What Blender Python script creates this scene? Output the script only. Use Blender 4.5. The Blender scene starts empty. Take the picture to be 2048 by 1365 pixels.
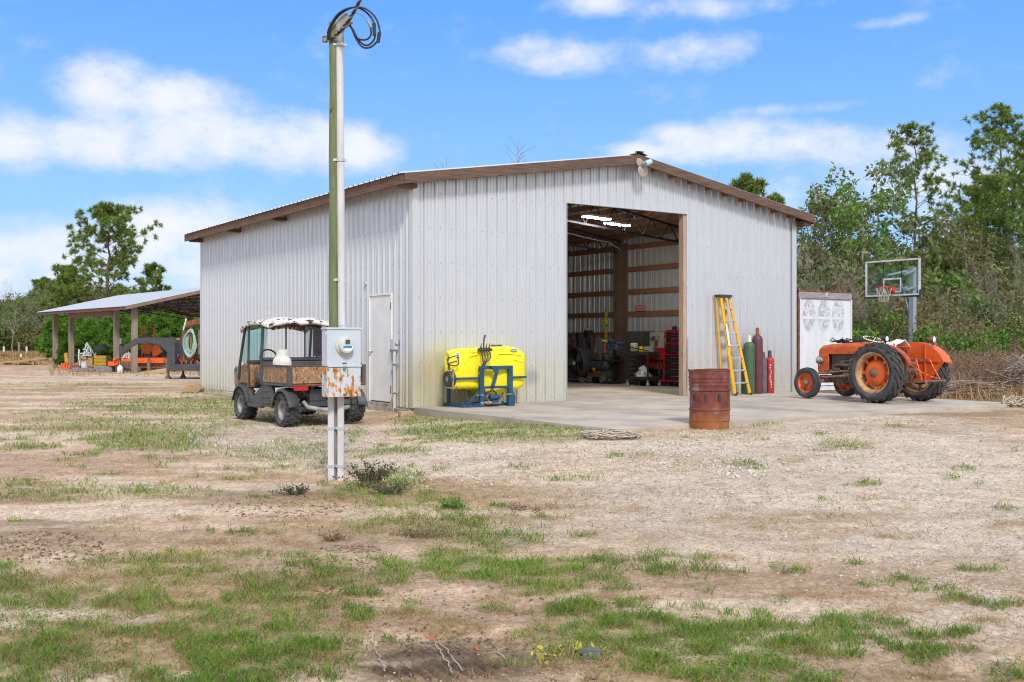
import bpy, math, random
import numpy as np
from mathutils import Vector, Matrix, Euler
random.seed(7); rng = np.random.default_rng(11)
S = bpy.context.scene; COL = S.collection
F = 2060.0; CX = 1024.0; HY = 683.0; CAMZ = 1.2
TH = math.radians(34.3); UX, UY = math.cos(TH), math.sin(TH)
LX, LY = -1.79, 18.7
def W(t, s, z=0.0): return (LX+UX*t-UY*s, LY+UY*t+UX*s, z)
def P(px, Y, z): return ((px-CX)/F*Y, Y, z)          # point seen in column px at depth Y
def Zat(py, Y): return CAMZ-(py-HY)*Y/F
def s_at(px, t):                                     # barn coord s where column px meets plane t
    k = (px-CX)/F; return (LX+UX*t-k*(LY+UY*t))/(UY+k*UX)
def t_at(px, s):
    k = (px-CX)/F; return (k*(LY+UX*s)-LX+UY*s)/(UX-k*UY)
# ---------------------------------------------------------------- camera
cam = bpy.data.cameras.new('camera'); camo = bpy.data.objects.new('camera', cam); COL.objects.link(camo)
camo.location = (0, 0, CAMZ); camo.rotation_euler = (math.radians(90), 0, 0)
cam.sensor_width = 36; cam.lens = 36*F/2048; cam.clip_end = 4000; cam.clip_start = 0.05
S.camera = camo
# ---------------------------------------------------------------- sky, sun, exposure
SUN_EL, SUN_AZ = math.radians(41), math.radians(167)   # azimuth clockwise from +Y
S.view_settings.view_transform = 'Standard'; S.view_settings.look = 'None'
S.view_settings.gamma = 1.0; S.view_settings.use_curve_mapping = False
S.view_settings.exposure = 0.24
world = bpy.data.worlds.new('World'); S.world = world; world.use_nodes = True
wn = world.node_tree; wn.nodes.clear(); WN = wn.nodes; WL = wn.links
def wmath(op, a, b=None, c=None, clamp=False):
    n = WN.new('ShaderNodeMath'); n.operation = op; n.use_clamp = clamp
    for i, x in enumerate((a, b, c)):
        if x is None: continue
        if isinstance(x, (int, float)): n.inputs[i].default_value = x
        else: WL.new(x, n.inputs[i])
    return n.outputs[0]
def wnoise(vec, scale, detail, rough=0.55, lac=2.0):
    n = WN.new('ShaderNodeTexNoise'); n.inputs['Scale'].default_value = scale; n.inputs['Detail'].default_value = detail
    n.inputs['Roughness'].default_value = rough; n.inputs['Lacunarity'].default_value = lac; WL.new(vec, n.inputs['Vector']); return n.outputs['Fac']
def wmap(v, a, b, c=0.0, d=1.0, smooth=True):
    n = WN.new('ShaderNodeMapRange'); n.interpolation_type = 'SMOOTHSTEP' if smooth else 'LINEAR'
    WL.new(v, n.inputs[0])
    for i, x in enumerate((a, b, c, d)): n.inputs[i+1].default_value = x
    return n.outputs[0]
sky = WN.new('ShaderNodeTexSky'); sky.sky_type = 'NISHITA'; sky.sun_disc = False
sky.sun_elevation = SUN_EL; sky.sun_rotation = SUN_AZ; sky.air_density = 1.0; sky.dust_density = 0.3; sky.ozone_density = 1.2
tc = WN.new('ShaderNodeTexCoord'); sep = WN.new('ShaderNodeSeparateXYZ'); WL.new(tc.outputs['Generated'], sep.inputs[0])
DX, DY, DZ = sep.outputs
az = wmath('ARCTAN2', DX, DY)
hyp = wmath('SQRT', wmath('ADD', wmath('MULTIPLY', DX, DX), wmath('MULTIPLY', DY, DY)))
el = wmath('ARCTAN2', DZ, hyp)
comb = WN.new('ShaderNodeCombineXYZ'); WL.new(az, comb.inputs[0]); WL.new(wmath('MULTIPLY', el, 1.5), comb.inputs[1]); AV = comb.outputs[0]
blobs = [(215,185,95,62,1),(330,200,150,52,1),(430,265,230,55,1),(630,295,150,55,1),(190,290,230,45,1),(705,310,80,35,.9),(40,280,120,50,.7),
 (70,490,130,55,.9),(330,465,120,62,1),(430,520,150,90,.9),(230,500,200,55,.7),(200,570,330,50,.55),
 (1480,285,200,40,1),(1590,290,110,34,1),(1360,272,60,26,.9),(1275,302,80,20,.9),(1740,300,210,32,.6),(1930,370,230,70,.65),(1720,380,140,45,.4),
 (1130,112,125,36,.8),(1390,108,130,28,.38),(1190,6,90,26,.75),(1430,12,160,20,.35),(1590,218,90,9,.25),(1780,45,45,10,.3),(260,420,90,18,.3),(20,600,160,30,.5)]
field = None
for (bx, by, rx, ry, w) in blobs:
    a0 = math.atan((bx-CX)/F); r = math.hypot(1, (bx-CX)/F); e0 = math.atan((HY-by)/F/r)
    ra = rx/F*1.15; re = ry/F*1.15
    dx = wmath('MULTIPLY', wmath('SUBTRACT', az, a0), 1/ra); dy = wmath('MULTIPLY', wmath('SUBTRACT', el, e0), 1/re)
    f_ = wmath('SUBTRACT', 1.0, wmath('ADD', wmath('MULTIPLY', dx, dx), wmath('MULTIPLY', dy, dy)))
    f_ = wmath('MULTIPLY', wmath('MAXIMUM', f_, -2.0), w)
    field = f_ if field is None else wmath('SMOOTH_MAX', field, f_, 0.5)
# clouds outside the frame: unseen broken cloud carried on all round, thickened to whiten the blue fill light
outn = wnoise(tc.outputs['Generated'], 2.1, 5)
outf = wmath('MULTIPLY', wmath('SUBTRACT', outn, 0.36), 6.0)
inside = wmath('MULTIPLY', wmap(wmath('ABSOLUTE', az), 0.50, 0.70, 1, 0), wmap(el, 0.34, 0.50, 1, 0))
field = wmath('ADD', wmath('MULTIPLY', field, inside), wmath('MULTIPLY', outf, wmath('SUBTRACT', 1.0, inside)))
n1 = wnoise(AV, 9.0, 8, 0.6); n2 = wnoise(AV, 30.0, 6, 0.55)
ff = wmath('ADD', field, wmath('ADD', wmath('MULTIPLY', wmath('SUBTRACT', n1, 0.5), 2.1), wmath('MULTIPLY', wmath('SUBTRACT', n2, 0.5), 1.5)))
mask = wmath('MULTIPLY', wmap(ff, -0.35, 1.15), 0.90)
shade = wmap(wmath('ADD', wmath('MULTIPLY', field, 0.35), n1), 0.35, 1.05)
ccol = WN.new('ShaderNodeMix'); ccol.data_type = 'RGBA'; WL.new(shade, ccol.inputs[0])
CL = 6.6
ccol.inputs[6].default_value = (CL*.78, CL*.86, CL*1.06, 1); ccol.inputs[7].default_value = (CL*1.06, CL*1.05, CL*1.06, 1)
hsv = WN.new('ShaderNodeHueSaturation'); hsv.inputs['Saturation'].default_value = 1.25; hsv.inputs['Value'].default_value = 1.0; hsv.inputs['Hue'].default_value = 0.515
WL.new(sky.outputs[0], hsv.inputs['Color'])
# clear-air colour: deep towards the zenith, paler low down (no hot band at the horizon)
air = WN.new('ShaderNodeMix'); air.data_type = 'RGBA'; WL.new(wmap(el, 0.0, 0.42), air.inputs[0]); air.inputs[6].default_value = (2.6, 4.85, 7.9, 1); air.inputs[7].default_value = (.80, 2.8, 7.3, 1)
blend = WN.new('ShaderNodeMix'); blend.data_type = 'RGBA'; blend.inputs[0].default_value = .85; WL.new(hsv.outputs[0], blend.inputs[6]); WL.new(air.outputs[2], blend.inputs[7])
mx = WN.new('ShaderNodeMix'); mx.data_type = 'RGBA'; WL.new(mask, mx.inputs[0]); WL.new(blend.outputs[2], mx.inputs[6]); WL.new(ccol.outputs[2], mx.inputs[7])
bg = WN.new('ShaderNodeBackground'); bg.inputs['Strength'].default_value = 0.122
wo = WN.new('ShaderNodeOutputWorld'); WL.new(mx.outputs[2], bg.inputs['Color']); WL.new(bg.outputs[0], wo.inputs[0])
sun = bpy.data.lights.new('sun', 'SUN'); sun.energy = 2.6; sun.angle = math.radians(11); sun.color = (1.0, 0.95, 0.88)
so = bpy.data.objects.new('sun', sun); COL.objects.link(so)
sd = Vector((math.sin(SUN_AZ)*math.cos(SUN_EL), math.cos(SUN_AZ)*math.cos(SUN_EL), math.sin(SUN_EL)))
so.rotation_euler = (-sd).to_track_quat('-Z', 'Y').to_euler(); so.location = (-20, -30, 40)

# ---------------------------------------------------------------- materials
MATS = {}
def newmat(name):
    m = bpy.data.materials.new(name); m.use_nodes = True; MATS[name] = m
    nt = m.node_tree; b = nt.nodes['Principled BSDF']; return m, nt, b
def noise_node(nt, scale, detail=5, rough=0.6, stretch=(1,1,1), coord='Object'):
    t = nt.nodes.new('ShaderNodeTexCoord'); mp = nt.nodes.new('ShaderNodeMapping'); mp.inputs['Scale'].default_value = stretch
    n = nt.nodes.new('ShaderNodeTexNoise'); n.inputs['Scale'].default_value = scale; n.inputs['Detail'].default_value = detail; n.inputs['Roughness'].default_value = rough
    nt.links.new(t.outputs[coord], mp.inputs[0]); nt.links.new(mp.outputs[0], n.inputs['Vector']); return n.outputs['Fac']
def ramp(nt, fac, stops):
    r = nt.nodes.new('ShaderNodeValToRGB'); e = r.color_ramp.elements
    while len(e) < len(stops): e.new(0.5)
    for i, (p, c) in enumerate(stops):
        e[i].position = p; e[i].color = (*c, 1) if len(c) == 3 else c
    nt.links.new(fac, r.inputs[0]); return r.outputs[0]
def mixc(nt, fac, a, b, mode='MIX'):
    m = nt.nodes.new('ShaderNodeMix'); m.data_type = 'RGBA'; m.blend_type = mode
    for i, x in ((0, fac), (6, a), (7, b)):
        if isinstance(x, (int, float)): m.inputs[i].default_value = x
        elif isinstance(x, tuple): m.inputs[i].default_value = (*x, 1)
        else: nt.links.new(x, m.inputs[i])
    return m.outputs[2]
def bumpn(nt, b, fac, strength=0.3, dist=0.01):
    bp = nt.nodes.new('ShaderNodeBump'); bp.inputs['Strength'].default_value = strength; bp.inputs['Distance'].default_value = dist
    nt.links.new(fac, bp.inputs['Height']); nt.links.new(bp.outputs[0], b.inputs['Normal'])
def nmap(nt, v, a, b, c=0.0, d=1.0):
    n = nt.nodes.new('ShaderNodeMapRange'); nt.links.new(v, n.inputs[0]); n.interpolation_type = 'SMOOTHSTEP'
    for i, x in enumerate((a, b, c, d)): n.inputs[i+1].default_value = x
    return n.outputs[0]
def pmat(name, c1, c2=None, scale=6, rough=0.6, metal=0.0, bump=0.0, lo=0.4, hi=0.6, stretch=(1,1,1), wear=None, wscale=9, wlo=0.55, whi=0.62, wstretch=(1,1,1), spec=0.5, bscale=None, coat=0):
    m, nt, b = newmat(name); b.inputs['Roughness'].default_value = rough; b.inputs['Metallic'].default_value = metal
    b.inputs['Specular IOR Level'].default_value = spec; b.inputs['Coat Weight'].default_value = coat
    c2 = c2 or tuple(x*0.75 for x in c1)
    n = noise_node(nt, scale, 6, 0.6, stretch)
    col = ramp(nt, n, [(lo, c1), (hi, c2)])
    if wear:
        n2 = noise_node(nt, wscale, 8, 0.68, wstretch); f = nmap(nt, n2, wlo, whi); col = mixc(nt, f, col, wear)
        r = nt.nodes.new('ShaderNodeMapRange'); nt.links.new(f, r.inputs[0]); r.inputs[3].default_value = rough; r.inputs[4].default_value = 0.9; nt.links.new(r.outputs[0], b.inputs['Roughness'])
    nt.links.new(col, b.inputs['Base Color'])
    if bump: bumpn(nt, b, noise_node(nt, bscale or scale*3, 6, 0.6, stretch), bump)
    return m
def wood(name, c1, c2, axis=2, scale=5, bump=0.4, knots=True):
    m, nt, b = newmat(name); b.inputs['Roughness'].default_value = 0.85
    st = [14, 14, 14]; st[axis] = 0.8
    n = noise_node(nt, scale, 7, 0.65, tuple(st)); col = ramp(nt, n, [(0.3, c1), (0.52, tuple((a+d)/2 for a, d in zip(c1, c2))), (0.7, c2)])
    n2 = noise_node(nt, 1.7, 4, 0.6); col = mixc(nt, nmap(nt, n2, .45, .7, 0, .55), col, tuple(x*.55 for x in c1))
    if knots:
        st2 = [9, 9, 9]; st2[axis] = 4.5
        n3 = noise_node(nt, 1.0, 2, 0.5, tuple(st2)); col = mixc(nt, nmap(nt, n3, .68, .73, 0, .8), col, tuple(x*.25 for x in c1))
    nt.links.new(col, b.inputs['Base Color']); bumpn(nt, b, n, bump, 0.004); return m
def galv(name, stain=True, base=(0.66, 0.68, 0.71), rough=0.36, metal=0.5):
    m, nt, b = newmat(name); b.inputs['Metallic'].default_value = metal
    n = noise_node(nt, 3.0, 6, 0.65, (2.5, 2.5, .35)); col = ramp(nt, n, [(.36, base), (.5, tuple(x*.97 for x in base)), (.66, tuple(x*.92 for x in base))])
    n0 = noise_node(nt, 60, 3, 0.7); col = mixc(nt, nmap(nt, n0, .35, .75, 0, .10), col, (.45, .46, .52))
    if stain:
        g = nt.nodes.new('ShaderNodeTexCoord'); sp = nt.nodes.new('ShaderNodeSeparateXYZ'); nt.links.new(g.outputs['Object'], sp.inputs[0])
        # yellow-green grime that climbs from the wet foot of the sheets, most of it near the corner
        a = nt.nodes.new('ShaderNodeMath'); a.operation = 'MULTIPLY_ADD'; a.inputs[1].default_value = 1.7; a.inputs[2].default_value = -0.85
        nt.links.new(noise_node(nt, 1.1, 5, 0.6, (2, 2, .5)), a.inputs[0])
        ad = nt.nodes.new('ShaderNodeMath'); ad.operation = 'ADD'; nt.links.new(sp.outputs[2], ad.inputs[0]); nt.links.new(a.outputs[0], ad.inputs[1])
        f = nmap(nt, ad.outputs[0], 1.5, .0, 0, .8)
        ln = nt.nodes.new('ShaderNodeVectorMath'); ln.operation = 'DISTANCE'; nt.links.new(g.outputs['Object'], ln.inputs[0]); ln.inputs[1].default_value = (0.9, 0, .9)
        fx = nmap(nt, ln.outputs['Value'], .4, 2.6, 1, .42); mm = nt.nodes.new('ShaderNodeMath'); mm.operation = 'MULTIPLY'; nt.links.new(f, mm.inputs[0]); nt.links.new(fx, mm.inputs[1])
        col = mixc(nt, mm.outputs[0], col, (.60, .55, .30))
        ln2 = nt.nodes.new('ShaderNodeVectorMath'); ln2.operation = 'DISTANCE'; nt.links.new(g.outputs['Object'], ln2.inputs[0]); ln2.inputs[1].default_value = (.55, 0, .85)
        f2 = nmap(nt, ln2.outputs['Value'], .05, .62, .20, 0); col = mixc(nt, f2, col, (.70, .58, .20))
        # rubbed dark smudge beside the sprayer
        ln3 = nt.nodes.new('ShaderNodeVectorMath'); ln3.operation = 'DISTANCE'; nt.links.new(g.outputs['Object'], ln3.inputs[0]); ln3.inputs[1].default_value = (2.62, 0, .5)
        f3 = nmap(nt, ln3.outputs['Value'], .03, .26, .6, 0); col = mixc(nt, f3, col, (.32, .32, .34))
    nt.links.new(col, b.inputs['Base Color'])
    r = nmap(nt, n, .3, .7, rough-.05, rough+.12); nt.links.new(r, b.inputs['Roughness'])
    bumpn(nt, b, noise_node(nt, 1.6, 3, .5, (3, 3, .6)), 0.06, 0.02)
    return m
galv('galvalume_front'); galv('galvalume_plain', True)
galv('galvalume_roof', False, (.72, .74, .78), .35, .5)
galv('shed_roof_metal', False, (.44, .47, .53), .5, .3)
galv('galvalume_inside', False, (.60, .62, .62), .35, .35)
galv('galvanised_steel', False, (.55, .58, .60), .45, .5)
wood('fascia_wood', (.19, .115, .08), (.06, .036, .03), 0, 2.2, .7)
wood('fascia_wood_side', (.22, .125, .08), (.07, .04, .03), 1, 2.2, .7)
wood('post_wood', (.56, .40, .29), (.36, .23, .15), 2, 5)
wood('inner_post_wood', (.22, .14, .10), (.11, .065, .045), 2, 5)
wood('girt_wood', (.36, .17, .09), (.22, .10, .055), 1, 5)
wood('girt_wood_front', (.36, .17, .09), (.22, .10, .055), 0, 5)
wood('pole_wood', (.20, .23, .11), (.095, .135, .055), 2, 5, .6)
wood('pole_wood_weathered', (.30, .26, .21), (.17, .13, .10), 2, 6)
wood('shed_post_wood', (.34, .28, .23), (.20, .15, .12), 2, 5)
wood('shed_beam_wood', (.30, .20, .15), (.17, .11, .085), 0, 4)
wood('lumber_wood', (.50, .34, .18), (.28, .19, .11), 0, 4)
def concrete():
    m, nt, b = newmat('concrete'); b.inputs['Roughness'].default_value = .88
    col = ramp(nt, noise_node(nt, 1.1, 7, .62), [(.32, (.56, .49, .40)), (.5, (.47, .405, .33)), (.66, (.34, .29, .235))])
    col = mixc(nt, nmap(nt, noise_node(nt, 45, 4, .7), .35, .75, 0, .3), col, (.36, .33, .29))
    st = noise_node(nt, .55, 5, .6, (1, .28, 1)); col = mixc(nt, nmap(nt, st, .52, .68, 0, .55), col, (.27, .245, .22))
    st = noise_node(nt, 1.3, 5, .6, (.25, 1.6, 1)); col = mixc(nt, nmap(nt, st, .58, .68, 0, .5), col, (.30, .26, .23))
    wv = noise_node(nt, 2.6, 6, .7, (1, 1, 1)); col = mixc(nt, nmap(nt, wv, .64, .68, 0, .45), col, (.19, .17, .155))
    nt.links.new(col, b.inputs['Base Color']); bumpn(nt, b, noise_node(nt, 30, 6, .7), .25, .006)
concrete()
pmat('concrete_edge', (.40, .37, .32), (.24, .22, .18), 7, .9, bump=.5)
pmat('white_door', (.80, .80, .79), (.73, .73, .73), 3, .45, wear=(.45, .42, .36), wscale=5, wlo=.66, whi=.8)
pmat('white_pvc', (.62, .61, .62), (.52, .51, .53), 5, .45, stretch=(3, 3, .5), wear=(.42, .38, .33), wscale=7, wlo=.62, whi=.78)
pmat('dark_truss_steel', (.035, .04, .055), (.05, .045, .05), 8, .5, .3)
pmat('brass_knob', (.7, .68, .62), None, 8, .25, .9)
pmat('rust', (.30, .11, .045), (.14, .055, .03), 12, .9, bump=.4)
pmat('rusty_steel', (.28, .20, .16), (.16, .09, .06), 9, .75, .2, wear=(.33, .15, .07), wscale=14, wlo=.5, whi=.6)
pmat('rubber', (.040, .041, .044), (.075, .072, .070), 5, .8, bump=.3, wear=(.13, .12, .11), wscale=3.5, wlo=.52, whi=.85)
pmat('rubber_dusty', (.10, .095, .09), (.16, .15, .13), 6, .9, bump=.3)
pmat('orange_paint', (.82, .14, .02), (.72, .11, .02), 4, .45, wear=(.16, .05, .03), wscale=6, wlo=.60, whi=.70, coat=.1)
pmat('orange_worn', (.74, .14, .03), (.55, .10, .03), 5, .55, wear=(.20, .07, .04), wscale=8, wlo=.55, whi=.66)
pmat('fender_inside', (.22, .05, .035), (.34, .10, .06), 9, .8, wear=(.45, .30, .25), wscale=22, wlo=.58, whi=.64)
pmat('rim_beige', (.52, .33, .16), (.38, .20, .10), 7, .7, wear=(.20, .09, .05), wscale=9, wlo=.55, whi=.66)
pmat('engine_metal', (.09, .085, .08), (.19, .14, .10), 11, .6, .35, wear=(.22, .12, .07), wscale=13, wlo=.5, whi=.62, bump=.3)
pmat('white_cloth', (.80, .79, .75), (.66, .64, .60), 8, .9, bump=.4)
pmat('lamp_lens', (.80, .80, .78), (.65, .66, .66), 14, .15, 0)
pmat('grey_pod', (.36, .36, .37), (.24, .23, .23), 8, .6, .2)
pmat('yellow_plastic', (.93, .80, .012), (.90, .74, .010), 2, .38, coat=.15, bump=.04)
pmat('blue_steel', (.018, .085, .16), (.012, .06, .12), 6, .42, wear=(.18, .16, .15), wscale=10, wlo=.68, whi=.76)
pmat('black_rubber_hose', (.03, .028, .027), (.045, .035, .03), 9, .55)
pmat('black_plastic', (.035, .037, .042), (.055, .055, .06), 6, .55)
pmat('brass_fitting', (.55, .50, .42), None, 10, .35, .8)
pmat('white_plastic', (.78, .78, .76), (.70, .70, .69), 6, .4)
pmat('ladder_yellow', (.80, .42, .015), (.72, .36, .012), 5, .5, wear=(.45, .30, .12), wscale=9, wlo=.62, whi=.72)
pmat('aluminium', (.66, .66, .67), (.55, .55, .57), 8, .4, .5)
pmat('green_paint', (.07, .135, .075), (.055, .11, .06), 5, .55, wear=(.17, .12, .08), wscale=9, wlo=.62, whi=.70)
pmat('maroon_paint', (.15, .045, .055), (.11, .035, .045), 5, .55, wear=(.22, .13, .12), wscale=8, wlo=.62, whi=.72)
pmat('grey_cylinder_paint', (.13, .135, .13), (.10, .10, .10), 6, .6)
pmat('red_paint', (.43, .028, .022), (.36, .022, .02), 4, .45, wear=(.25, .10, .08), wscale=10, wlo=.66, whi=.74)
pmat('tool_red', (.45, .012, .022), (.38, .01, .02), 4, .35)
pmat('tool_red_orange', (.42, .06, .04), (.36, .05, .03), 4, .4)
pmat('tool_grey', (.085, .095, .085), (.065, .07, .062), 4, .45)
pmat('drawer_black', (.018, .02, .024), None, 4, .35)
pmat('chrome', (.72, .72, .74), None, 4, .2, .9)
pmat('board_beige', (.46, .42, .38), (.38, .34, .31), 4, .8)
pmat('grey_fan', (.055, .058, .065), (.085, .085, .09), 5, .5, .2)
pmat('fan_blade', (.22, .215, .20), None, 5, .5, .2)
pmat('amber', (.8, .28, .02), None, 4, .2)
pmat('yellow_chain', (.70, .55, .04), (.45, .32, .05), 14, .5)
pmat('orange_hook', (.85, .20, .03), None, 4, .5)
pmat('paint_yellow_old', (.55, .36, .02), (.45, .28, .02), 6, .6, wear=(.3, .2, .08), wscale=8)
pmat('safety_orange', (.90, .13, .03), None, 4, .6)
pmat('gooseneck_paint', (.055, .06, .072), (.08, .08, .085), 5, .5, .2, wear=(.22, .20, .18), wscale=8, wlo=.66, whi=.72)
pmat('faded_white_metal', (.62, .68, .70), (.48, .52, .54), 6, .5)
pmat('hose_green', (.42, .55, .47), (.30, .42, .36), 8, .6)
pmat('brown_canvas', (.13, .07, .06), (.20, .12, .10), 9, .9)
pmat('denim_blue', (.10, .15, .24), (.06, .09, .15), 9, .9)
pmat('dark_grey_plastic', (.055, .057, .062), (.085, .085, .085), 5, .6, wear=(.20, .19, .18), wscale=4, wlo=.6, whi=.8)
pmat('tail_red', (.45, .02, .02), None, 5, .25)
pmat('tank_white', (.76, .74, .69), (.62, .58, .52), 7, .5, wear=(.42, .34, .25), wscale=10, wlo=.62, whi=.7)
pmat('peeling_white', (.78, .74, .68), (.72, .66, .60), 5, .6, wear=(.07, .035, .03), wscale=11, wlo=.545, whi=.56, bump=.2)
pmat('container_white', (.74, .76, .80), (.66, .68, .71), 2.5, .5, stretch=(2, 2, .4), wear=(.45, .40, .36), wscale=4, wlo=.68, whi=.75, wstretch=(4, 4, .5))
pmat('container_rust', (.28, .05, .03), (.17, .04, .03), 6, .8, wear=(.65, .30, .14), wscale=14, wlo=.56, whi=.62)
pmat('container_header', (.36, .34, .36), (.27, .25, .27), 5, .7, stretch=(1, 1, 3))
pmat('globe_grey', (.40, .43, .48), (.64, .66, .70), 9, .7, lo=.42, hi=.56)
pmat('globe_pale', (.60, .63, .68), (.70, .72, .75), 9, .7)
pmat('cable_black', (.03, .03, .033), None, 9, .5)
pmat('cable_grey', (.32, .33, .34), (.22, .23, .24), 20, .4, .5)
pmat('cap_blue', (.42, .66, .82), None, 4, .4)
pmat('disc_stone', (.42, .38, .34), (.33, .30, .27), 8, .8)
pmat('pole_grey_blue', (.33, .40, .45), (.29, .355, .40), 3, .45, .1)
pmat('hoop_red', (.68, .05, .03), (.6, .05, .03), 4, .4)
pmat('net_white', (.60, .55, .45), (.45, .40, .32), 20, .9)
pmat('board_frame_white', (.74, .76, .78), None, 4, .4)
pmat('brick_tan', (.50, .36, .24), (.38, .28, .19), 9, .9, bump=.4)
pmat('rope', (.52, .46, .36), (.38, .32, .24), 30, .9)
pmat('rock_dark', (.09, .095, .105), (.16, .16, .165), 12, .85, bump=.5)
pmat('sheet_grey', (.30, .30, .30), (.20, .19, .18), 6, .6, .3)
pmat('teal_plastic', (.03, .32, .26), None, 6, .5)
pmat('lcd_green', (.05, .12, .08), None, 6, .3)
pmat('label_blue', (.02, .25, .55), None, 30, .5)
pmat('meter_grey', (.60, .61, .58), (.52, .53, .50), 6, .35)
pmat('ink_dark', (.03, .03, .03), None, 6, .6)
pmat('sign_red', (.50, .08, .05), (.6, .2, .15), 20, .6)
pmat('sign_white', (.60, .52, .46), (.50, .42, .38), 20, .6)
# camouflage print, meter box rust, drum, glass
def camo():
    m, nt, b = newmat('camouflage'); b.inputs['Roughness'].default_value = .7
    n = noise_node(nt, 4.2, 7, .78, (5, 5, 1.6)); col = ramp(nt, n, [(.36, (.05, .026, .015)), (.44, (.20, .09, .04)), (.50, (.44, .27, .14)), (.55, (.17, .08, .035)), (.64, (.06, .035, .02))])
    n2 = noise_node(nt, 13, 4, .6, (1, 1, 1)); col = mixc(nt, nmap(nt, n2, .58, .64, 0, .7), col, (.46, .33, .20))
    nt.links.new(col, b.inputs['Base Color'])
camo()
def drum_mat():
    m, nt, b = newmat('rusty_drum'); b.inputs['Roughness'].default_value = .75; b.inputs['Metallic'].default_value = .15
    col = ramp(nt, noise_node(nt, 6, 8, .7, (1, 1, .8)), [(.3, (.085, .022, .018)), (.5, (.17, .045, .035)), (.7, (.28, .09, .055))])
    col = mixc(nt, nmap(nt, noise_node(nt, 3.2, 7, .65), .56, .62, 0, .85), col, (.20, .17, .18))
    g = nt.nodes.new('ShaderNodeTexCoord'); sp = nt.nodes.new('ShaderNodeSeparateXYZ'); nt.links.new(g.outputs['Object'], sp.inputs[0])
    a = nt.nodes.new('ShaderNodeMath'); a.operation = 'MULTIPLY_ADD'; a.inputs[1].default_value = .5; nt.links.new(noise_node(nt, 5, 6, .7), a.inputs[0]); nt.links.new(sp.outputs[2], a.inputs[2])
    col = mixc(nt, nmap(nt, a.outputs[0], .58, .34, 0, .8), col, (.36, .13, .03))
    nt.links.new(col, b.inputs['Base Color']); bumpn(nt, b, noise_node(nt, 22, 7, .7), .5, .006)
drum_mat()
def meter_mat(name, rusty):
    m, nt, b = newmat(name); b.inputs['Roughness'].default_value = .5; b.inputs['Metallic'].default_value = .1
    col = ramp(nt, noise_node(nt, 7, 5, .6), [(.3, (.56, .61, .68)), (.7, (.50, .55, .62))])
    if rusty:
        f = nmap(nt, noise_node(nt, 13, 6, .62, (1.5, 1, .8)), .49, .54); col = mixc(nt, f, col, (.55, .26, .05))
        f = nmap(nt, noise_node(nt, 13, 6, .62, (1.5, 1, .8)), .56, .62); col = mixc(nt, f, col, (.26, .10, .02))
    nt.links.new(col, b.inputs['Base Color'])
meter_mat('meter_box_paint', False); meter_mat('meter_box_rusty', True)
def glass(name, tint, alpha_like=.85, rough=.02):
    m, nt, b = newmat(name); out = nt.nodes['Material Output']
    tr = nt.nodes.new('ShaderNodeBsdfTransparent'); tr.inputs[0].default_value = (*tint, 1)
    gl = nt.nodes.new('ShaderNodeBsdfGlossy'); gl.inputs['Roughness'].default_value = rough; gl.inputs[0].default_value = (.9, .95, 1, 1)
    fr = nt.nodes.new('ShaderNodeFresnel'); fr.inputs[0].default_value = 1.5; mx_ = nt.nodes.new('ShaderNodeMixShader')
    nt.links.new(fr.outputs[0], mx_.inputs[0]); nt.links.new(tr.outputs[0], mx_.inputs[1]); nt.links.new(gl.outputs[0], mx_.inputs[2]); nt.links.new(mx_.outputs[0], out.inputs[0])
glass('glass_teal', (.70, .88, .86)); glass('glass_clear', (.88, .93, .93)); glass('net_dark', (.62, .62, .63))
def emit(name, col, s):
    m, nt, b = newmat(name); b.inputs['Emission Color'].default_value = (*col, 1); b.inputs['Emission Strength'].default_value = s
emit('lamp_glow', (1, .97, .88), 62.0)
def leafmat(name, cols, trans=.3, rough=.6):
    m, nt, b = newmat(name); out = nt.nodes['Material Output']
    ge = nt.nodes.new('ShaderNodeNewGeometry'); col = ramp(nt, ge.outputs['Random Per Island'], [(i/(len(cols)-1), c) for i, c in enumerate(cols)])
    n = noise_node(nt, .9, 3, .5); col = mixc(nt, nmap(nt, n, .35, .7, 0, .45), col, tuple(x*.55 for x in cols[0]))
    b.inputs['Roughness'].default_value = rough; nt.links.new(col, b.inputs['Base Color']); b.inputs['Specular IOR Level'].default_value = .25
    t = nt.nodes.new('ShaderNodeBsdfTranslucent'); nt.links.new(col, t.inputs[0]); mx_ = nt.nodes.new('ShaderNodeMixShader'); mx_.inputs[0].default_value = trans
    nt.links.new(b.outputs[0], mx_.inputs[1]); nt.links.new(t.outputs[0], mx_.inputs[2]); nt.links.new(mx_.outputs[0], out.inputs[0]); return m
leafmat('pine_needles', [(.13, .20, .035), (.19, .29, .05), (.26, .37, .07), (.36, .44, .12)], .4)
leafmat('young_pine_needles', [(.09, .21, .025), (.14, .30, .035), (.19, .37, .05), (.25, .42, .07)], .4)
leafmat('oak_leaves', [(.11, .15, .04), (.16, .22, .06), (.22, .28, .085), (.33, .35, .17)], .35)
leafmat('olive_leaves', [(.14, .16, .05), (.20, .22, .075), (.27, .26, .10), (.33, .24, .12)], .35)
leafmat('bright_leaves', [(.09, .18, .03), (.13, .26, .04), (.19, .33, .05), (.26, .38, .08)], .35)
leafmat('brown_leaves', [(.22, .13, .07), (.30, .19, .10), (.36, .26, .14), (.18, .15, .065)])
leafmat('dry_grass', [(.42, .28, .11), (.52, .38, .18), (.34, .20, .09), (.58, .44, .25)], .2)
leafmat('brush_stems', [(.36, .22, .15), (.44, .30, .19), (.28, .16, .11), (.50, .40, .28)], .1)
leafmat('green_grass', [(.09, .22, .02), (.15, .31, .028), (.22, .38, .04), (.44, .45, .12)], .35)
leafmat('clover', [(.07, .19, .03), (.10, .25, .04), (.13, .29, .05)], .3)
leafmat('weed_dark', [(.055, .09, .03), (.08, .12, .04), (.10, .075, .05)], .2)
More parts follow.
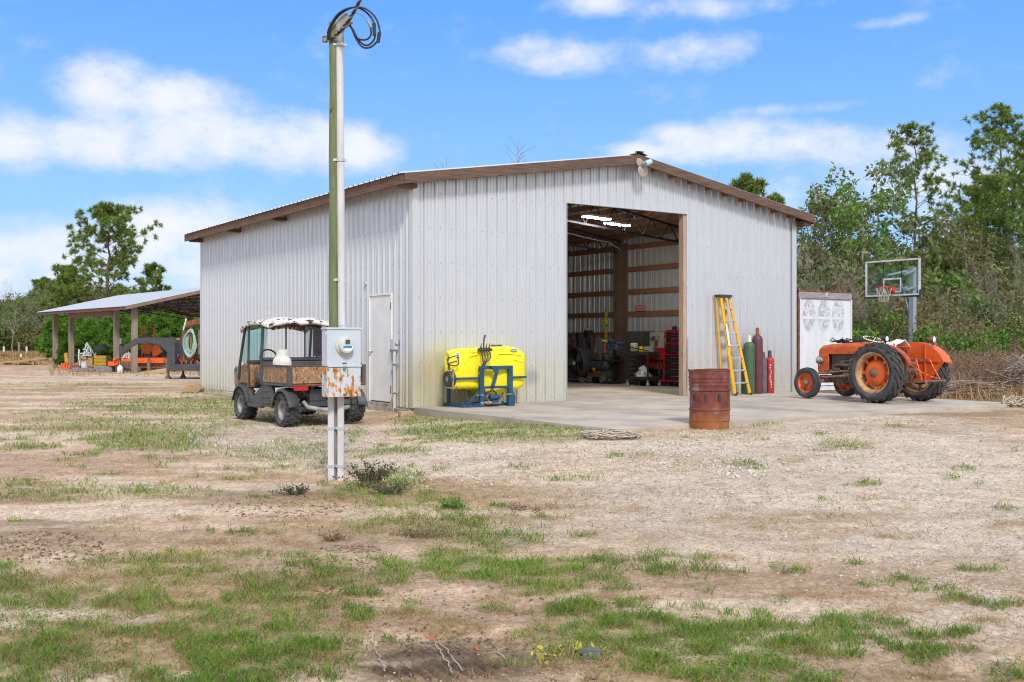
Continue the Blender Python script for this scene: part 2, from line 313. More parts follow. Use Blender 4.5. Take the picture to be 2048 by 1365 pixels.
leafmat('yellow_weed', [(.60, .58, .08), (.70, .62, .15)], .3)
leafmat('fallen_leaf', [(.55, .16, .05), (.45, .22, .10)], .2)
leafmat('gravel', [(.62, .54, .44), (.50, .40, .31), (.33, .29, .26), (.72, .66, .57), (.55, .36, .22), (.58, .51, .44), (.25, .21, .19), (.66, .58, .48)], 0, .85)
leafmat('gravel_white', [(.66, .60, .51), (.55, .48, .39), (.72, .67, .60), (.45, .39, .33)], 0, .85)
leafmat('dirt_crumbs', [(.20, .13, .09), (.28, .19, .13), (.14, .10, .08)], 0, .95)
pmat('pine_bark', (.20, .13, .10), (.10, .07, .055), 7, .95, stretch=(2, 2, .5), bump=.5)
pmat('pale_bark', (.36, .31, .26), (.22, .18, .15), 6, .95, stretch=(2, 2, .5), bump=.3)
pmat('twig_bark', (.36, .26, .20), (.24, .16, .12), 6, .95)
M = MATS
# ---------------------------------------------------------------- mesh helpers
class MB:
    def __init__(self): self.v = []; self.f = []; self.m = []
    def add(self, vs, fs, mat=0, T=None):
        o = len(self.v)
        for p in vs: self.v.append(tuple(T @ Vector(p)) if T else tuple(p))
        for f in fs: self.f.append(tuple(i+o for i in f)); self.m.append(mat)
        return self
    def box(self, x0, x1, y0, y1, z0, z1, mat=0, T=None):
        vs = [(x0,y0,z0),(x1,y0,z0),(x1,y1,z0),(x0,y1,z0),(x0,y0,z1),(x1,y0,z1),(x1,y1,z1),(x0,y1,z1)]
        return self.add(vs, [(3,2,1,0),(4,5,6,7),(0,1,5,4),(1,2,6,5),(2,3,7,6),(3,0,4,7)], mat, T)
    def bar(self, p0, p1, w, h, mat=0, up=(0,0,1)):            # rectangular bar between two points
        p0, p1 = Vector(p0), Vector(p1); d = p1-p0; L = d.length; d.normalize(); u = Vector(up)
        if abs(d.dot(u)) > .98: u = Vector((0,1,0))
        sx = d.cross(u).normalized(); uz = sx.cross(d)
        T = Matrix((( d.x, sx.x, uz.x, p0.x),(d.y, sx.y, uz.y, p0.y),(d.z, sx.z, uz.z, p0.z),(0,0,0,1)))
        return self.box(0, L, -w/2, w/2, -h/2, h/2, mat, T)
    def tube(self, pts, r, n=8, mat=0, caps=True, closed=False):
        pts = [Vector(p) for p in pts]; N = len(pts); rs = r if isinstance(r, (list, tuple)) else [r]*N; o = len(self.v)
        prev = None
        for i, p in enumerate(pts):
            a = pts[i-1] if (i > 0 or closed) else p; b = pts[(i+1) % N] if (i < N-1 or closed) else p
            d = (b-a).normalized()
            if prev is None:
                u = Vector((0,0,1)) if abs(d.z) < .9 else Vector((1,0,0)); sx = d.cross(u).normalized()
            else:
                sx = (prev - d*prev.dot(d)).normalized()
            prev = sx; sy = d.cross(sx)
            for k in range(n):
                an = 2*math.pi*k/n; q = p + (sx*math.cos(an)+sy*math.sin(an))*rs[i]; self.v.append(tuple(q))
        for i in range(N if closed else N-1):
            j = (i+1) % N
            for k in range(n):
                k2 = (k+1) % n; self.f.append((o+i*n+k, o+i*n+k2, o+j*n+k2, o+j*n+k)); self.m.append(mat)
        if caps and not closed:
            self.f.append(tuple(o+k for k in range(n))[::-1]); self.m.append(mat)
            self.f.append(tuple(o+(N-1)*n+k for k in range(n))); self.m.append(mat)
        return self
    def cyl(self, p0, p1, r0, r1=None, n=14, mat=0, caps=True):
        return self.tube([p0, p1], [r0, r0 if r1 is None else r1], n, mat, caps)
    def lathe(self, prof, c=(0,0,0), axis='z', n=28, mat=0, a0=0, a1=2*math.pi):
        o = len(self.v); full = abs(a1-a0-2*math.pi) < 1e-6; K = n if full else n+1
        for (r, h) in prof:
            for k in range(K):
                a = a0+(a1-a0)*k/n; x, y = r*math.cos(a), r*math.sin(a)
                q = {'z': (x, y, h), 'x': (h, x, y), 'y': (x, h, y)}[axis]
                self.v.append((q[0]+c[0], q[1]+c[1], q[2]+c[2]))
        for i in range(len(prof)-1):
            for k in range(n):
                k2 = (k+1) % K; self.f.append((o+i*K+k, o+i*K+k2, o+(i+1)*K+k2, o+(i+1)*K+k)); self.m.append(mat)
        return self
    def prism(self, poly, a, b, plane='xz', mat=0):            # polygon extruded along the third axis from a to b
        n = len(poly)
        def q(p, h): return {'xz': (p[0], h, p[1]), 'yz': (h, p[0], p[1]), 'xy': (p[0], p[1], h)}[plane]
        vs = [q(p, a) for p in poly]+[q(p, b) for p in poly]
        fs = [tuple(range(n)), tuple(range(n, 2*n))[::-1]]+[(i, i+n, (i+1) % n+n, (i+1) % n) for i in range(n)]
        return self.add(vs, fs, mat)
    def build(self, name, mats, parent=None, smooth=0, bevel=0, bseg=2):
        me = bpy.data.meshes.new(name); me.from_pydata(self.v, [], self.f)
        for mm in (mats if isinstance(mats, (list, tuple)) else [mats]): me.materials.append(M[mm] if isinstance(mm, str) else mm)
        if any(self.m): me.polygons.foreach_set('material_index', self.m)
        me.validate()
        if smooth:
            me.polygons.foreach_set('use_smooth', [True]*len(me.polygons)); me.set_sharp_from_angle(angle=math.radians(smooth))
        me.update(); o = bpy.data.objects.new(name, me); COL.objects.link(o)
        if parent is not None: o.parent = parent
        if bevel:
            b = o.modifiers.new('bevel', 'BEVEL'); b.width = bevel; b.segments = bseg; b.limit_method = 'ANGLE'; b.angle_limit = math.radians(40)
        return o
def tag(o, label=None, cat=None, group=None, kind=None):
    if label: o['label'] = label
    if cat: o['category'] = cat
    if group: o['group'] = group
    if kind: o['kind'] = kind
    return o
def thing(name, label, cat, loc=(0,0,0), rz=0.0, group=None):
    o = bpy.data.objects.new(name, None); COL.objects.link(o); o.location = loc; o.rotation_euler = (0, 0, rz); o.empty_display_size = .1
    return tag(o, label, cat, group)
def children(o): return [c for c in bpy.data.objects if c.parent == o]
def copy_thing(root, loc, rz=0, label=None, scale=None):
    kids = list(root.children)
    def cp(o, par):
        c = o.copy(); COL.objects.link(c); c.parent = par
        for k in list(o.children): cp(k, c)
        return c
    r = root.copy(); COL.objects.link(r); r.location = loc; r.rotation_euler = (0, 0, rz)
    if scale: r.scale = scale if isinstance(scale, tuple) else (scale,)*3
    if label: r['label'] = label
    for k in kids: cp(k, r)
    return r
def dup(o, parent, loc=None):
    c = o.copy(); COL.objects.link(c); c.parent = parent
    if loc: c.location = loc
    return c
def mesh_np(name, V, Fc, mat, parent=None, cols=None, smooth=False):
    me = bpy.data.meshes.new(name); V = np.asarray(V, dtype=np.float32); Fc = np.asarray(Fc, dtype=np.int32); k = Fc.shape[1]
    me.vertices.add(len(V)); me.vertices.foreach_set('co', V.ravel())
    me.loops.add(Fc.size); me.loops.foreach_set('vertex_index', Fc.ravel())
    me.polygons.add(len(Fc)); me.polygons.foreach_set('loop_start', np.arange(0, Fc.size, k, dtype=np.int32))
    me.polygons.foreach_set('loop_total', np.full(len(Fc), k, dtype=np.int32))
    if smooth: me.polygons.foreach_set('use_smooth', np.ones(len(Fc), dtype=bool))
    me.materials.append(M[mat]); me.update(calc_edges=True)
    if cols is not None:
        at = me.color_attributes.new('Col', 'FLOAT_COLOR', 'POINT'); at.data.foreach_set('color', np.asarray(cols, dtype=np.float32).ravel())
    o = bpy.data.objects.new(name, me); COL.objects.link(o)
    if parent is not None: o.parent = parent
    return o
def text_part(txt, size, loc, rot, mat, name, parent, ext=.001, align='CENTER'):
    cu = bpy.data.curves.new(name, 'FONT'); cu.body = txt; cu.size = size; cu.extrude = ext; cu.align_x = align; cu.align_y = 'CENTER'
    tmp = bpy.data.objects.new(name, cu); COL.objects.link(tmp)
    bpy.context.view_layer.update()
    me = bpy.data.meshes.new_from_object(tmp.evaluated_get(bpy.context.evaluated_depsgraph_get()))
    bpy.data.objects.remove(tmp); me.materials.clear(); me.materials.append(M[mat])
    o = bpy.data.objects.new(name, me); COL.objects.link(o); o.parent = parent; o.location = loc; o.rotation_euler = rot
    return o
# ---------------------------------------------------------------- 2D value noise in numpy
def _h(ix, iy, seed):
    n = (ix.astype(np.int64)*374761393 + iy.astype(np.int64)*668265263 + seed*1442695041) & 0xffffffff
    n = ((n ^ (n >> 13))*1274126177) & 0xffffffff; n = n ^ (n >> 16); return (n & 0xffff)/65535.0
def vnoise(x, y, seed=0):
    ix = np.floor(x); iy = np.floor(y); fx = x-ix; fy = y-iy; fx = fx*fx*(3-2*fx); fy = fy*fy*(3-2*fy)
    a = _h(ix, iy, seed); b = _h(ix+1, iy, seed); c = _h(ix, iy+1, seed); d = _h(ix+1, iy+1, seed)
    return a+(b-a)*fx+(c-a)*fy+(a-b-c+d)*fx*fy
def fbm(x, y, sc, oct=4, seed=0):
    s = 0; a = .5; tot = 0
    for i in range(oct):
        s = s+a*vnoise(x*sc+17.3*i, y*sc-9.1*i, seed+i*7); tot += a; a *= .5; sc *= 2.03
    return s/tot
def sm(x, a, b): t = np.clip((x-a)/(b-a), 0, 1); return t*t*(3-2*t)
# ---------------------------------------------------------------- ground shape and cover
def gz0(x, y):
    x = np.asarray(x, float); y = np.asarray(y, float)
    t = (x-LX)*UX+(y-LY)*UY; s = -(x-LX)*UY+(y-LY)*UX
    right = sm(x, -3.2, 1.2)*sm(y, 8, 13.5)
    z = -.19+.13*right
    z = z+.07*np.exp(-np.clip(-t, 0, 50)/.7)*(t < .3)*sm(s, -1.0, .5)*(1-sm(s, 13, 15))*(1-right)
    return z
def ruts(x, y):
    # shallow wheel tracks and lumps in the sand
    px = CX+F*x/y; py = HY+F*1.38/y
    r = .02*(fbm(x, y, .9, 3, 5)-.5)+.018*(fbm(x, y, 3.1, 3, 9)-.5)
    return r
def gz(x, y): return gz0(x, y)+ruts(np.asarray(x, float), np.asarray(y, float))
def gzs(x, y): return float(gz(np.array([x]), np.array([y]))[0])
def blob(px, py, lst, n):
    out = np.zeros_like(px)
    for (bx, by, rx, ry, w) in lst:
        k = np.nonzero((np.abs(px-bx) < rx*1.8) & (np.abs(py-by) < ry*1.8))[0]
        if len(k) == 0: continue
        d = ((px[k]-bx)/rx)**2+((py[k]-by)/ry)**2
        out[k] = np.maximum(out[k], w*np.clip(1.35-d+n[k]*1.9, 0, 1))
    return out
GREEN = [(250,855,260,22,.55),(430,812,280,20,.85),(300,882,140,24,.95),(60,892,60,9,.8),(560,835,150,10,.5),(1000,872,200,26,1),(880,845,90,14,.95),(1150,884,95,16,1),(800,910,80,8,.8),
 (570,905,150,22,.4),(70,982,190,22,.55),(330,985,120,12,.5),(790,968,70,20,.85),(720,985,60,20,.7),(905,1018,30,18,1),(960,1070,130,26,.55),(850,1050,160,26,.5),
 (1080,1148,150,32,.95),(940,1130,110,36,.95),(1240,1120,80,10,.85),(1350,1118,70,16,.8),(1420,1145,60,12,.6),(720,1140,160,32,.6),(480,1112,60,12,.95),(350,1145,230,40,.4),(100,1225,170,80,.6),
 (420,1240,240,70,.5),(480,1310,240,70,.9),(620,1285,80,34,1),(130,1330,190,50,.55),(720,1225,40,22,.8),(1230,1265,170,55,1),(1390,1290,200,60,.95),(1150,1225,90,24,.9),(1560,1320,130,50,.5),(1730,1245,80,14,.8),
 (1920,1265,60,14,.9),(1860,1310,60,24,.6),(2000,1340,60,20,.8),(1740,1290,60,22,.6),(1640,1350,80,20,.7),(1480,942,36,6,1),(1690,910,50,8,.6),(1590,1142,26,6,.8),(1800,1165,50,8,.6),(1530,864,36,7,.5),(1860,816,70,5,.7),
 (1230,928,20,6,.8),(1150,965,50,6,.6),(1290,925,20,5,.6),(700,870,40,8,.7),(1800,1155,20,5,1),(1840,1180,20,5,1),(150,770,150,4,.5),(400,790,60,5,.6),(100,828,70,5,.5),(1310,1105,40,8,.7),(1650,1265,60,18,.5),(800,1000,120,24,.5)]
random.seed(99)
for _k in range(210):
    _x = random.uniform(0, 2048); _y = 850+500*random.random()**1.3; _s = (_y-683)/400
    if _x > 1250 and _y < 1120 and random.random() < .6: continue
    GREEN.append((_x, _y, random.uniform(8, 34)*(.5+_s*.7), random.uniform(2.5, 6)*(.5+_s*.8), random.uniform(.45, .95)))
DRY = [(250,778,330,9,.8),(470,935,320,22,.4),(800,1010,300,46,.7),(700,1040,230,34,.7),(1010,1005,180,34,.6),(380,1190,360,70,.75),(300,1130,300,46,.45),(150,1180,160,40,.6),(1380,880,190,20,.6),(1850,830,230,14,.6),
 (1700,905,70,9,.7),(1240,955,50,8,.6),(560,1220,200,50,.6),(250,1290,260,60,.6),(1200,940,250,24,.35),(1500,1040,120,8,.4),(1110,890,60,12,.3),(60,965,80,20,.3),(1720,1190,120,14,.4),(500,870,350,12,.35),(1290,1300,240,60,.4),(240,720,500,14,.95),(1180,1015,90,8,.5)]
for _k in range(120):
    _x = random.uniform(0, 2048); _y = 850+500*random.random()**1.3; _s = (_y-683)/400
    DRY.append((_x, _y, random.uniform(12, 60)*(.5+_s*.7), random.uniform(3, 8)*(.5+_s*.8), random.uniform(.4, .9)))
SAND = [(200,925,330,34,1),(380,1025,300,36,.9),(60,1110,110,24,.7),(240,1080,180,20,.6),(1250,1205,260,34,.9),(880,1195,190,46,.9),(1700,1150,300,60,.55),(150,790,300,10,.5),(820,1265,150,20,.9),(1000,1265,90,20,.8),(1750,1230,300,60,.5),(200,750,400,9,.6)]
GRAV = [(560,870,250,24,.9),(900,930,260,30,.9),(1330,905,220,30,1),(1650,950,480,110,.95),(1350,1000,300,70,.85),(1900,1080,260,120,.9),(1950,1230,150,80,.7),(560,900,160,26,.8),(700,900,120,22,.8),(420,755,420,7,.8),(1180,1040,200,60,.5),(560,795,60,30,.7),(1450,1080,180,50,.6)]
DARK = [(860,1312,160,42,1),(1010,1322,70,36,.7),(560,985,150,16,.55),(480,1000,130,10,.4),(90,1050,120,24,.5),(160,1075,90,10,.4),(1880,842,220,9,.6),(690,1095,110,14,.45),(660,800,160,8,.4),(950,1150,60,20,.2),(1330,1250,60,20,.25),(760,905,600,3,.15),(240,775,180,4,.4),(1010,1085,60,12,.3)]
def covers(x, y):
    px = CX+F*x/y; py = HY+F*1.38/y
    w = 1/y
    na = fbm(x, y, 2.3, 4, 1)-.5; nb = fbm(x, y, 1.7, 4, 21)-.5; nc = fbm(x, y, 1.3, 4, 33)-.5; nf = fbm(x, y, 11, 3, 44)-.5
    g = blob(px, py, GREEN, na*1.1+nf*.7); d = blob(px, py, DRY, nb+nf*.5); s = blob(px, py, SAND, nc); gr = blob(px, py, GRAV, nb*.8); dk = blob(px, py, DARK, na*.5+nf*.3)
    bare = np.clip(dk, 0, 1)*(py > 1240)
    g = g*(1-bare); d = d*(1-bare); gr = gr*(1-bare)*(1-.55*s)
    return g, d, s, gr, dk
# ---------------------------------------------------------------- ground sheet
def ground():
    ys = [1.0, 1.6, 2.2]; y = 2.6
    while y < 46: ys.append(y); y *= (1.0024 if 3.2 < y < 5.3 else 1.0062)
    while y < 900: ys.append(y); y *= 1.07
    ys = np.array(ys)
    sc = list(np.linspace(-.56, .56, 470)); s = .56; ext = []
    while s < 6: s = s*1.12+.01; ext.append(s)
    sc = np.array([-e for e in ext[::-1]]+sc+ext)
    Y, Sx = np.meshgrid(ys, sc, indexing='ij'); X = Y*Sx
    x = X.ravel(); y = Y.ravel(); g, d, s, gr, dk = covers(x, y)
    z = gz(x, y)
    px = CX+F*x/y; py = HY+F*1.38/y
    near = 1-sm(y, 20, 45)
    z = z+near*(.010*(fbm(x, y, 9, 3, 60)-.5)+.008*(1-np.clip(dk, 0, 1))*(fbm(x, y, 26, 2, 61)-.5)+.010*g*fbm(x, y, 14, 2, 62)+.012*np.clip(dk, 0, 1)*(py < 1200)*(fbm(x, y, 16, 3, 63)-.4))
    # tractor-tyre bar print pressed in the wet dirt at the front
    pm = np.clip(1.2-((px-900)/165)**2-((py-1322)/30)**2, 0, 1)
    z = z-.024*pm*sm(np.sin((x*.86+y*.50)*2*math.pi/.050), -.1, .5)-.025*np.clip(1.3-((px-870)/230)**2-((py-1315)/60)**2, 0, 1)
    # tyre cleat marks at the left
    pm2 = np.clip(1-((px-60)/150)**2-((py-1050)/60)**2, 0, 1); z = z-.008*pm2*(np.sin(y*2*math.pi/.075+x*2) > 0)
    sand = np.array([.62, .465, .325]); sand2 = np.array([.49, .35, .23]); grv = np.array([.60, .51, .42]); gcol = np.array([.23, .23, .075]); dry = np.array([.42, .29, .13]); dark = np.array([.10, .065, .045])
    nn = fbm(x, y, 1.1, 4, 71)[:, None]; n3 = fbm(x, y, 7, 4, 72)[:, None]; n4 = fbm(x, y, 30, 2, 73)[:, None]
    c = sand*(1-nn)+sand2*nn
    c = c*(1-.75*gr[:, None])+grv*(.75*gr[:, None])
    ss = s[:, None]*.8; c = c*(1-ss)+np.array([.62, .445, .325])*ss
    dd = np.clip(d*(.35+.9*n3[:, 0]), 0, 1)[:, None]*.85; c = c*(1-dd)+dry*dd
    g2 = np.clip(g*(.4+.8*n3[:, 0]), 0, 1)[:, None]*.85; c = c*(1-g2)+gcol*g2
    k = np.clip(dk, 0, 1)[:, None]*np.clip(.5+n3, 0, 1)*.92; c = c*(1-k)+dark*k
    # brown stain along the drip line at the right and orange clay fleck
    # trodden brown soil and pale washed streaks drawn out along the wheel paths
    st = fbm(x*.55+y*.25, y*1.5-x*.1, 1.0, 5, 101); st2 = fbm(x*.8, y*1.9, 2.6, 4, 102)
    br = (sm(st, .53, .64)*.48+sm(st2, .55, .68)*.42)[:, None]*(1-.7*gr[:, None]); br = np.clip(br, 0, .7); c = c*(1-br)+np.array([.32, .215, .13])*br
    pl = (sm(st, .46, .36)*.5)[:, None]; c = c*(1-pl)+np.array([.70, .585, .455])*pl
    c = c*(.80+.40*n4)*(.88+.24*n3)
    far = sm(y, 46, 60)[:, None]*(x < 0)[:, None]; fc = np.array([.44, .30, .15])*(.8+.4*fbm(x, y, .25, 3, 90)[:, None]); c = c*(1-far)+fc*far
    wood_ = sm((x-LX)*UX+(y-LY)*UY, 10.4, 11.5)[:, None]*(y > 19.5)[:, None]; c = c*(1-wood_)+np.array([.20, .14, .075])*(.7+.6*n3)*wood_
    nr, ncn = Y.shape; idx = np.arange(nr*ncn).reshape(nr, ncn)
    Fq = np.stack([idx[:-1, :-1].ravel(), idx[:-1, 1:].ravel(), idx[1:, 1:].ravel(), idx[1:, :-1].ravel()], 1)
    o = mesh_np('ground', np.stack([x, y, z], 1), Fq, 'ground', None, np.concatenate([np.clip(c, 0, 1), np.clip((.22+.9*gr*(1-.5*s))*(1-np.clip(dk, 0, 1)), 0, 1)[:, None]], 1), True)
    tag(o, kind='structure')
    b = MB(); b.box(-1500, 1500, -1500, 1.0, -.8, -.25); b.build('ground_behind', 'ground_plain'); bpy.data.objects['ground_behind']['kind'] = 'structure'
m, nt, b = newmat('ground'); b.inputs['Roughness'].default_value = .95; b.inputs['Specular IOR Level'].default_value = .15
at = nt.nodes.new('ShaderNodeVertexColor'); at.layer_name = 'Col'
gn = noise_node(nt, 26, 8, .82); vc = mixc(nt, .9, at.outputs[0], ramp(nt, gn, [(.36, (.42, .38, .34)), (.47, (.90, .89, .88)), (.54, (1.05, 1.05, 1.04)), (.64, (1.42, 1.40, 1.34))]), 'MULTIPLY')
gm = noise_node(nt, 4.5, 6, .7); vc = mixc(nt, .5, vc, ramp(nt, gm, [(.38, (.66, .62, .57)), (.5, (1, 1, 1)), (.62, (1.2, 1.18, 1.14))]), 'MULTIPLY')
# pebbles pressed in the surface: three sizes of stone, each with its own colour
for sc_, amt in ((26, .55), (58, .7), (120, .6)):
    vo = nt.nodes.new('ShaderNodeTexVoronoi'); vo.inputs['Scale'].default_value = sc_; vo.inputs['Randomness'].default_value = 1; tcg = nt.nodes.new('ShaderNodeTexCoord'); nt.links.new(tcg.outputs['Object'], vo.inputs['Vector'])
    sx_ = nt.nodes.new('ShaderNodeSeparateColor'); nt.links.new(vo.outputs['Color'], sx_.inputs[0])
    pc = ramp(nt, sx_.outputs[0], [(0, (.62, .56, .47)), (.25, (.74, .70, .62)), (.45, (.56, .40, .27)), (.6, (.30, .26, .23)), (.72, (.66, .60, .52)), (.9, (.44, .40, .38))])
    m1 = nmap(nt, vo.outputs['Distance'], .42, .30, 0, 1); m2 = nmap(nt, sx_.outputs[1], .52, .58, 0, amt); q1 = nt.nodes.new('ShaderNodeMath'); q1.operation = 'MULTIPLY'; nt.links.new(m1, q1.inputs[0]); nt.links.new(m2, q1.inputs[1])
    q2 = nt.nodes.new('ShaderNodeMath'); q2.operation = 'MULTIPLY'; nt.links.new(q1.outputs[0], q2.inputs[0]); nt.links.new(at.outputs[1], q2.inputs[1]); vc = mixc(nt, q2.outputs[0], vc, pc)
nt.links.new(vc, b.inputs['Base Color']); bumpn(nt, b, gn, .8, .012)
pmat('ground_plain', (.45, .35, .24), (.34, .30, .15), .8, .95)
ground()
# ---------------------------------------------------------------- scattered ground cover (real geometry)
def scatter(n, smin, smax, y0, y1):           # evenly over the picture-depth range so density falls with distance
    v = rng.random(n); inv = 1/y0+(1/y1-1/y0)*v; y = 1/inv; s = smin+(smax-smin)*rng.random(n); return s*y, y
def on_slab(x, y, pad=0.0):
    t = (x-LX)*UX+(y-LY)*UY; s = -(x-LX)*UY+(y-LY)*UX
    return (t > -pad) & (t < 10.35+pad) & (s > -5.6-pad) & (s < 12.3) | ((t > 9.9) & (t < 12.9) & (s > -.2) & (s < 7))
def blades(name, x, y, h, w, lean, mat, seed, segs=True):
    r = np.random.default_rng(seed); n = len(x); z = gz(x, y)-.004
    a = r.random(n)*2*np.pi; dx = np.cos(a); dy = np.sin(a)
    ld = r.random(n)*2*np.pi; lx = np.cos(ld)*lean*h; ly = np.sin(ld)*lean*h
    hw = w/2
    p0 = np.stack([x-dx*hw, y-dy*hw, z], 1); p1 = np.stack([x+dx*hw, y+dy*hw, z], 1)
    m0 = np.stack([x-dx*hw*.8+lx*.35, y-dy*hw*.8+ly*.35, z+h*.6], 1); m1 = np.stack([x+dx*hw*.8+lx*.35, y+dy*hw*.8+ly*.35, z+h*.6], 1)
    tp = np.stack([x+lx, y+ly, z+h*np.clip(1-.35*lean, .25, 1)], 1)
    V = np.stack([p0, p1, m0, m1, tp], 1).reshape(-1, 3); i = np.arange(n)[:, None]*5
    Fc = np.concatenate([i+np.array([0, 1, 3]), i+np.array([0, 3, 2]), i+np.array([2, 3, 4])], 0)
    return mesh_np(name, V, Fc, mat)
def leaflets(name, x, y, size, hmax, mat, seed):
    r = np.random.default_rng(seed); n = len(x); z = gz(x, y)+r.random(n)*hmax
    A = r.normal(size=(n, 3)); A[:, 2] *= .45; A /= np.linalg.norm(A, axis=1)[:, None]; Bv = np.cross(A, r.normal(size=(n, 3))*[.4, .4, 1]); Bv /= np.linalg.norm(Bv, axis=1)[:, None]
    c = np.stack([x, y, z], 1); sz = size[:, None] if hasattr(size, '__len__') else size
    V = np.stack([c-A*sz, c+Bv*sz*.55, c+A*sz, c-Bv*sz*.55], 1).reshape(-1, 3); i = np.arange(n)[:, None]*4
    return mesh_np(name, V, i+np.array([0, 1, 2, 3]), mat)
def stones(name, x, y, size, mat, seed, sink=.3):
    r = np.random.default_rng(seed); n = len(x); z = gz(x, y)
    base = np.array([(1,0,0),(0,1,0),(-1,0,0),(0,-1,0),(0,0,1),(0,0,-1)], float)
    V = base[None]*(.6+.7*r.random((n, 6, 1))); V = V+r.normal(size=(n, 6, 3))*.16
    V[:, :, 2] *= .62; a = r.random(n)*6.28; ca, sa = np.cos(a), np.sin(a); X = V[:, :, 0]*ca[:, None]-V[:, :, 1]*sa[:, None]; Yv = V[:, :, 0]*sa[:, None]+V[:, :, 1]*ca[:, None]
    V = np.stack([X, Yv*.8, V[:, :, 2]], 2)*size[:, None, None]+np.stack([x, y, z+size*sink], 1)[:, None]
    f = np.array([(0,1,4),(1,2,4),(2,3,4),(3,0,4),(1,0,5),(2,1,5),(3,2,5),(0,3,5)])
    return mesh_np(name, V.reshape(-1, 3), (np.arange(n)[:, None, None]*6+f).reshape(-1, 3), mat)
SL, SR = -.53, .53
x, y = scatter(900000, SL, SR, 3.0, 34); g, d, s_, gr, dk = covers(x, y); tuft = fbm(x, y, 8, 3, 81); ok = ~on_slab(x, y, .02)
side = ((x-LX)*UX+(y-LY)*UY > -.02) & (y > 18); ok &= ~side
u = rng.random(len(x))
sel = ok & (u < .80*np.clip(g, 0, 1)**1.1*np.clip((tuft-.34)*3.4+.55*sm(y, 8, 13), 0, 1)+.012*np.clip((tuft-.62)*12, 0, 1)) & ((CX+F*x/y) < 2100)
xs, ys_ = x[sel], y[sel]; n = len(xs)
lod = np.maximum(1, ys_/5.5)
h = (.022+.058*rng.random(n)**1.5+.05*np.clip(tuft[sel]-.5, 0, 1))*(1+.10*(lod-1)); wd = .0032*lod**.85*(.7+.6*rng.random(n))
tag(blades('green_grass', xs, ys_, h, wd, .5+1.0*rng.random(n), 'green_grass', 1), kind='stuff')
nG = n
u = rng.random(len(x)); sel = ok & (u < .50*np.clip(d+.45*g+.10, 0, 1)*np.clip((tuft-.25)*2.2, 0, 1)*(1-np.clip(dk*1.5, 0, 1))+.006*(dk < .3))
xs, ys_ = x[sel], y[sel]; n = len(xs); lod = np.maximum(1, ys_/5.5)
h = (.014+.045*rng.random(n))*(1+.1*(lod-1))
tag(blades('dry_grass', xs, ys_, h, .0026*lod**.8*(.6+.7*rng.random(n)), 1.2+2.2*rng.random(n), 'dry_grass', 2), kind='stuff')
nD = n
x, y = scatter(260000, SL, SR, 3.2, 30); g, d, s_, gr, dk = covers(x, y); ok = ~on_slab(x, y, .02) & ~(((x-LX)*UX+(y-LY)*UY > -.02) & (y > 18)); cl = fbm(x, y, 1.4, 3, 91)+.6*(fbm(x, y, 13, 2, 92)-.5)
sel = ok & (rng.random(len(x)) < .8*np.clip(g, 0, 1)*np.clip((cl-.5)*6, 0, 1)+.0*g); xs, ys_ = x[sel], y[sel]; lod = np.maximum(1, ys_/5.5); nC = len(xs)
tag(leaflets('ground_clover', xs, ys_, .006*lod**.8*(.7+.7*rng.random(nC)), .035, 'clover', 3), kind='stuff')
x, y = scatter(820000, SL, SR, 3.0, 30); g, d, s_, gr, dk = covers(x, y); ok = ~on_slab(x, y, .03); cl = fbm(x, y, 2.2, 3, 95)
sel = ok & (rng.random(len(x)) < (.05+.85*np.clip(gr, 0, 1)*np.clip((cl-.15)*2.2, .12, 1))*(1-.7*np.clip(s_, 0, 1))*(1-.8*np.clip(g, 0, 1))*(1-.9*np.clip(dk*1.3, 0, 1))*.42); xs, ys_ = x[sel], y[sel]; n = len(xs); nS = n
sz = (.0022+.0085*rng.random(n)**3.5)*np.maximum(1, ys_/6)**.8
big = (rng.random(n) < .010)*gr[sel]; sz = sz*(1+1.2*big)
tag(stones('gravel', xs, ys_, sz, 'gravel', 4, .1), kind='stuff')
# coarse white stones by the slab
def region_pts(n, bx, by, rx, ry, seed):
    r = np.random.default_rng(seed); a = r.random(n)*6.283; q = np.sqrt(r.random(n)); px = bx+rx*q*np.cos(a); py = by+ry*q*np.sin(a); y = F*1.27/(py-HY); return (px-CX)/F*y, y
X_, Y_ = [], []
for i, (bx, by, rx, ry, n) in enumerate([(1340,895,70,12,260),(1480,925,60,16,240),(1330,905,160,26,500),(1440,945,160,30,420),(1640,905,120,30,260),(560,862,220,30,900),(880,930,220,26,420),(1880,960,160,40,200),(1560,870,200,10,200),(1700,1080,250,80,260),(1900,1180,140,60,200)]):
    a_, b_ = region_pts(n, bx, by, rx, ry, 300+i); X_.append(a_); Y_.append(b_)
xs = np.concatenate(X_); ys_ = np.concatenate(Y_); k = ~on_slab(xs, ys_, .04); xs, ys_ = xs[k], ys_[k]
tag(stones('coarse_gravel', xs, ys_, (.006+.024*rng.random(len(xs))**2.6)*np.clip(ys_/11, .45, 1), 'gravel_white', 5, .25), kind='stuff')
# clods on the dark churned dirt
X_, Y_ = [], []
for i, (bx, by, rx, ry, n) in enumerate([(560,985,150,20,500),(690,1095,110,14,300),(90,1060,120,30,500),(850,1240,230,18,160),(1150,1300,80,40,120),(640,1140,60,10,120),(700,1065,60,8,160),(1850,845,200,10,200),(1000,1180,300,80,300)]):
    a_, b_ = region_pts(n, bx, by, rx, ry, 400+i); X_.append(a_); Y_.append(b_)
xs = np.concatenate(X_); ys_ = np.concatenate(Y_)
tag(stones('dirt_crumbs', xs, ys_, .004+.011*rng.random(len(xs))**2, 'dirt_crumbs', 6, .2), kind='stuff')
print('COVER', nG, nD, nC, nS)
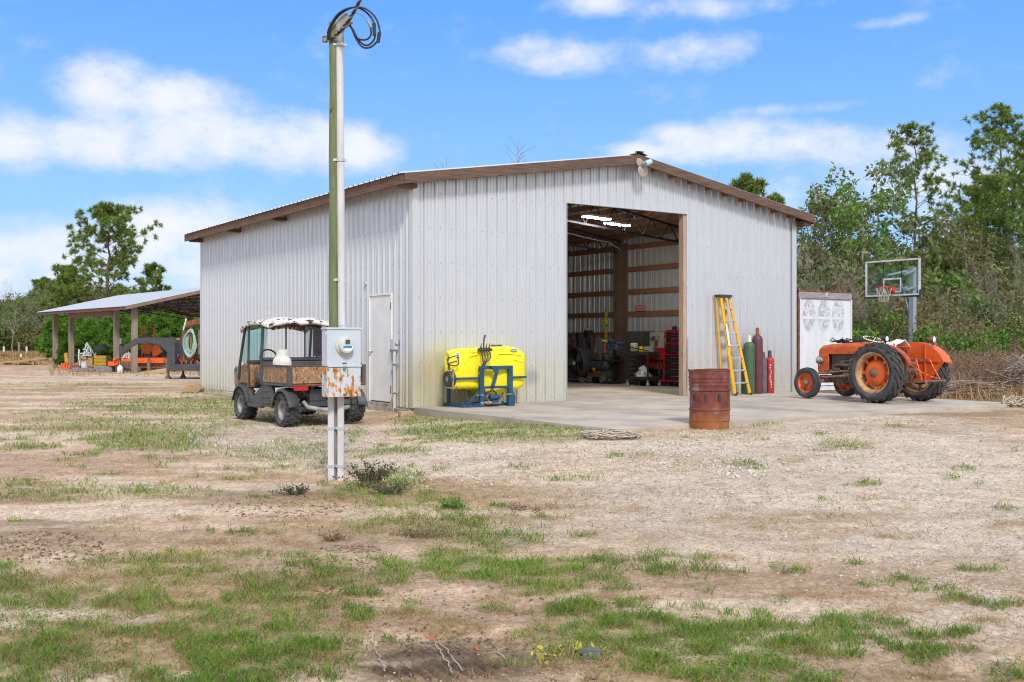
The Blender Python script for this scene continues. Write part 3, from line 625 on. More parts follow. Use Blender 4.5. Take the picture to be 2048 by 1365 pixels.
# roots across the print
mb = MB()
for (a, b_, c_) in [((1475/2,1010/2),(1530/2,1110/2),.004)]: pass
for pts in [[(735,1268),(740,1282),(752,1300),(765,1322),(770,1340)],[(857,1268),(872,1290),(885,1310),(897,1330),(905,1345)],[(868,1270),(888,1292),(905,1318),(925,1342)],[(975,1262),(990,1290),(1010,1320)],[(733,1262),(732,1275),(738,1288)],[(800,1262),(815,1290)]]:
    q = []
    for (px_, py_) in pts:
        Yd = F*1.40/(py_-HY); X = (px_-CX)/F*Yd; q.append((X, Yd, gzs(X, Yd)-.014))
    qq = []
    for i in range(len(q)-1):
        for k in range(4):
            f = k/4; j = .010 if k else 0
            qq.append(tuple(q[i][c]*(1-f)+q[i+1][c]*f+(random.uniform(-j, j) if c < 2 else 0) for c in range(3)))
    qq.append(q[-1]); mb.tube(qq, .0028, 4)
tag(mb.build('bare_roots', 'rope'), kind='stuff')
# ---------------------------------------------------------------- barn
BW_, BD_ = 10.3, 12.24
def ztop(t): return 4.18+.16*((t+.35) if t <= 5.15 else (10.65-t))
barn = thing('metal_barn', 'large corrugated metal barn with brown wooden fascia and an open front bay', 'barn', (LX, LY, 0), TH)
PITCH = .2286
def rib_profile(a, b):
    "breakpoints (pos, height) of the ribbed sheet between a and b: a tall rib every 9 inches with two low ones between"
    pts = [(a, None)]
    k0 = int(math.floor(a/PITCH))-1; k1 = int(math.ceil(b/PITCH))+1
    for k in range(k0, k1+1):
        c = k*PITCH
        for dx, h in ((-.031, 0), (-.012, .030), (.012, .030), (.031, 0), (.062, 0), (.066, .007), (.082, .007), (.086, 0), (.142, 0), (.146, .007), (.162, .007), (.166, 0)):
            if a+.002 < c+dx < b-.002: pts.append((c+dx, h))
    pts.append((b, None))
    def hat(p):
        k = round(p/PITCH); d = abs(p-k*PITCH); return .030 if d < .012 else max(0, .030*(1-(d-.012)/.019))
    return [(p, hat(p) if h is None else h) for p, h in pts]
def sheet(a, b, zb, zt, place, name, mat, parent):
    pr = rib_profile(a, b); vs = []; fs = []
    for p, h in pr:
        z0 = zb(p) if callable(zb) else zb; z1 = zt(p) if callable(zt) else zt
        vs += [place(p, h, z0), place(p, h, z1)]
    for i in range(len(pr)-1): fs.append((2*i, 2*i+2, 2*i+3, 2*i+1))
    m = MB(); m.add(vs, fs); return m.build(name, mat, parent)
OP0, OP1, OPZ = 3.49, 6.787, 3.98
front = lambda p, h, z: (p, -h, z)
cuts = [0, .914, 1.829, 2.743, OP0]
top = lambda p: ztop(p)-.03
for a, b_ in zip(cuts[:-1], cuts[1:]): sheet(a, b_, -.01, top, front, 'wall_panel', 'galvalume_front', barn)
c2 = [OP0, 4.30, 5.15, 6.0, OP1]
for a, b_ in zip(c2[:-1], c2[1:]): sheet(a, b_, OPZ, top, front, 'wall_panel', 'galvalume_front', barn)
c3 = [OP1, 7.6, 8.5, 9.4, BW_]
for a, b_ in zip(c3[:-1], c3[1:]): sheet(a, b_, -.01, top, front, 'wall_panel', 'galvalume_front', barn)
# left side wall with the man door
D0, D1, DZ0, DZ1 = .81, 1.75, .03, 2.10
left = lambda p, h, z: (-h, p, z)
zlb = lambda p: -.02-.008*p
e = [0, D0]; sheet(0, D0, zlb, ztop(0)-.03, left, 'wall_panel', 'galvalume_plain', barn)
sheet(D0, D1, DZ1, ztop(0)-.03, left, 'wall_panel', 'galvalume_plain', barn)
cs = [D1]+[D1+.874*i for i in range(1, 12)]+[BD_]
for a, b_ in zip(cs[:-1], cs[1:]): sheet(a, b_, zlb, ztop(0)-.03, left, 'wall_panel', 'galvalume_plain', barn)
right = lambda p, h, z: (BW_+h, p, z)
for i in range(13):
    a, b_ = i*BD_/13, (i+1)*BD_/13; sheet(a, b_, -.01, ztop(BW_)-.03, right, 'wall_panel', 'galvalume_inside', barn)
back = lambda p, h, z: (p, BD_+h, z)
for i in range(11):
    a, b_ = i*BW_/11, (i+1)*BW_/11; sheet(a, b_, -.02, top, back, 'wall_panel', 'galvalume_inside', barn)
# corner trims, drip edges, header trim
m = MB(); m.box(-.036, .075, -.038, -.034, -.02, ztop(0)-.19); m.box(-.038, -.034, -.034, .095, -.02, ztop(0)-.19); m.build('corner_trim', 'galvalume_plain', barn, bevel=.002)
m = MB(); m.box(BW_-.12, BW_+.03, -.038, -.034, -.01, ztop(BW_)-.19); m.box(BW_+.026, BW_+.030, -.026, .10, -.01, ztop(BW_)-.19); m.build('corner_trim', 'galvalume_plain', barn)
m = MB(); m.box(-.030, -.026, BD_-.09, BD_+.03, -.12, ztop(0)-.19); m.box(-.026, .1, BD_+.026, BD_+.03, -.12, ztop(0)-.19); m.build('corner_trim', 'galvalume_plain', barn)
m = MB(); m.box(OP0, OP1, -.030, .04, OPZ-.012, OPZ-.002); m.build('header_trim', 'galvanised_steel', barn)
m = MB(); m.box(OP0-.012, OP0-.001, -.028, .09, 0, OPZ-.013); m.build('jamb_trim', 'galvanised_steel', barn)
# torn lower corner of the right jamb sheet
m = MB(); pts = [(OP1+.0, -.03, .0), (OP1-.03, -.06, .35), (OP1-.015, -.05, .9), (OP1, -.03, 1.3)]
m.add(pts+[(OP1+.035, -.026, 1.3), (OP1+.035, -.03, 0)], [(0, 1, 2, 3, 4, 5)]); m.build('bent_trim', 'galvalume_plain', barn)
# screws
def screws(name, pts, nrm):
    m = MB()
    for p in pts:
        p = Vector(p); n_ = Vector(nrm); a = Vector((n_.y, -n_.x, 0)).normalized()*.007; u = Vector((0, 0, .007))
        m.add([p-a-u, p+a-u, p+a+u, p-a+u, p+n_*.006], [(0, 1, 4), (1, 2, 4), (2, 3, 4), (3, 0, 4)])
    o = m.build(name, 'dark_grey_plastic', barn); o['kind'] = 'stuff'
SZ = [.12, .72, 1.36, 2.0, 2.64, 3.28, 3.92]
pts = [(-.001, k*PITCH+.114, z) for z in SZ for k in range(53) if not (D0-.1 < k*PITCH+.114 < D1+.1 and z < 2.15)]; screws('screws', pts, (-1, 0, 0))
pts = [(k*PITCH+.114, -.001, z) for z in SZ for k in range(45) if not (OP0-.03 < k*PITCH+.114 < OP1+.03 and z < OPZ+.05)]; screws('screws', pts, (0, -1, 0))
# timber frame: posts, girts
def part_box(name, mat, parent, *a, bevel=.004):
    m = MB(); m.box(*a); return m.build(name, mat, parent, bevel=bevel)
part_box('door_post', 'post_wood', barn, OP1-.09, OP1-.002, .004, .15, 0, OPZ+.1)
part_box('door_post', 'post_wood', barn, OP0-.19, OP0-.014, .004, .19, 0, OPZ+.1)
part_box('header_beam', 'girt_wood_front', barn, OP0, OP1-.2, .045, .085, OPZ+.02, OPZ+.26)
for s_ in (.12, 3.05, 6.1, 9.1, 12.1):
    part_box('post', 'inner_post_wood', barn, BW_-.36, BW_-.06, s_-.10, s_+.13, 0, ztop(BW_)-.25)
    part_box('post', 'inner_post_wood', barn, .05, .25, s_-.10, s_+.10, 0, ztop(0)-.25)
for (x0) in (2.6, 7.8): part_box('post', 'inner_post_wood', barn, x0, x0+.2, BD_-.3, BD_-.1, 0, ztop(x0)-.3)
for z in (.755, 1.39, 1.97, 2.60, 3.24, 3.87):
    for s0, s1 in ((.24, 2.94), (3.19, 5.99), (6.24, 8.99), (9.24, 11.99)):
        part_box('girt', 'girt_wood', barn, BW_-.045, BW_-.004, s0, s1, z-.07, z+.07)
        if not (s0 < 1): part_box('girt', 'girt_wood', barn, .004, .045, s0, s1, z-.07, z+.07)
    part_box('girt', 'girt_wood_front', barn, .3, BW_-.4, BD_-.05, BD_-.008, z-.07, z+.07)
    part_box('girt', 'girt_wood_front', barn, .2, OP0-.2, .006, .045, z-.07, z+.07)
    part_box('girt', 'girt_wood_front', barn, OP1+.002, BW_-.1, .006, .045, z-.07, z+.07)
# steel web trusses across the barn
def truss(s_, parent, t0=.25, t1=10.05, zw=3.70, rise=.10, depth0=.28, mat='dark_truss_steel', zt=ztop, drop=.24, mid=5.15, r=.03):
    m = MB(); N = 16; T_ = [t0+(t1-t0)*i/N for i in range(N+1)]
    topz = [zt(t)-drop for t in T_]; botz = [zw+(rise*10)*0+ (min(t-t0, t1-t)/(mid-t0))*rise*4.2 for t in T_]
    for i in range(N):
        m.bar((T_[i], s_, topz[i]), (T_[i+1], s_, topz[i+1]), .05, .05); m.bar((T_[i], s_, botz[i]), (T_[i+1], s_, botz[i+1]), .05, .05)
        tm = (T_[i]+T_[i+1])/2; zt_ = (topz[i]+topz[i+1])/2
        m.bar((T_[i], s_, botz[i]), (tm, s_, zt_), .022, .022); m.bar((tm, s_, zt_), (T_[i+1], s_, botz[i+1]), .022, .022)
    m.bar((t0, s_, botz[0]-.02), (t0, s_, topz[0]+.02), .06, .06); m.bar((t1, s_, botz[-1]-.02), (t1, s_, topz[-1]+.02), .06, .06)
    m.build('truss', mat, parent)
for s_ in (3.05, 6.1, 9.1): truss(s_, barn)
# purlins and roof sheets
RAKE = .32
NP_ = 10
for side in (0, 1):
    for i in range(NP_):
        t = -.28+ i*(5.38/NP_) if side == 0 else 10.58-i*(5.38/NP_)
        z = ztop(t)-.035
        m = MB(); m.box(t-.02, t+.02, -RAKE+.045, BD_+RAKE-.045, z-.14, z); m.build('purlin', 'girt_wood', barn)
def roof_sheet(s0, s1, t0, t1, parent, mat, zf, name='roof_panel'):
    pr = rib_profile(s0, s1); vs = []; fs = []
    for p, h in pr: vs += [(t0, p, zf(t0)+h), (t1, p, zf(t1)+h)]
    for i in range(len(pr)-1): fs.append((2*i, 2*i+2, 2*i+3, 2*i+1))
    m = MB(); m.add(vs, fs); return m.build(name, mat, parent)
n = 14
for i in range(n):
    a = -RAKE+(BD_+2*RAKE)*i/n; b_ = -RAKE+(BD_+2*RAKE)*(i+1)/n
    roof_sheet(a, b_, -.43, 5.15, barn, 'galvalume_roof', ztop); roof_sheet(a, b_, 5.15, 10.73, barn, 'galvalume_roof', ztop)
m = MB(); m.add([(4.95, -RAKE-.04, ztop(4.95)+.03), (5.15, -RAKE-.04, ztop(5.15)+.045), (5.35, -RAKE-.04, ztop(5.35)+.03), (4.95, BD_+RAKE+.04, ztop(4.95)+.03), (5.15, BD_+RAKE+.04, ztop(5.15)+.045), (5.35, BD_+RAKE+.04, ztop(5.35)+.03)], [(0, 1, 4, 3), (1, 2, 5, 4)])
m.box(5.07, 5.23, -RAKE-.05, -RAKE+.06, ztop(5.15)+.046, ztop(5.15)+.065); m.build('ridge_cap', 'dark_grey_plastic', barn)
# fascia boards
def fascia_rake(t0, t1, s0, s1, h=.185):
    m = MB(); m.add([(t0, s0, ztop(t0)-h), (t1, s0, ztop(t1)-h), (t1, s0, ztop(t1)-.004), (t0, s0, ztop(t0)-.004), (t0, s1, ztop(t0)-h), (t1, s1, ztop(t1)-h), (t1, s1, ztop(t1)-.004), (t0, s1, ztop(t0)-.004)],
      [(0, 1, 2, 3), (7, 6, 5, 4), (0, 4, 5, 1), (3, 2, 6, 7), (1, 5, 6, 2), (4, 0, 3, 7)]); m.build('fascia_board', 'fascia_wood', barn)
fascia_rake(-.35, 2.4, -RAKE, -RAKE+.04); fascia_rake(2.405, 5.148, -RAKE, -RAKE+.04)
fascia_rake(5.152, 7.9, -RAKE, -RAKE+.04); fascia_rake(7.905, 10.65, -RAKE, -RAKE+.04)
fascia_rake(-.35, 5.148, BD_+RAKE-.04, BD_+RAKE); fascia_rake(5.152, 10.65, BD_+RAKE-.04, BD_+RAKE)
for a, b_ in ((-RAKE+.042, 4.0), (4.004, 8.2), (8.204, BD_+RAKE-.042)):
    for t in (-.39, 10.65): m = MB(); m.box(t, t+.04, a, b_, ztop(-.35)-.195, ztop(-.35)-.02); m.build('fascia_board', 'fascia_wood_side', barn)
for s_ in (-.12, 6.1-.1, 9.1-.1, 12.15): m = MB(); m.box(-.345, -.035, s_-.1, s_+.1, ztop(0)-.285, ztop(0)-.21); m.build('eave_block', 'fascia_wood', barn)
m = MB(); m.box(10.34, 10.60, -.25, .05, ztop(10.3)-.30, ztop(10.3)-.2); m.build('eave_block', 'fascia_wood', barn)
# soffit shade boards between purlins on the front rake (right slope shows the purlin ends)
# man door
door = MB().box(-.012, .03, D0+.035, D1-.035, DZ0+.02, DZ1-.03).build('door', 'white_door', barn, bevel=.003)
m = MB(); m.box(-.03, .02, D0, D0+.032, DZ0, DZ1); m.box(-.03, .02, D1-.032, D1, DZ0, DZ1); m.box(-.03, .02, D0+.033, D1-.033, DZ1-.028, DZ1); m.build('door_frame', 'white_door', barn)
m = MB(); m.lathe([(0, -.075), (.022, -.072), (.03, -.055), (.024, -.04), (.012, -.035), (.012, -.016), (.032, -.014), (.034, -.0125)], (0, D1-.10, 1.0), 'x', 14); m.build('door_knob', 'brass_knob', door, smooth=40)
for z in (.28, 1.06, 1.86): MB().box(-.034, -.031, D0+.002, D0+.03, z-.07, z+.07).build('hinge', 'rust', door)
part_box('door_sill', 'concrete_edge', barn, -.06, .03, D0-.05, D1+.05, -.14, DZ0-.003)
MB().lathe([(0, -.05), (.05, -.045), (.055, -.02), (.075, -.019), (.08, -.001)], (0, 1.885, 2.33), 'x', 16).build('vent_cover', 'galvanised_steel', barn, smooth=40)
# electrical riser on the side wall
m = MB(); m.tube([(-.075, .59, -.18), (-.075, .59, 1.06)], .032, 12); m.build('conduit', 'white_pvc', barn, smooth=50)
m = MB(); m.box(-.13, -.026, .52, .66, 1.04, 1.24); m.tube([(-.08, .48, 1.17), (-.08, .50, 1.17)], .035, 10); m.build('junction_box', 'white_pvc', barn, bevel=.004)
for z in (.25, .78): m = MB(); m.box(-.115, -.024, .53, .65, z-.012, z+.012); m.build('strap', 'galvanised_steel', barn)
# inside slab
tag(MB().box(.0, BW_, .0, BD_, -.35, 0).build('barn_floor', 'concrete', barn))
# footing that shows outside the left wall
m = MB(); m.prism([(7.2, -.20), (7.2, -.12), (11.9, -.155), (12.6, -.20), (12.6, -.42), (7.2, -.42)], -.62, -.03, 'yz'); m.build('footing', 'concrete_edge', barn)
m = MB(); m.prism([(0, -.045), (3.2, -.06), (3.2, -.4), (0, -.4)], -.10, -.035, 'yz'); m.build('footing', 'concrete_edge', barn)
# ridge plate and floodlight
m = MB(); m.lathe([(0, -.36), (.12, -.36), (.135, -.35), (.135, -.33), (0, -.325)], (5.22, 0, 4.73), 'y', 22); m.build('lamp_back_plate', 'disc_stone', barn, smooth=40)
m = MB(); m.lathe([(0, -.36), (.08, -.36), (.085, -.345), (.07, -.325), (0, -.322)], (5.12, 0, 4.90), 'y', 18); m.tube([(5.16, -.37, 4.84), (5.16, -.44, 4.88), (5.24, -.46, 4.88)], .03, 8); m.build('lamp_bracket', 'disc_stone', barn, smooth=40)
m = MB(); m.cyl((5.20, -.46, 4.86), (5.31, -.50, 4.91), .06, .055, 14); m.build('lamp_head', 'cap_blue', barn, smooth=40)
# apron: separate pours with joints
apron = thing('concrete_apron', None, None, (LX, LY, 0), TH); apron['kind'] = 'structure'; del apron['kind']
apron['label'] = 'stained concrete apron slab in front of the barn'; apron['category'] = 'concrete slab'
xs_ = [0, 3.45, 6.85, 10.3]
for i in range(3):
    for (s0, s1) in ((-5.58, -2.8), (-2.788, -.035)):
        m = MB(); m.box(xs_[i]+(.004 if i else 0), xs_[i+1]-(.004 if i < 2 else 0), s0, s1, -.30, 0); m.build('slab', 'concrete', apron, bevel=.006)
m = MB(); m.box(.02, 10.28, -5.5, -.04, -.31, -.02); m.build('joint_filler', 'concrete_edge', apron)
# ceiling lights
for (px, py) in ((1193, 438), (1234, 451)):
    Yd = (4.12-CAMZ)*F/(HY-py); x = (px-CX)/F*Yd
    L_ = thing('ceiling_light', 'bright strip light nearer the doorway under the barn roof' if px > 1200 else 'bright strip light farther left under the barn roof', 'ceiling light', (x, Yd, 4.12), TH+math.radians(12), 'strip lights under the barn roof')
    MB().box(-.46, .46, -.10, .10, .02, .07).build('housing', 'white_plastic', L_)
    MB().box(-.44, .44, -.085, .085, .0, .019).build('diffuser', 'lamp_glow', L_)
    m = MB(); m.tube([(-.4, 0, .07), (-.4, 0, .75)], .004, 4); m.tube([(.4, 0, .07), (.4, 0, .75)], .004, 4); m.build('hanger', 'dark_truss_steel', L_)
# conduit along the middle truss
m = MB(); m.tube([(6.2, 5.95, 4.42), (8.8, 5.95, 4.05), (9.5, 5.95, 3.98), (9.9, 5.95, 3.82)], .018, 8); m.build('ceiling_conduit', 'white_pvc', barn)
# ---------------------------------------------------------------- helpers for machines
def lug(m, side, a0, sweep, R, w, h, th, xi=.0, axis='x', mat=0, taper=.8):
    "one tread bar: from the middle of the tread to its shoulder, raked by sweep"
    def p(x, a, r): return (x, r*math.cos(a), r*math.sin(a))
    xe = side*w/2; x0 = side*xi
    b = [(x0, a0-th/2), (x0, a0+th/2), (xe, a0+sweep+th/2), (xe, a0+sweep-th/2)]
    vs = [p(x, a, (R if abs(x) < abs(xe)*.99 else R-.012)-.004) for x, a in b]+[p(x, a0+(a-a0)*1.0+(0), (R+h) if abs(x) < abs(xe)*.99 else R+h*taper-.012) for x, a in b]
    m.add(vs, [(0, 1, 2, 3), (7, 6, 5, 4), (0, 4, 5, 1), (1, 5, 6, 2), (2, 6, 7, 3), (3, 7, 4, 0)], mat)
def tyre_profile(R, w, rr, bulge=.06):
    h = w/2
    return [(rr, -h*.78), (rr+.02, -h*.92), ((R+rr)/2, -h-bulge*.2), (R-.05, -h*.98), (R-.012, -h*.86), (R, -h*.45), (R+.004, 0), (R, h*.45), (R-.012, h*.86), (R-.05, h*.98), ((R+rr)/2, h+bulge*.2), (rr+.02, h*.92), (rr, h*.78)]
# ================================================================ red-orange farm tractor
HR = math.atan2(.523, .852)
TR = thing('farm_tractor', 'old orange farm tractor parked on the right of the concrete apron', 'tractor', (7.62, 20.28, 0), HR)
def rear_wheel(x):
    s = 1 if x > 0 else -1
    R = .555; wid = .30
    rim = MB()
    rim.lathe([(.385, -.12), (.40, -.135), (.375, -.13), (.345, -.09), (.33, -.03), (.33, .03), (.345, .09), (.375, .13), (.40, .135), (.385, .12)], (0, 0, 0), 'x', 36)
    w = rim.build('wheel', 'rim_beige', TR, smooth=40); w.location = (x, 0, R+.03)
    ty = MB(); ty.lathe(tyre_profile(R, wid, .385), (0, 0, 0), 'x', 44)
    for k in range(20):
        a = 2*math.pi*k/20; lug(ty, 1, a, -.40, R, wid, .038, .10, -.012); lug(ty, -1, a+math.pi/20, -.40, R, wid, .038, .10, -.012)
    t = ty.build('tyre', 'rubber', w, smooth=35)
    d = MB(); d.lathe([(0, s*.10), (.05, s*.105), (.06, s*.09), (.075, s*.085), (.10, s*.095), (.18, s*.085), (.235, s*.045), (.25, s*.0), (.262, -s*.01), (.262, -s*.03)], (0, 0, 0), 'x', 36)
    for k in range(8):
        a = k*math.pi/4; d.box(-.03, .0, -.03, .03, .25, .345, 0, Matrix.Rotation(a, 4, 'X'))
    d.build('wheel_disc', 'red_paint' if False else 'orange_paint', w, smooth=35)
    hb = MB(); hb.lathe([(0, s*.135), (.045, s*.13), (.05, s*.115), (.085, s*.11), (.09, s*.085)], (0, 0, 0), 'x', 18)
    for k in range(8):
        a = k*math.pi/4; hb.cyl((s*.09, .065*math.cos(a), .065*math.sin(a)), (s*.125, .065*math.cos(a), .065*math.sin(a)), .012, n=6)
    hb.build('hub', 'rusty_steel', w, smooth=35)
    return w
rear_wheel(-.66); rear_wheel(.66)
def front_wheel(x):
    R = .318; wid = .15; s = 1 if x > 0 else -1
    rim = MB(); rim.lathe([(.205, -.06), (.215, -.065), (.20, -.05), (.18, -.03), (.18, .03), (.20, .05), (.215, .065), (.205, .06)], (0, 0, 0), 'x', 30)
    rim.lathe([(.185, s*.01), (.15, s*.005), (.12, s*.03), (.09, s*.035), (.06, s*.03)], (0, 0, 0), 'x', 30)
    w = rim.build('wheel', 'orange_worn', TR, smooth=40); w.location = (x, 1.80, R+.012)
    ty = MB(); ty.lathe([(.205, -.062), (.23, -.085), (.265, -.09), (.295, -.08), (.312, -.06), (.305, -.045), (.305, -.035), (.318, -.03), (.308, -.016), (.308, -.012), (.321, -.008), (.321, .008), (.308, .012), (.308, .016), (.318, .03), (.305, .035), (.305, .045), (.312, .06), (.295, .08), (.265, .09), (.23, .085), (.205, .062)], (0, 0, 0), 'x', 40)
    ty.build('tyre', 'rubber', w, smooth=30)
    h = MB(); h.lathe([(0, s*.10), (.03, s*.095), (.035, s*.07), (.055, s*.06), (.06, s*.03), (.075, s*.025)], (0, 0, 0), 'x', 16); h.build('hub', 'rusty_steel', w, smooth=35)
front_wheel(-.60); front_wheel(.60)
m = MB()                                             # axle, gearbox, engine block
m.lathe([(.10, -.56), (.11, -.45), (.075, -.40), (.085, -.25), (.16, -.17), (.17, 0), (.16, .17), (.085, .25), (.075, .40), (.11, .45), (.10, .56)], (0, 0, .585), 'x', 16)
m.prism([(-.20, .42), (-.24, .60), (-.20, .86), (.35, .84), (.45, .78), (.72, .80), (.78, .42), (.40, .36), (.1, .36)], -.16, .16, 'yz')
m.box(-.13, .13, .72, 1.58, .38, .72); m.box(-.10, .10, .86, 1.60, .72, .94); m.box(-.13, .13, .42, .86, .80, .95); m.box(-.15, .15, .9, 1.45, .33, .40)
m.build('transmission', 'engine_metal', TR, bevel=.02)
m = MB()
for i in range(4): m.cyl((-.10, .92+.14*i, .74), (-.20, .92+.14*i, .70), .03, n=8); m.tube([(-.12, .9+.14*i, .84), (-.15, .93+.13*i, .80), (-.16, 1.0, .66+.02*i)], .008, 5)
m.tube([(-.20, .86, .70), (-.20, 1.4, .70)], .035, 8); m.cyl((-.16, 1.28, .60), (-.16, 1.46, .60), .065, n=12); m.cyl((-.18, 1.0, .50), (-.18, 1.20, .50), .05, n=12)
m.cyl((-.15, .86, .46), (-.15, .86, .62), .06, n=12); m.tube([(-.16, 1.35, .66), (-.2, 1.25, .75), (-.17, 1.0, .82)], .014, 6); m.box(-.22, -.13, 1.2, 1.28, .72, .80)
m.tube([(-.1, 1.62, .52), (-.12, 1.55, .62), (-.1, 1.48, .68)], .025, 8)
m.build('engine_parts', 'engine_metal', TR, smooth=35)
m = MB()                                             # bonnet: rounded top over the engine, cowl and nose
def arch(y, w, zl, zt, n=8):
    r = min(w, zt-zl)*.55; pts = [(-w, y, zl)]
    for k in range(n+1):
        a = math.pi-k*math.pi/2/n; pts.append((-w+r+r*math.cos(a), y, zt-r+r*math.sin(a)))
    for k in range(n+1):
        a = math.pi/2-k*math.pi/2/n; pts.append((w-r+r*math.cos(a), y, zt-r+r*math.sin(a)))
    pts.append((w, y, zl)); return pts
secs = [(.42, .165, .98, 1.12), (.55, .19, .93, 1.165), (.80, .20, .93, 1.175), (1.2, .19, .935, 1.16), (1.6, .18, .925, 1.135), (1.80, .175, .90, 1.11), (1.88, .16, .90, 1.06)]
P_ = [arch(*s) for s in secs]; K = len(P_[0]); vs = [q for s in P_ for q in s]; fs = []
for i in range(len(secs)-1):
    for k in range(K-1): fs.append((i*K+k, i*K+k+1, (i+1)*K+k+1, (i+1)*K+k))
fs.append(tuple(range(K))); fs.append(tuple((len(secs)-1)*K+k for k in range(K))[::-1])
m.add(vs, fs); hood = m.build('bonnet', 'orange_worn', TR, smooth=40)
m = MB()                                             # nose shell with grille sides
m.prism([(1.66, .50), (1.62, .62), (1.60, .80), (1.62, .92), (1.86, .92), (1.895, .85), (1.90, .60), (1.86, .50)], -.185, -.16, 'yz')
m.prism([(1.66, .50), (1.62, .62), (1.60, .80), (1.62, .92), (1.86, .92), (1.895, .85), (1.90, .60), (1.86, .50)], .16, .185, 'yz')
m.box(-.16, .16, 1.865, 1.89, .50, .56); m.box(-.16, .16, 1.865, 1.89, .88, 1.02)
m.build('nose_shell', 'orange_worn', TR, bevel=.008)
m = MB()
for k in range(10): m.box(-.15+k*.0322, -.138+k*.0322, 1.872, 1.885, .56, .88)
m.build('grille', 'orange_worn', TR)
MB().box(-.15, .15, 1.66, 1.74, .52, .90).build('radiator', 'engine_metal', TR)
m = MB()
for s in (-1, 1): m.prism([(.62, .93), (.55, 1.06), (.42, 1.08), (.38, .86), (.50, .80), (.66, .88)], s*.17, s*.195, 'yz')
m.build('dash_cowl', 'orange_paint', TR, bevel=.004)
m = MB()                                             # front axle, radius rods, steering arms
m.bar((-.52, 1.80, .36), (.52, 1.80, .36), .07, .08); m.box(-.12, .12, 1.66, 1.90, .36, .48)
for s in (-1, 1):
    m.tube([(s*.30, .62, .52), (s*.50, 1.70, .44)], .022, 8); m.tube([(s*.24, .70, .62), (s*.53, 1.62, .53)], .014, 8); m.cyl((s*.52, 1.80, .28), (s*.52, 1.80, .50), .03, n=10); m.cyl((s*.50, 1.80, .33), (s*.60, 1.80, .33), .03, n=10)
    m.box(s*.17-.03, s*.17+.03, .6, 1.7, .56, .60)
m.build('front_axle', 'rusty_steel', TR, smooth=35)
def pod(x, y, z, r, yaw, name='headlight', lens=True, body='grey_pod'):
    p = MB(); p.lathe([(0, -.11), (r*.45, -.10), (r*.8, -.06), (r, 0), (r*1.05, .01), (r*1.02, .02)], (0, 0, 0), 'y', 20); p.cyl((0, -.02, -r), (0, -.02, -r-.05), .012, n=6)
    o = p.build(name, body, TR, smooth=40); o.location = (x, y, z); o.rotation_euler = (0, 0, yaw)
    if lens: q = MB(); q.lathe([(0, .035), (r*.6, .03), (r*.98, .015)], (0, 0, 0), 'y', 20); l = q.build('lens', 'lamp_lens', o, smooth=60)
    return o
pod(-.245, 1.82, .80, .075, .15); pod(.245, 1.82, .80, .075, -.1)
m = MB(); m.cyl((-.24, 1.80, .70), (-.16, 1.80, .68), .012, n=6); m.cyl((.24, 1.80, .70), (.16, 1.80, .68), .012, n=6); m.build('lamp_bracket', 'rusty_steel', TR)
# fenders: outer skirt plate plus curved top, inner side seen on the far one
def fender(s):
    x0, x1 = s*.475, s*.50
    arc = []
    for k in range(13):
        a = math.radians(10+k*150/12); arc.append((-.70*math.cos(a)*1.0+.0, .60+(.585 if s > 0 else .545)*math.sin(a)))
    arc = [(-y_, z_) for y_, z_ in arc]              # from front to rear
    poly = [(.40, .62)]+[(y_, z_) for y_, z_ in arc if y_ < .62]+[(-.66, .80), (-.30, .36), (.12, .40)]
    m = MB(); m.prism(poly, x0, x1, 'yz'); o = m.build('fender', 'orange_paint', TR, bevel=.004)
    t = MB(); n = len(arc); pts = [q for q in arc if q[0] < .62]; xi, xo = s*.50, s*(.74 if s > 0 else .56)
    vs = [(xi, y_, z_) for y_, z_ in pts]+[(xo, y_, z_-.02) for y_, z_ in pts]+[(xi, y_, z_-.006) for y_, z_ in pts]+[(xo+s*.004, y_, z_-.05) for y_, z_ in pts]; k = len(pts)
    fs = [(i, i+1, k+i+1, k+i) for i in range(k-1)]+[(k+i, k+i+1, 3*k+i+1, 3*k+i) for i in range(k-1)]+[(2*k+i, 3*k+i, 3*k+i+1, 2*k+i+1) for i in range(k-1)]
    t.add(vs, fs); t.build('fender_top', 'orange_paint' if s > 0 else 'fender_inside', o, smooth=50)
    r = MB(); r.bar((x0-s*.012, -.56, .80), (x0-s*.012, .35, .80), .02, .022); r.bar((x0-s*.012, -.25, .42), (x0-s*.012, -.25, 1.15), .02, .022); r.build('rib', 'orange_paint', o)
    return o
fR = fender(1); fL = fender(-1)
m = MB(); m.lathe([(0, -.02), (.05, -.018), (.055, 0), (0, .001)], (.46, .20, .98), 'x', 14); m.box(.44, .474, .15, .30, .90, 1.06); m.build('tool_bracket', 'fender_inside', TR, smooth=40)
o = pod(.52, -.40, 1.225, .07, math.pi+.25, 'work_lamp', True, 'rusty_steel'); o = pod(-.40, -.02, 1.24, .055, math.pi+.1, 'work_lamp', True, 'black_plastic')
MB().box(.48, .55, -.46, -.40, 1.12, 1.17).build('tail_bracket', 'rusty_steel', TR)
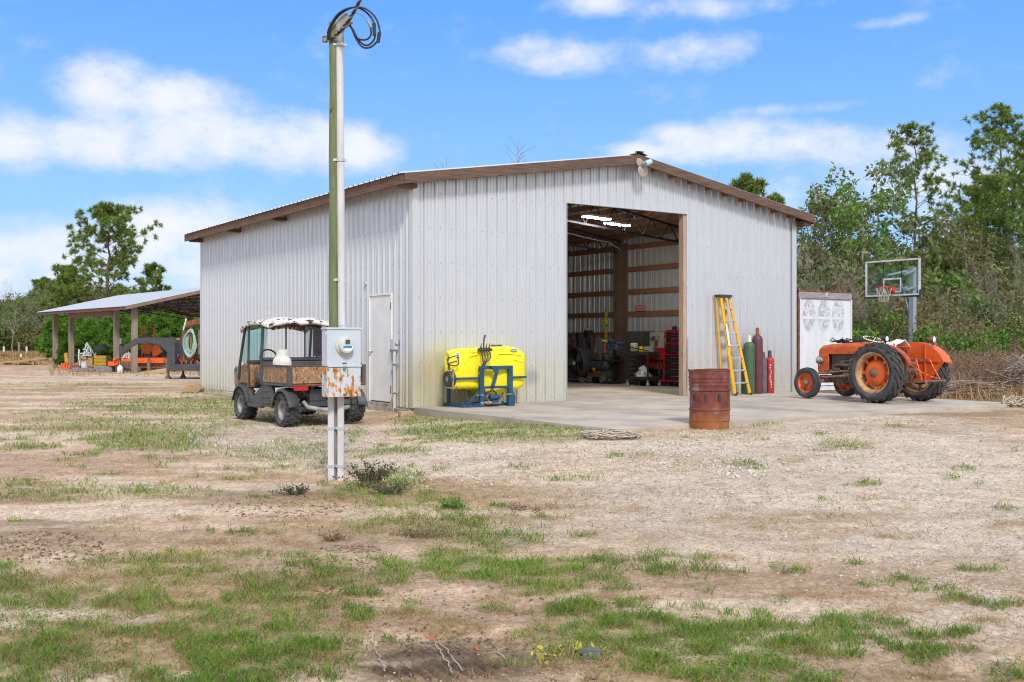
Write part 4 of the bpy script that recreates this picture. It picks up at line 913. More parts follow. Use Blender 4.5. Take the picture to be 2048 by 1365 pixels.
# seat, cloth, steering wheel
m = MB(); m.tube([(0, -.05, .86), (0, -.12, .98), (0, -.02, 1.02)], .02, 6); m.lathe([(0, .0), (.18, .01), (.22, .06), (.21, .065), (.17, .02), (0, .012)], (0, 0, 1.03), 'z', 18); m.build('seat', 'orange_worn', TR, smooth=50)
m = MB(); N = 12; G = []
for i in range(N+1):
    for j in range(N+1):
        u, v_ = i/N, j/N; X = -.26+.50*u; Y = -.10+.62*v_; fx = (u-.5)*2
        z = 1.17+.05*math.sin(v_*3+u*2)-.16*abs(fx)**2.5+.018*math.sin(u*13+v_*4)+.015*math.sin(v_*17-u*5)-.15*v_*v_
        G.append((X+.012*math.sin(v_*11), Y+.015*math.sin(u*9), z))
m.add(G, [(i*(N+1)+j, (i+1)*(N+1)+j, (i+1)*(N+1)+j+1, i*(N+1)+j+1) for i in range(N) for j in range(N)])
c = m.build('seat_cover', 'white_cloth', TR, smooth=80); sol = c.modifiers.new('thick', 'SOLIDIFY'); sol.thickness = .012
m = MB(); R_ = .20; ring = []
for k in range(24):
    a = 2*math.pi*k/24; ring.append((R_*math.cos(a), .62+R_*math.sin(a)*.9, 1.235+R_*math.sin(a)*.30))
m.tube(ring, .013, 8, closed=True); [m.tube([(0, .62, 1.19), ring[k]], .007, 5) for k in (2, 10, 18)]; m.tube([(0, .62, 1.19), (0, .82, 1.05)], .018, 8)
m.build('steering_wheel', 'peeling_white', TR, smooth=50)
m = MB(); random.seed(5)                              # loose hoses and fittings lying on the bonnet
for k in range(14):
    y0 = .8+random.random()*.75; x0 = random.uniform(-.12, .1); m.tube([(x0, y0, 1.175), (x0+random.uniform(-.06, .06), y0+random.uniform(-.12, .12), 1.20+random.random()*.07), (x0+random.uniform(-.1, .1), y0+random.uniform(-.2, .2), 1.18+random.random()*.03)], random.uniform(.006, .014), 5)
for k in range(7): y0 = .82+.1*k; m.box(-.09+.02*(k % 3), -.02+.03*(k % 2), y0, y0+.06, 1.155, 1.185+.02*(k % 3))
m.tube([(-.05, .85, 1.17), (-.05, .9, 1.30), (-.02, 1.0, 1.31)], .006, 5)
p = m.build('spare_fuel_rail', 'ink_dark', None, smooth=35); p.location = (7.62, 20.28, 0); p.rotation_euler = (0, 0, HR); tag(p, 'greasy black engine parts lying on the bonnet of the orange tractor', 'engine parts')
# three point linkage and drawbar
m = MB(); m.bar((-.30, -.78, .44), (.34, -.78, .44), .06, .02); m.bar((-.22, -.2, .40), (-.26, -.82, .44), .045, .055); m.bar((.22, -.2, .40), (.28, -.82, .44), .045, .055); m.build('drawbar', 'rusty_steel', TR, bevel=.004)
m = MB(); m.bar((-.16, -.25, .80), (-.20, -.55, .84), .04, .05); m.bar((.16, -.25, .80), (.20, -.55, .84), .04, .05); m.box(-.18, .18, -.30, -.18, .74, .86)
m.cyl((0, -.30, .585), (0, -.42, .585), .045, n=12); m.cyl((-.40, -.22, .52), (-.28, -.22, .52), .06, n=12); m.build('lift_arms', 'fender_inside', TR, bevel=.004)
def chain(m, p0, p1, sag, n, r, rr):
    p0, p1 = Vector(p0), Vector(p1)
    for i in range(n):
        f = (i+.5)/n; c = p0.lerp(p1, f); c.z -= sag*math.sin(math.pi*f); d = (p1-p0).normalized(); u = Vector((0, 0, 1)) if i % 2 else d.cross(Vector((0, 0, 1))).normalized(); L_ = (p1-p0).length/n*.72
        m.tube([c+d*L_*math.cos(a)+u*rr*math.sin(a) for a in [k*math.pi/3 for k in range(6)]], r, 4, closed=True)
m = MB(); chain(m, (-.20, -.55, .84), (-.26, -.72, .46), 0, 9, .007, .016); chain(m, (.20, -.55, .84), (.26, -.74, .46), .01, 9, .007, .016); chain(m, (-.1, -.35, .74), (.24, -.7, .48), .04, 11, .007, .016); m.build('check_chain', 'orange_paint', TR)
# ================================================================ utility vehicle
UT = thing('utility_vehicle', 'camouflage utility vehicle with a chipped white roof parked beside the barn wall', 'utility vehicle', (-3.155, 16.95, -.20), TH)
def utv_wheel(x, y, dz=0):
    R = .285; w_ = .25; s = 1 if x > 0 else -1
    rim = MB(); rim.lathe([(.16, -.09), (.172, -.10), (.155, -.08), (.145, 0), (.155, .08), (.172, .10), (.16, .09)], (0, 0, 0), 'x', 26); rim.lathe([(0, s*.05), (.05, s*.05), (.055, s*.035), (.11, s*.02), (.15, s*.03)], (0, 0, 0), 'x', 26)
    w = rim.build('wheel', 'grey_pod', UT, smooth=40); w.location = (x, y, R+dz)
    t = MB(); t.lathe(tyre_profile(R-.018, w_, .16, .05), (0, 0, 0), 'x', 36)
    for k in range(18):
        a = 2*math.pi*k/18
        for s2 in (-1, 1):
            lug(t, s2, a+(.17 if s2 > 0 else 0), .10, R-.018, w_*.52, .022, .15, .008); 
            q = a+(.0 if s2 > 0 else .17)
            x0, x1 = s2*w_*.29, s2*w_*.50; vs = []
            for r0, sh in ((R-.024, 1), (R+.002, .8)):
                for (xx, aa) in ((x0, -.08), (x0, .08), (x1, .10), (x1, -.10)): vs.append((xx, (r0-(abs(xx) > w_*.4)*.014)*math.cos(q+aa*sh), (r0-(abs(xx) > w_*.4)*.014)*math.sin(q+aa*sh)))
            t.add(vs, [(0, 1, 2, 3), (7, 6, 5, 4), (0, 4, 5, 1), (1, 5, 6, 2), (2, 6, 7, 3), (3, 7, 4, 0)])
    t.build('tyre', 'rubber', w, smooth=30)
for (x, y, dz) in ((-.57, 0, 0), (.57, 0, .045), (-.57, 1.92, 0.005), (.57, 1.92, .05)): utv_wheel(x, y, dz)
m = MB(); m.box(-.30, .30, -.25, 2.2, .34, .42); m.box(-.62, .62, .55, 1.62, .30, .36); m.box(-.25, .25, -.15, .6, .42, .62); m.bar((-.5, 0, .29), (.5, 0, .29), .08, .08); m.bar((-.5, 1.92, .29), (.5, 1.92, .29), .07, .07); m.build('chassis', 'black_plastic', UT, bevel=.01)
# cargo bed
bed = MB()
bed.box(-.66, .66, -.27, .90, .70, .73); bed.build('cargo_bed', 'dark_grey_plastic', UT, bevel=.004)
m = MB(); m.box(-.665, -.645, -.26, .86, .72, .985); m.build('bed_side', 'camouflage', UT, bevel=.003)
m = MB(); m.box(.645, .665, -.26, .86, .72, .985); m.build('bed_side', 'camouflage', UT, bevel=.003)
m = MB(); m.box(-.60, .60, -.285, -.265, .72, .99); m.build('tailgate', 'camouflage', UT, bevel=.003)
m = MB()
for x in (-.68, .62): m.box(x, x+.06, -.30, -.24, .69, 1.01)
m.box(-.68, -.64, -.30, .90, .986, 1.012); m.box(.64, .68, -.30, .90, .986, 1.012); m.box(-.64, .64, -.295, -.262, .991, 1.012); m.box(-.64, .64, .88, .91, .70, 1.05); m.box(-.68, .68, -.29, .9, .67, .70); m.box(-.69, -.64, .84, .90, .69, 1.02); m.box(.64, .69, .84, .90, .69, 1.02)
m.build('bed_frame', 'dark_grey_plastic', UT, bevel=.006)
m = MB(); m.box(-.67, .67, -.30, -.288, .685, .705); m.build('bed_edge_rust', 'rust', UT)
m = MB(); m.box(-.58, -.34, -.31, -.27, .605, .675); m.build('tail_light', 'tail_red', UT, bevel=.008)
m = MB(); m.box(.34, .58, -.31, -.27, .605, .675); m.build('tail_light', 'tail_red', UT, bevel=.008)
# cab: frame posts, roof, screens
m = MB(); A = [(-.64, 1.98, .90), (-.60, 1.78, 1.70)]; 
for s in (-1, 1):
    m.tube([(s*.66, 2.02, .72), (s*.655, 1.98, 1.00), (s*.62, 1.80, 1.66), (s*.60, 1.68, 1.72)], .026, 8)
    m.tube([(s*.66, .93, .68), (s*.65, .93, 1.20), (s*.62, .95, 1.70)], .028, 8)
    m.tube([(s*.60, 1.70, 1.715), (s*.62, .95, 1.705)], .026, 8); m.tube([(s*.64, 1.55, .60), (s*.64, 1.60, 1.0), (s*.62, 1.62, 1.66)], .020, 8)
m.tube([(-.62, .95, 1.70), (.62, .95, 1.70)], .026, 8); m.tube([(-.65, .93, 1.08), (.65, .93, 1.08)], .022, 8); m.tube([(-.60, 1.76, 1.70), (.60, 1.76, 1.70)], .024, 8)
m.tube([(-.22, .93, 1.08), (-.21, .95, 1.70)], .014, 6); m.tube([(.12, .93, 1.08), (.13, .95, 1.70)], .014, 6)
m.build('roll_cage', 'black_plastic', UT, smooth=50)
m = MB(); m.add([(-.63, 1.99, 1.02), (-.20, 1.99, 1.02), (-.20, 1.80, 1.68), (-.59, 1.80, 1.68)], [(0, 1, 2, 3)]); o = m.build('windscreen', 'glass_teal', UT); s_ = o.modifiers.new('thick', 'SOLIDIFY'); s_.thickness = .005
m = MB(); m.add([(.14, .965, 1.10), (.60, .965, 1.10), (.58, .975, 1.66), (.14, .975, 1.66)], [(0, 1, 2, 3)]); o = m.build('rear_screen', 'net_dark', UT)
m = MB(); N = 14; secs = []
for i, (y, zc, hw) in enumerate([(.74, 1.715, .60), (.80, 1.76, .655), (1.0, 1.80, .675), (1.35, 1.80, .68), (1.7, 1.775, .675), (1.95, 1.72, .66), (2.06, 1.66, .63)]):
    row = []
    for k in range(N+1):
        u = -1+2*k/N; row.append((hw*u, y, zc-.085*abs(u)**5-.012*math.cos(u*9)*(abs(u) < .9)))
    secs.append(row)
K = N+1; vs = [p for r in secs for p in r]; fs = [(i*K+k, i*K+k+1, (i+1)*K+k+1, (i+1)*K+k) for i in range(len(secs)-1) for k in range(N)]
m.add(vs, fs); o = m.build('roof', 'peeling_white', UT, smooth=50); sd_ = o.modifiers.new('thick', 'SOLIDIFY'); sd_.thickness = .05; sd_.offset = -1
random.seed(4); m = MB()                             # torn remains of the rear curtain
def rag(x0, x1, z0, zt, n=7, y=.985):
    top_ = [(x0+(x1-x0)*k/n, y, zt) for k in range(n+1)]; bot = [(x0+(x1-x0)*k/n+random.uniform(-.01, .01), y+random.uniform(-.015, .015), z0+random.uniform(0, .10)*(1 if z0 > 1.2 else .3)) for k in range(n+1)]
    m.add(top_+bot, [(k, k+1, n+2+k, n+1+k) for k in range(n)])
rag(-.56, -.30, 1.56, 1.69); rag(-.16, .14, 1.56, 1.69, 9); rag(.16, .34, 1.58, 1.69); rag(.30, .46, 1.12, 1.69, 5)
o = m.build('torn_curtain', 'brown_canvas', UT); q = o.modifiers.new('thick', 'SOLIDIFY'); q.thickness = .004
m = MB(); m.box(-.58, .58, 1.02, 1.10, .80, 1.12); m.box(-.58, .58, 1.1, 1.5, .72, .82); m.build('bench_seat', 'dark_grey_plastic', UT, bevel=.03)
m = MB(); m.box(-.60, .60, .975, .995, .95, 1.07); m.build('seat_back_panel', 'aluminium', UT, bevel=.004)
m = MB(); m.tube([(-.3+.16*math.cos(a), 1.52+.05*math.sin(a), 1.10+.15*math.sin(a)) for a in [k*math.pi/8 for k in range(16)]], .014, 6, closed=True); m.tube([(-.3, 1.54, 1.1), (-.3, 1.8, .95)], .02, 6); m.build('steering_wheel', 'black_plastic', UT, smooth=50)
m = MB(); m.prism([(1.62, .60), (1.60, .98), (1.92, 1.02), (2.30, .90), (2.42, .74), (2.42, .56), (2.2, .56), (2.16, .64), (1.72, .64), (1.68, .56)], -.60, .60, 'yz'); m.build('front_body', 'camouflage', UT, bevel=.03)
m = MB(); m.box(-.55, .55, 1.66, 1.95, .99, 1.06); m.build('dashboard', 'black_plastic', UT, bevel=.02)
def flare(x, y, s, n=9):                             # wheel arch
    o = []; i_ = []
    for k in range(n+1):
        a = math.radians(10+160*k/n); o.append((y+.36*math.cos(a), .30+.34*math.sin(a)))
    v_ = []
    for (yy, zz) in o: v_ += [(x, yy, zz), (x+s*.16, yy, zz-.015), (x+s*.17, yy, zz-.05)]
    return v_, [(3*k+j, 3*k+3+j, 3*k+4+j, 3*k+1+j) for k in range(n) for j in (0, 1)]
for (x, y) in ((-.52, 0), (.52, 0), (-.52, 1.92), (.52, 1.92)):
    m = MB(); v_, f_ = flare(x, y, 1 if x > 0 else -1); m.add(v_, f_); o = m.build('mudguard', 'dark_grey_plastic', UT, smooth=45); q = o.modifiers.new('thick', 'SOLIDIFY'); q.thickness = .012
m = MB(); 
for s in (-1, 1):
    m.prism([(.42, .30), (.44, .60), (.78, .98), (.92, .98), (.92, .66), (1.42, .40), (1.62, .66), (1.66, .30)], s*.60, s*.655, 'yz')
    for k in range(4): m.box(min(s*.655, s*.672), max(s*.655, s*.672), .52+.03*k, .86-.02*k+.02, .36+.10*k, .385+.10*k)
    m.box(min(s*.60, s*.68), max(s*.60, s*.68), .95, 1.55, .27, .33)
m.build('side_panel', 'dark_grey_plastic', UT, bevel=.008)
m = MB(); m.tube([(-.50, 2.38, .60), (-.50, 2.62, .60), (-.50, 2.68, .66), (-.50, 2.68, .86), (-.50, 2.62, .92), (-.50, 2.34, .92)], .024, 8); m.tube([(.50, 2.38, .60), (.50, 2.62, .60), (.50, 2.68, .66), (.50, 2.68, .86), (.50, 2.62, .92), (.50, 2.34, .92)], .024, 8); m.tube([(-.5, 2.68, .86), (.5, 2.68, .86)], .022, 8); m.build('brush_guard', 'grey_pod', UT, smooth=50)
m = MB(); m.box(.02, .34, -.20, .1, .46, .58); m.build('engine_cover', 'black_plastic', UT, bevel=.02); m = MB(); m.box(.0, .40, -.28, -.12, .36, .44); m.build('rear_box', 'dark_grey_plastic', UT, bevel=.01)
MB().box(.22, .27, -.215, -.201, .52, .56).build('warning_label', 'paint_yellow_old', UT)
m = MB(); random.seed(2)
for k in range(16): x = random.uniform(-.40, .05); z = random.uniform(.36, .62); m.tube([(x, -.05+random.uniform(-.1, .1), z), (x+random.uniform(-.06, .06), -.14, z+random.uniform(-.1, .05)), (x+random.uniform(-.12, .12), -.06, z-random.uniform(.0, .12))], random.uniform(.008, .02), 5)
m.build('drive_parts', 'rusty_steel', UT, smooth=40)
m = MB(); m.tube([(-.38, -.20, .42), (-.34, -.28, .34), (-.1, -.32, .29), (.2, -.32, .29), (.38, -.28, .32)], .036, 10); m.build('exhaust_pipe', 'grey_pod', UT, smooth=50)
def on_utv(x, y, z): v_ = UT.matrix_basis @ Vector((x, y, z)); return tuple(v_)
bpy.context.view_layer.update()
def UP(x, y, z):
    c, s = math.cos(TH), math.sin(TH); return (-3.155+c*x-s*y, 16.95+s*x+c*y, -.20+z)
t = thing('propane_tank', 'white propane tank standing in the bed of the camouflage utility vehicle', 'gas tank', UP(-.46, .50, .80), TH)
m = MB(); m.lathe([(0, .03), (.08, .03), (.145, .08), (.155, .16), (.155, .24), (.145, .30), (.10, .345), (.03, .36), (0, .36)], (0, 0, 0), 'z', 26); m.build('shell', 'tank_white', t, smooth=60)
m = MB(); m.lathe([(.10, 0), (.105, 0), (.105, .05), (.10, .05)], (0, 0, 0), 'z', 20); m.build('foot_ring', 'tank_white', t)
m = MB(); m.lathe([(.095, .33), (.10, .46), (.094, .46), (.089, .33)], (0, 0, 0), 'z', 20, 0, .5, 5.2); m.build('collar', 'tank_white', t, smooth=50)
m = MB(); m.cyl((0, 0, .35), (0, 0, .43), .022, n=10); m.cyl((0, 0, .40), (.05, 0, .40), .014, n=8); m.lathe([(0, .43), (.035, .43), (.035, .45), (0, .45)], (0, 0, 0), 'z', 12); m.build('valve', 'brass_fitting', t, smooth=40)
o = MB().cyl((0, 0, 0), (.62, .05, .30), .017, n=8).build('wooden_stick', 'lumber_wood', None, smooth=50); o.location = UP(-.24, .0, .80); o.rotation_euler = (0, 0, TH); tag(o, 'wooden tool stick jutting out of the utility vehicle bed', 'stick')
m = MB(); N = 8; G = []
for i in range(N+1):
    for j in range(N+1): G.append((.10+.5*i/N, -.1+.7*j/N, .84+.13*math.sin(i*1.1)*math.sin(j*.9+1)+.04*math.sin(i*2.3+j*1.7)))
m.add(G, [(i*(N+1)+j, (i+1)*(N+1)+j, (i+1)*(N+1)+j+1, i*(N+1)+j+1) for i in range(N) for j in range(N)]); o = m.build('jeans', 'denim_blue', None, smooth=80); q = o.modifiers.new('thick', 'SOLIDIFY'); q.thickness = .05
o.location = UP(0, 0, 0); o.rotation_euler = (0, 0, TH); tag(o, 'crumpled blue denim heap in the utility vehicle bed', 'denim')
# ================================================================ sprayer on the apron
SPA = TH
SP = thing('field_sprayer', 'yellow tank sprayer on a dark blue steel frame against the barn wall', 'sprayer', (-.42, 18.93, 0), SPA)
tank = MB()
def tank_sec(x, ylo, yhi, zb, zt, r=.10, n=5):
    pts = []
    for (cy, cz, a0) in ((yhi-r, zt-r, 0), (ylo+r, zt-r, 90), (ylo+r*.9, zb+r*.9, 180), (yhi-r*.9, zb+r*.9, 270)):
        for k in range(n+1):
            a = math.radians(a0+90*k/n); pts.append((x, cy+r*math.cos(a), cz+r*math.sin(a)))
    return pts
zc = .62
S_ = [(-.83, .05, .12, .50, .96, .03), (-.85, .01, .16, .44, 1.05, .06), (-.80, -.02, .24, .36, 1.08, .09), (-.66, -.03, .40, .34, 1.10, .10), (-.50, -.04, .54, .34, 1.12, .10), (-.30, -.02, .58, .33, 1.13, .09), (-.10, .03, .58, .27, 1.135, .08), (0, .03, .58, .18, 1.14, .08), (.14, .03, .58, .17, 1.16, .08), (.30, -.02, .58, .22, 1.165, .09), (.46, -.04, .58, .30, 1.165, .10), (.62, -.03, .58, .30, 1.14, .10), (.76, -.01, .57, .34, 1.08, .10), (.84, .05, .54, .48, 1.04, .09), (.86, .14, .50, .56, .96, .04)]
secs = [tank_sec(s[0], s[1], s[2], s[3], .30+(s[4]-.30)*.925, s[5]) for s in S_]; K = len(secs[0]); vs = [p for s in secs for p in s]
fs = [(i*K+k, i*K+(k+1) % K, (i+1)*K+(k+1) % K, (i+1)*K+k) for i in range(len(secs)-1) for k in range(K)]+[tuple(range(K))[::-1], tuple((len(secs)-1)*K+k for k in range(K))]
tank.add(vs, fs); T0 = tank.build('tank', 'yellow_plastic', SP, smooth=38)
m = MB(); m.bar((-.72, -.02, .985), (-.30, -.035, 1.0), .02, .02); 
for (pa, pb) in (((-.56, -.045, .78), (-.46, -.05, .92)), ((-.46, -.05, .92), (-.26, -.03, .955)), ((.20, -.02, .965), (.42, -.05, .965)), ((.42, -.05, .965), (.70, -.03, .93)), ((.50, -.05, .86), (.74, -.02, .80))): m.bar(pa, pb, .016, .016)
m.build('tank_rib', 'yellow_plastic', T0, bevel=.006)
m = MB(); m.lathe([(0, 1.13), (.10, 1.13), (.105, 1.12), (.105, 1.08), (0, 1.08)], (.32, .25, 0), 'z', 20); m.build('filler_cap', 'black_plastic', T0, smooth=40)
m = MB(); y0, y1 = -.10, .52
m.box(-.30, -.225, -.12, -.06, 0, .72); m.box(.225, .30, -.12, -.06, 0, .72)                     # uprights
m.box(-.30, .30, -.122, -.062, .68, .745); m.box(-.224, .224, -.115, -.065, .33, .375)             # top and mid rail
m.box(-.70, -.302, -.10, -.07, .46, .50); m.box(.302, .57, -.10, -.07, .46, .50)                   # tank belt
m.box(-.60, -.52, -.10, .55, 0, .06); m.box(-.52, -.302, -.11, -.07, .0, .07); m.box(.24, .30, -.058, .55, 0, .05); m.box(-.52, .238, .08, .14, .01, .08); m.box(-.58, -.54, .44, .50, .06, .46)
m.bar((-.52, -.09, .05), (-.30, -.09, .28), .03, .05)
m.prism([(-.14, .745), (.00, .745), (.02, .66), (-.06, .375), (-.12, .375), (-.04, .62)], -.16, -.125, 'xz'); m.prism([(.20, .0), (.31, .0), (.33, .16), (.30, .26), (.20, .2)], -.155, -.122, 'xz')
m.box(-.34, -.31, -.16, -.05, .20, .24)
m.v = [(.09+p[0]*1.2, p[1], p[2]+(.045 if .45 < p[2] < .51 else 0)) for p in m.v]; m.build('frame', 'blue_steel', SP, bevel=.005)
m = MB(); m.cyl((-.36, -.13, .215), (-.20, -.13, .215), .016, n=8); m.cyl((.27, -.17, .22), (.40, -.17, .22), .014, n=8); m.cyl((-.3, -.13, .62), (-.3, -.1, .62), .012, n=6); m.build('hitch_pin', 'brass_fitting', SP, smooth=40)
m = MB(); m.box(-.25, -.01, -.09, -.03, 1.03, 1.075)
for k in range(4): m.cyl((-.22+.06*k, -.06, 1.0), (-.22+.06*k, -.06, 1.10), .018, n=8); m.cyl((-.22+.06*k, -.06, 1.10), (-.205+.06*k, -.06, 1.155), .008, n=6)
m.cyl((-.16, -.06, 1.1), (-.15, -.06, 1.25), .014, n=8); m.cyl((-.15, -.06, 1.25), (-.12, -.06, 1.31), .018, n=8); m.cyl((-.28, -.06, 1.04), (.02, -.06, 1.04), .026, n=10)
m.build('valve_manifold', 'black_plastic', SP, smooth=35)
m = MB()
for k, x in enumerate((-.21, -.15, -.09, -.03)):
    m.tube([(x, -.07, 1.0), (x+.005, -.09, .90), (-.20+.02*k, -.11, .80), (-.24+.012*k, -.10, .70)], .012, 7)
for k in range(3): m.tube([(-.20+.02*k, -.04, .70), (-.20+.015*k, -.02, .50), (-.17+.02*k, -.04, .30), (-.20+.02*k, -.06, .15), (-.10, -.04, .10)], .013, 7)
m.tube([(-.72, -.10, .34), (-.70, -.14, .25), (-.56, -.16, .11), (-.40, -.16, .10), (-.30, -.14, .22)], .011, 7)
m.tube([(-.15, -.10, .18), (-.10, -.12, .27), (.0, -.12, .30), (.08, -.11, .25), (.09, -.09, .18)], .014, 7); m.tube([(-.15, -.10, .18), (-.20, -.12, .08), (-.12, -.14, .03), (-.02, -.13, .05), (.02, -.1, .14)], .014, 7)
m.tube([(.1, -.1, .1), (.2, -.1, .18), (.24, -.1, .25)], .014, 7); m.tube([(-.76, -.11, .40), (-.755, -.11, .05+.1)], .006, 5)
m.build('hoses', 'black_rubber_hose', SP, smooth=50)
m = MB(); m.lathe([(.05, -.05), (.14, -.05), (.145, -.04), (.145, .06), (.05, .06)], (-.80, -.08, .52), 'x', 24)
m.v = [(p[0]-.10, p[1], p[2]) for p in m.v]; m.build('hose_reel', 'black_plastic', SP, smooth=40); m = MB(); m.lathe([(0, -.07), (.05, -.068), (.055, 0), (0, 0)], (-.78, -.08, .52), 'x', 16); m.cyl((-.80, -.20, .34), (-.80, -.21, .70), .022, n=8); m.v = [(p[0]-.10, p[1], p[2]) for p in m.v]; m.build('reel_axle', 'brass_fitting', SP, smooth=40)
m = MB(); m.tube([(-.85, -.12, .82), (-.82, -.13, .90), (-.70, -.14, .93), (-.64, -.14, .95), (-.62, -.14, .78), (-.68, -.14, .76), (-.80, -.13, .77), (-.85, -.12, .80)], .011, 6); m.tube([(-.84, -.13, .80), (-.66, -.14, .84)], .010, 6); m.cyl((-.82, -.13, .80), (-.81, -.14, .68), .02, n=8); m.tube([(-.84, -.12, .86), (-.80, -.12, .92)], .02, 6); m.v = [(p[0]-.12, p[1], p[2]) for p in m.v]; m.build('spray_gun', 'black_plastic', SP, smooth=45)
m = MB(); m.lathe([(0, -.1), (.05, -.1), (.055, -.06), (.055, .06), (.04, .1), (0, .1)], (.06, -.08, .17), 'x', 14); m.box(0, .12, -.14, -.02, .08, .12); m.build('pump', 'blue_steel', SP, smooth=40); m = MB(); m.cyl((-.26, -.10, .07), (.18, -.10, .07), .032, n=10); m.cyl((-.02, .06, .14), (-.02, .06, .26), .055, n=12); m.build('filter', 'grey_pod', SP, smooth=40)
# decals: black oval with lettering, round-cornered small label
def oval(cx, cz, rx, rz, y, mat, name, par, n=28):
    m = MB(); m.add([(cx+rx*math.cos(2*math.pi*k/n), y, cz+rz*math.sin(2*math.pi*k/n)) for k in range(n)], [tuple(range(n))]); return m.build(name, mat, par)
oval(.52, 1.025, .082, .030, -.047, 'ink_dark', 'logo', T0); oval(.52, 1.025, .078, .026, -.0485, 'white_plastic', 'logo_ring', T0); oval(.52, 1.025, .070, .021, -.050, 'ink_dark', 'logo_field', T0)
m = MB(); m.box(.462, .482, -.0525, -.0505, 1.018, 1.034); m.box(.488, .572, -.0525, -.0505, 1.018, 1.034); m.build('logo_lettering', 'white_plastic', T0)
MB().box(-.73, -.665, -.038, -.0335, .88, .995).build('label', 'white_plastic', T0); m = MB(); m.box(-.72, -.705, -.040, -.0383, .965, .985); m.box(-.695, -.675, -.040, -.0383, .955, .968); m.box(-.722, -.70, -.040, -.0383, .89, .915); m.box(-.692, -.672, -.040, -.0383, .89, .915); m.build('label_lettering', 'ink_dark', T0)
# ================================================================ step ladder against the wall
LD = thing('step_ladder', 'tall yellow fibreglass step ladder leaning folded against the barn front', 'step ladder', W(7.88, -.30, 0), TH)
topc = Vector((-.14, .14, 2.18))
fl, fr = Vector((-.20, -.28, 0)), Vector((.36, -.20, 0)); rl, rr = Vector((-.12, .16, 0)), Vector((.26, .14, 0))
tl, tr_ = topc+Vector((-.10, -.04, 0)), topc+Vector((.17, -.02, 0)); bl, br = topc+Vector((-.15, .06, 0)), topc+Vector((.10, .06, 0))
m = MB(); m.bar(fl, tl, .075, .028, up=(0, 1, 0)); m.build('rail', 'ladder_yellow', LD, bevel=.004)
m = MB(); m.bar(fr, tr_, .075, .028, up=(0, 1, 0)); m.build('rail', 'ladder_yellow', LD, bevel=.004)
m = MB(); m.bar(rl, bl, .05, .025, up=(0, 1, 0)); m.build('rail', 'ladder_yellow', LD, bevel=.004)
m = MB(); m.bar(rr, br, .05, .025, up=(0, 1, 0)); m.build('rail', 'ladder_yellow', LD, bevel=.004)
for k in range(7):
    f = (k+1)/7.9; a = fl.lerp(tl, f); b_ = fr.lerp(tr_, f); m = MB(); m.bar(a+Vector((.012, 0, 0)), b_-Vector((.012, 0, 0)), .085, .03); m.build('step', 'aluminium', LD, bevel=.003)
m = MB()
for k in range(6): f = (k+1)/7.6; m.bar(rl.lerp(bl, f), rr.lerp(br, f), .02, .015)
m.build('back_brace', 'aluminium', LD)
m = MB(); m.box(topc.x-.17, topc.x+.20, topc.y-.09, topc.y+.10, 2.17, 2.23); m.build('top_cap', 'black_plastic', LD, bevel=.01)
for q in (fl, fr, rl, rr): m = MB(); m.box(q.x-.035, q.x+.035, q.y-.045, q.y+.045, 0, .05); m.build('foot', 'black_plastic', LD, bevel=.008)
m = MB(); m.add([tuple(fl.lerp(tl, .50)+Vector((-.030, -.045, 0))), tuple(fl.lerp(tl, .50)+Vector((.030, -.045, 0))), tuple(fl.lerp(tl, .72)+Vector((.030, -.045, 0))), tuple(fl.lerp(tl, .72)+Vector((-.030, -.045, 0)))], [(0, 1, 2, 3)]); m.build('safety_label', 'white_plastic', LD)
# ================================================================ gas cylinders
def cylinder(name, label, t, s, r, h, caph, mat, capmat, letters=None, capr=.042):
    o = thing(name, label, 'gas cylinder', W(t, s, 0), TH, 'gas cylinders standing by the barn wall')
    m = MB(); m.lathe([(0, 0), (r*.93, 0), (r, .02), (r, h-r*.9), (r*.92, h-r*.45), (r*.68, h-r*.12), (r*.40, h), (0, h)], (0, 0, 0), 'z', 26); m.build('body', mat, o, smooth=45)
    m = MB(); m.lathe([(capr*1.15, h-.02), (capr*1.15, h+.02), (capr, h+.03), (capr, h+caph*.72), (capr*.75, h+caph*.93), (0, h+caph)], (0, 0, 0), 'z', 16); m.build('cap', capmat, o, smooth=45)
    if letters:
        m = MB(); random.seed(int(h*100)); red = 'red' in mat; a_ = math.radians(-125 if red else -85)   # worn stencil marks down the side, too faded to read
        for k in range(len(letters)*2):
            z = h-.20-k*.055; q = a_+random.uniform(-.12, .12); ww = random.uniform(.008, .020)
            for dz in (0, .018): 
                aa = q+random.uniform(-.12, .12); c, s_ = math.cos(aa), math.sin(aa); T = Matrix(((-s_, c, 0, 0), (c, s_, 0, 0), (0, 0, 1, 0), (0, 0, 0, 1))); m.box(-ww, ww, r-.002, r+.0025, z+dz, z+dz+.011, 0, T)
        m.build('stencil_marks', 'white_plastic' if red else 'maroon_paint', o)
    return o
letters_size = .10; letters_yaw = 0
cylinder('gas_cylinder', 'green gas cylinder with a pale cap between the ladder and the maroon cylinder', 8.52, -.22, .125, 1.18, .15, 'green_paint', 'tank_white', 'OXYGEN')
cylinder('gas_cylinder', 'tallest maroon gas cylinder with a rusty cap standing by the barn wall', 8.81, -.20, .12, 1.33, .18, 'maroon_paint', 'rust')
letters_size = .085
cylinder('gas_cylinder', 'small dark grey gas cylinder squeezed between the maroon and the red one', 9.03, -.17, .085, .80, .16, 'grey_cylinder_paint', 'maroon_paint')
cylinder('gas_cylinder', 'bright red gas cylinder with a black cap, the one nearest the barn corner', 9.22, -.20, .095, .83, .16, 'red_paint', 'black_plastic', 'ARGON')
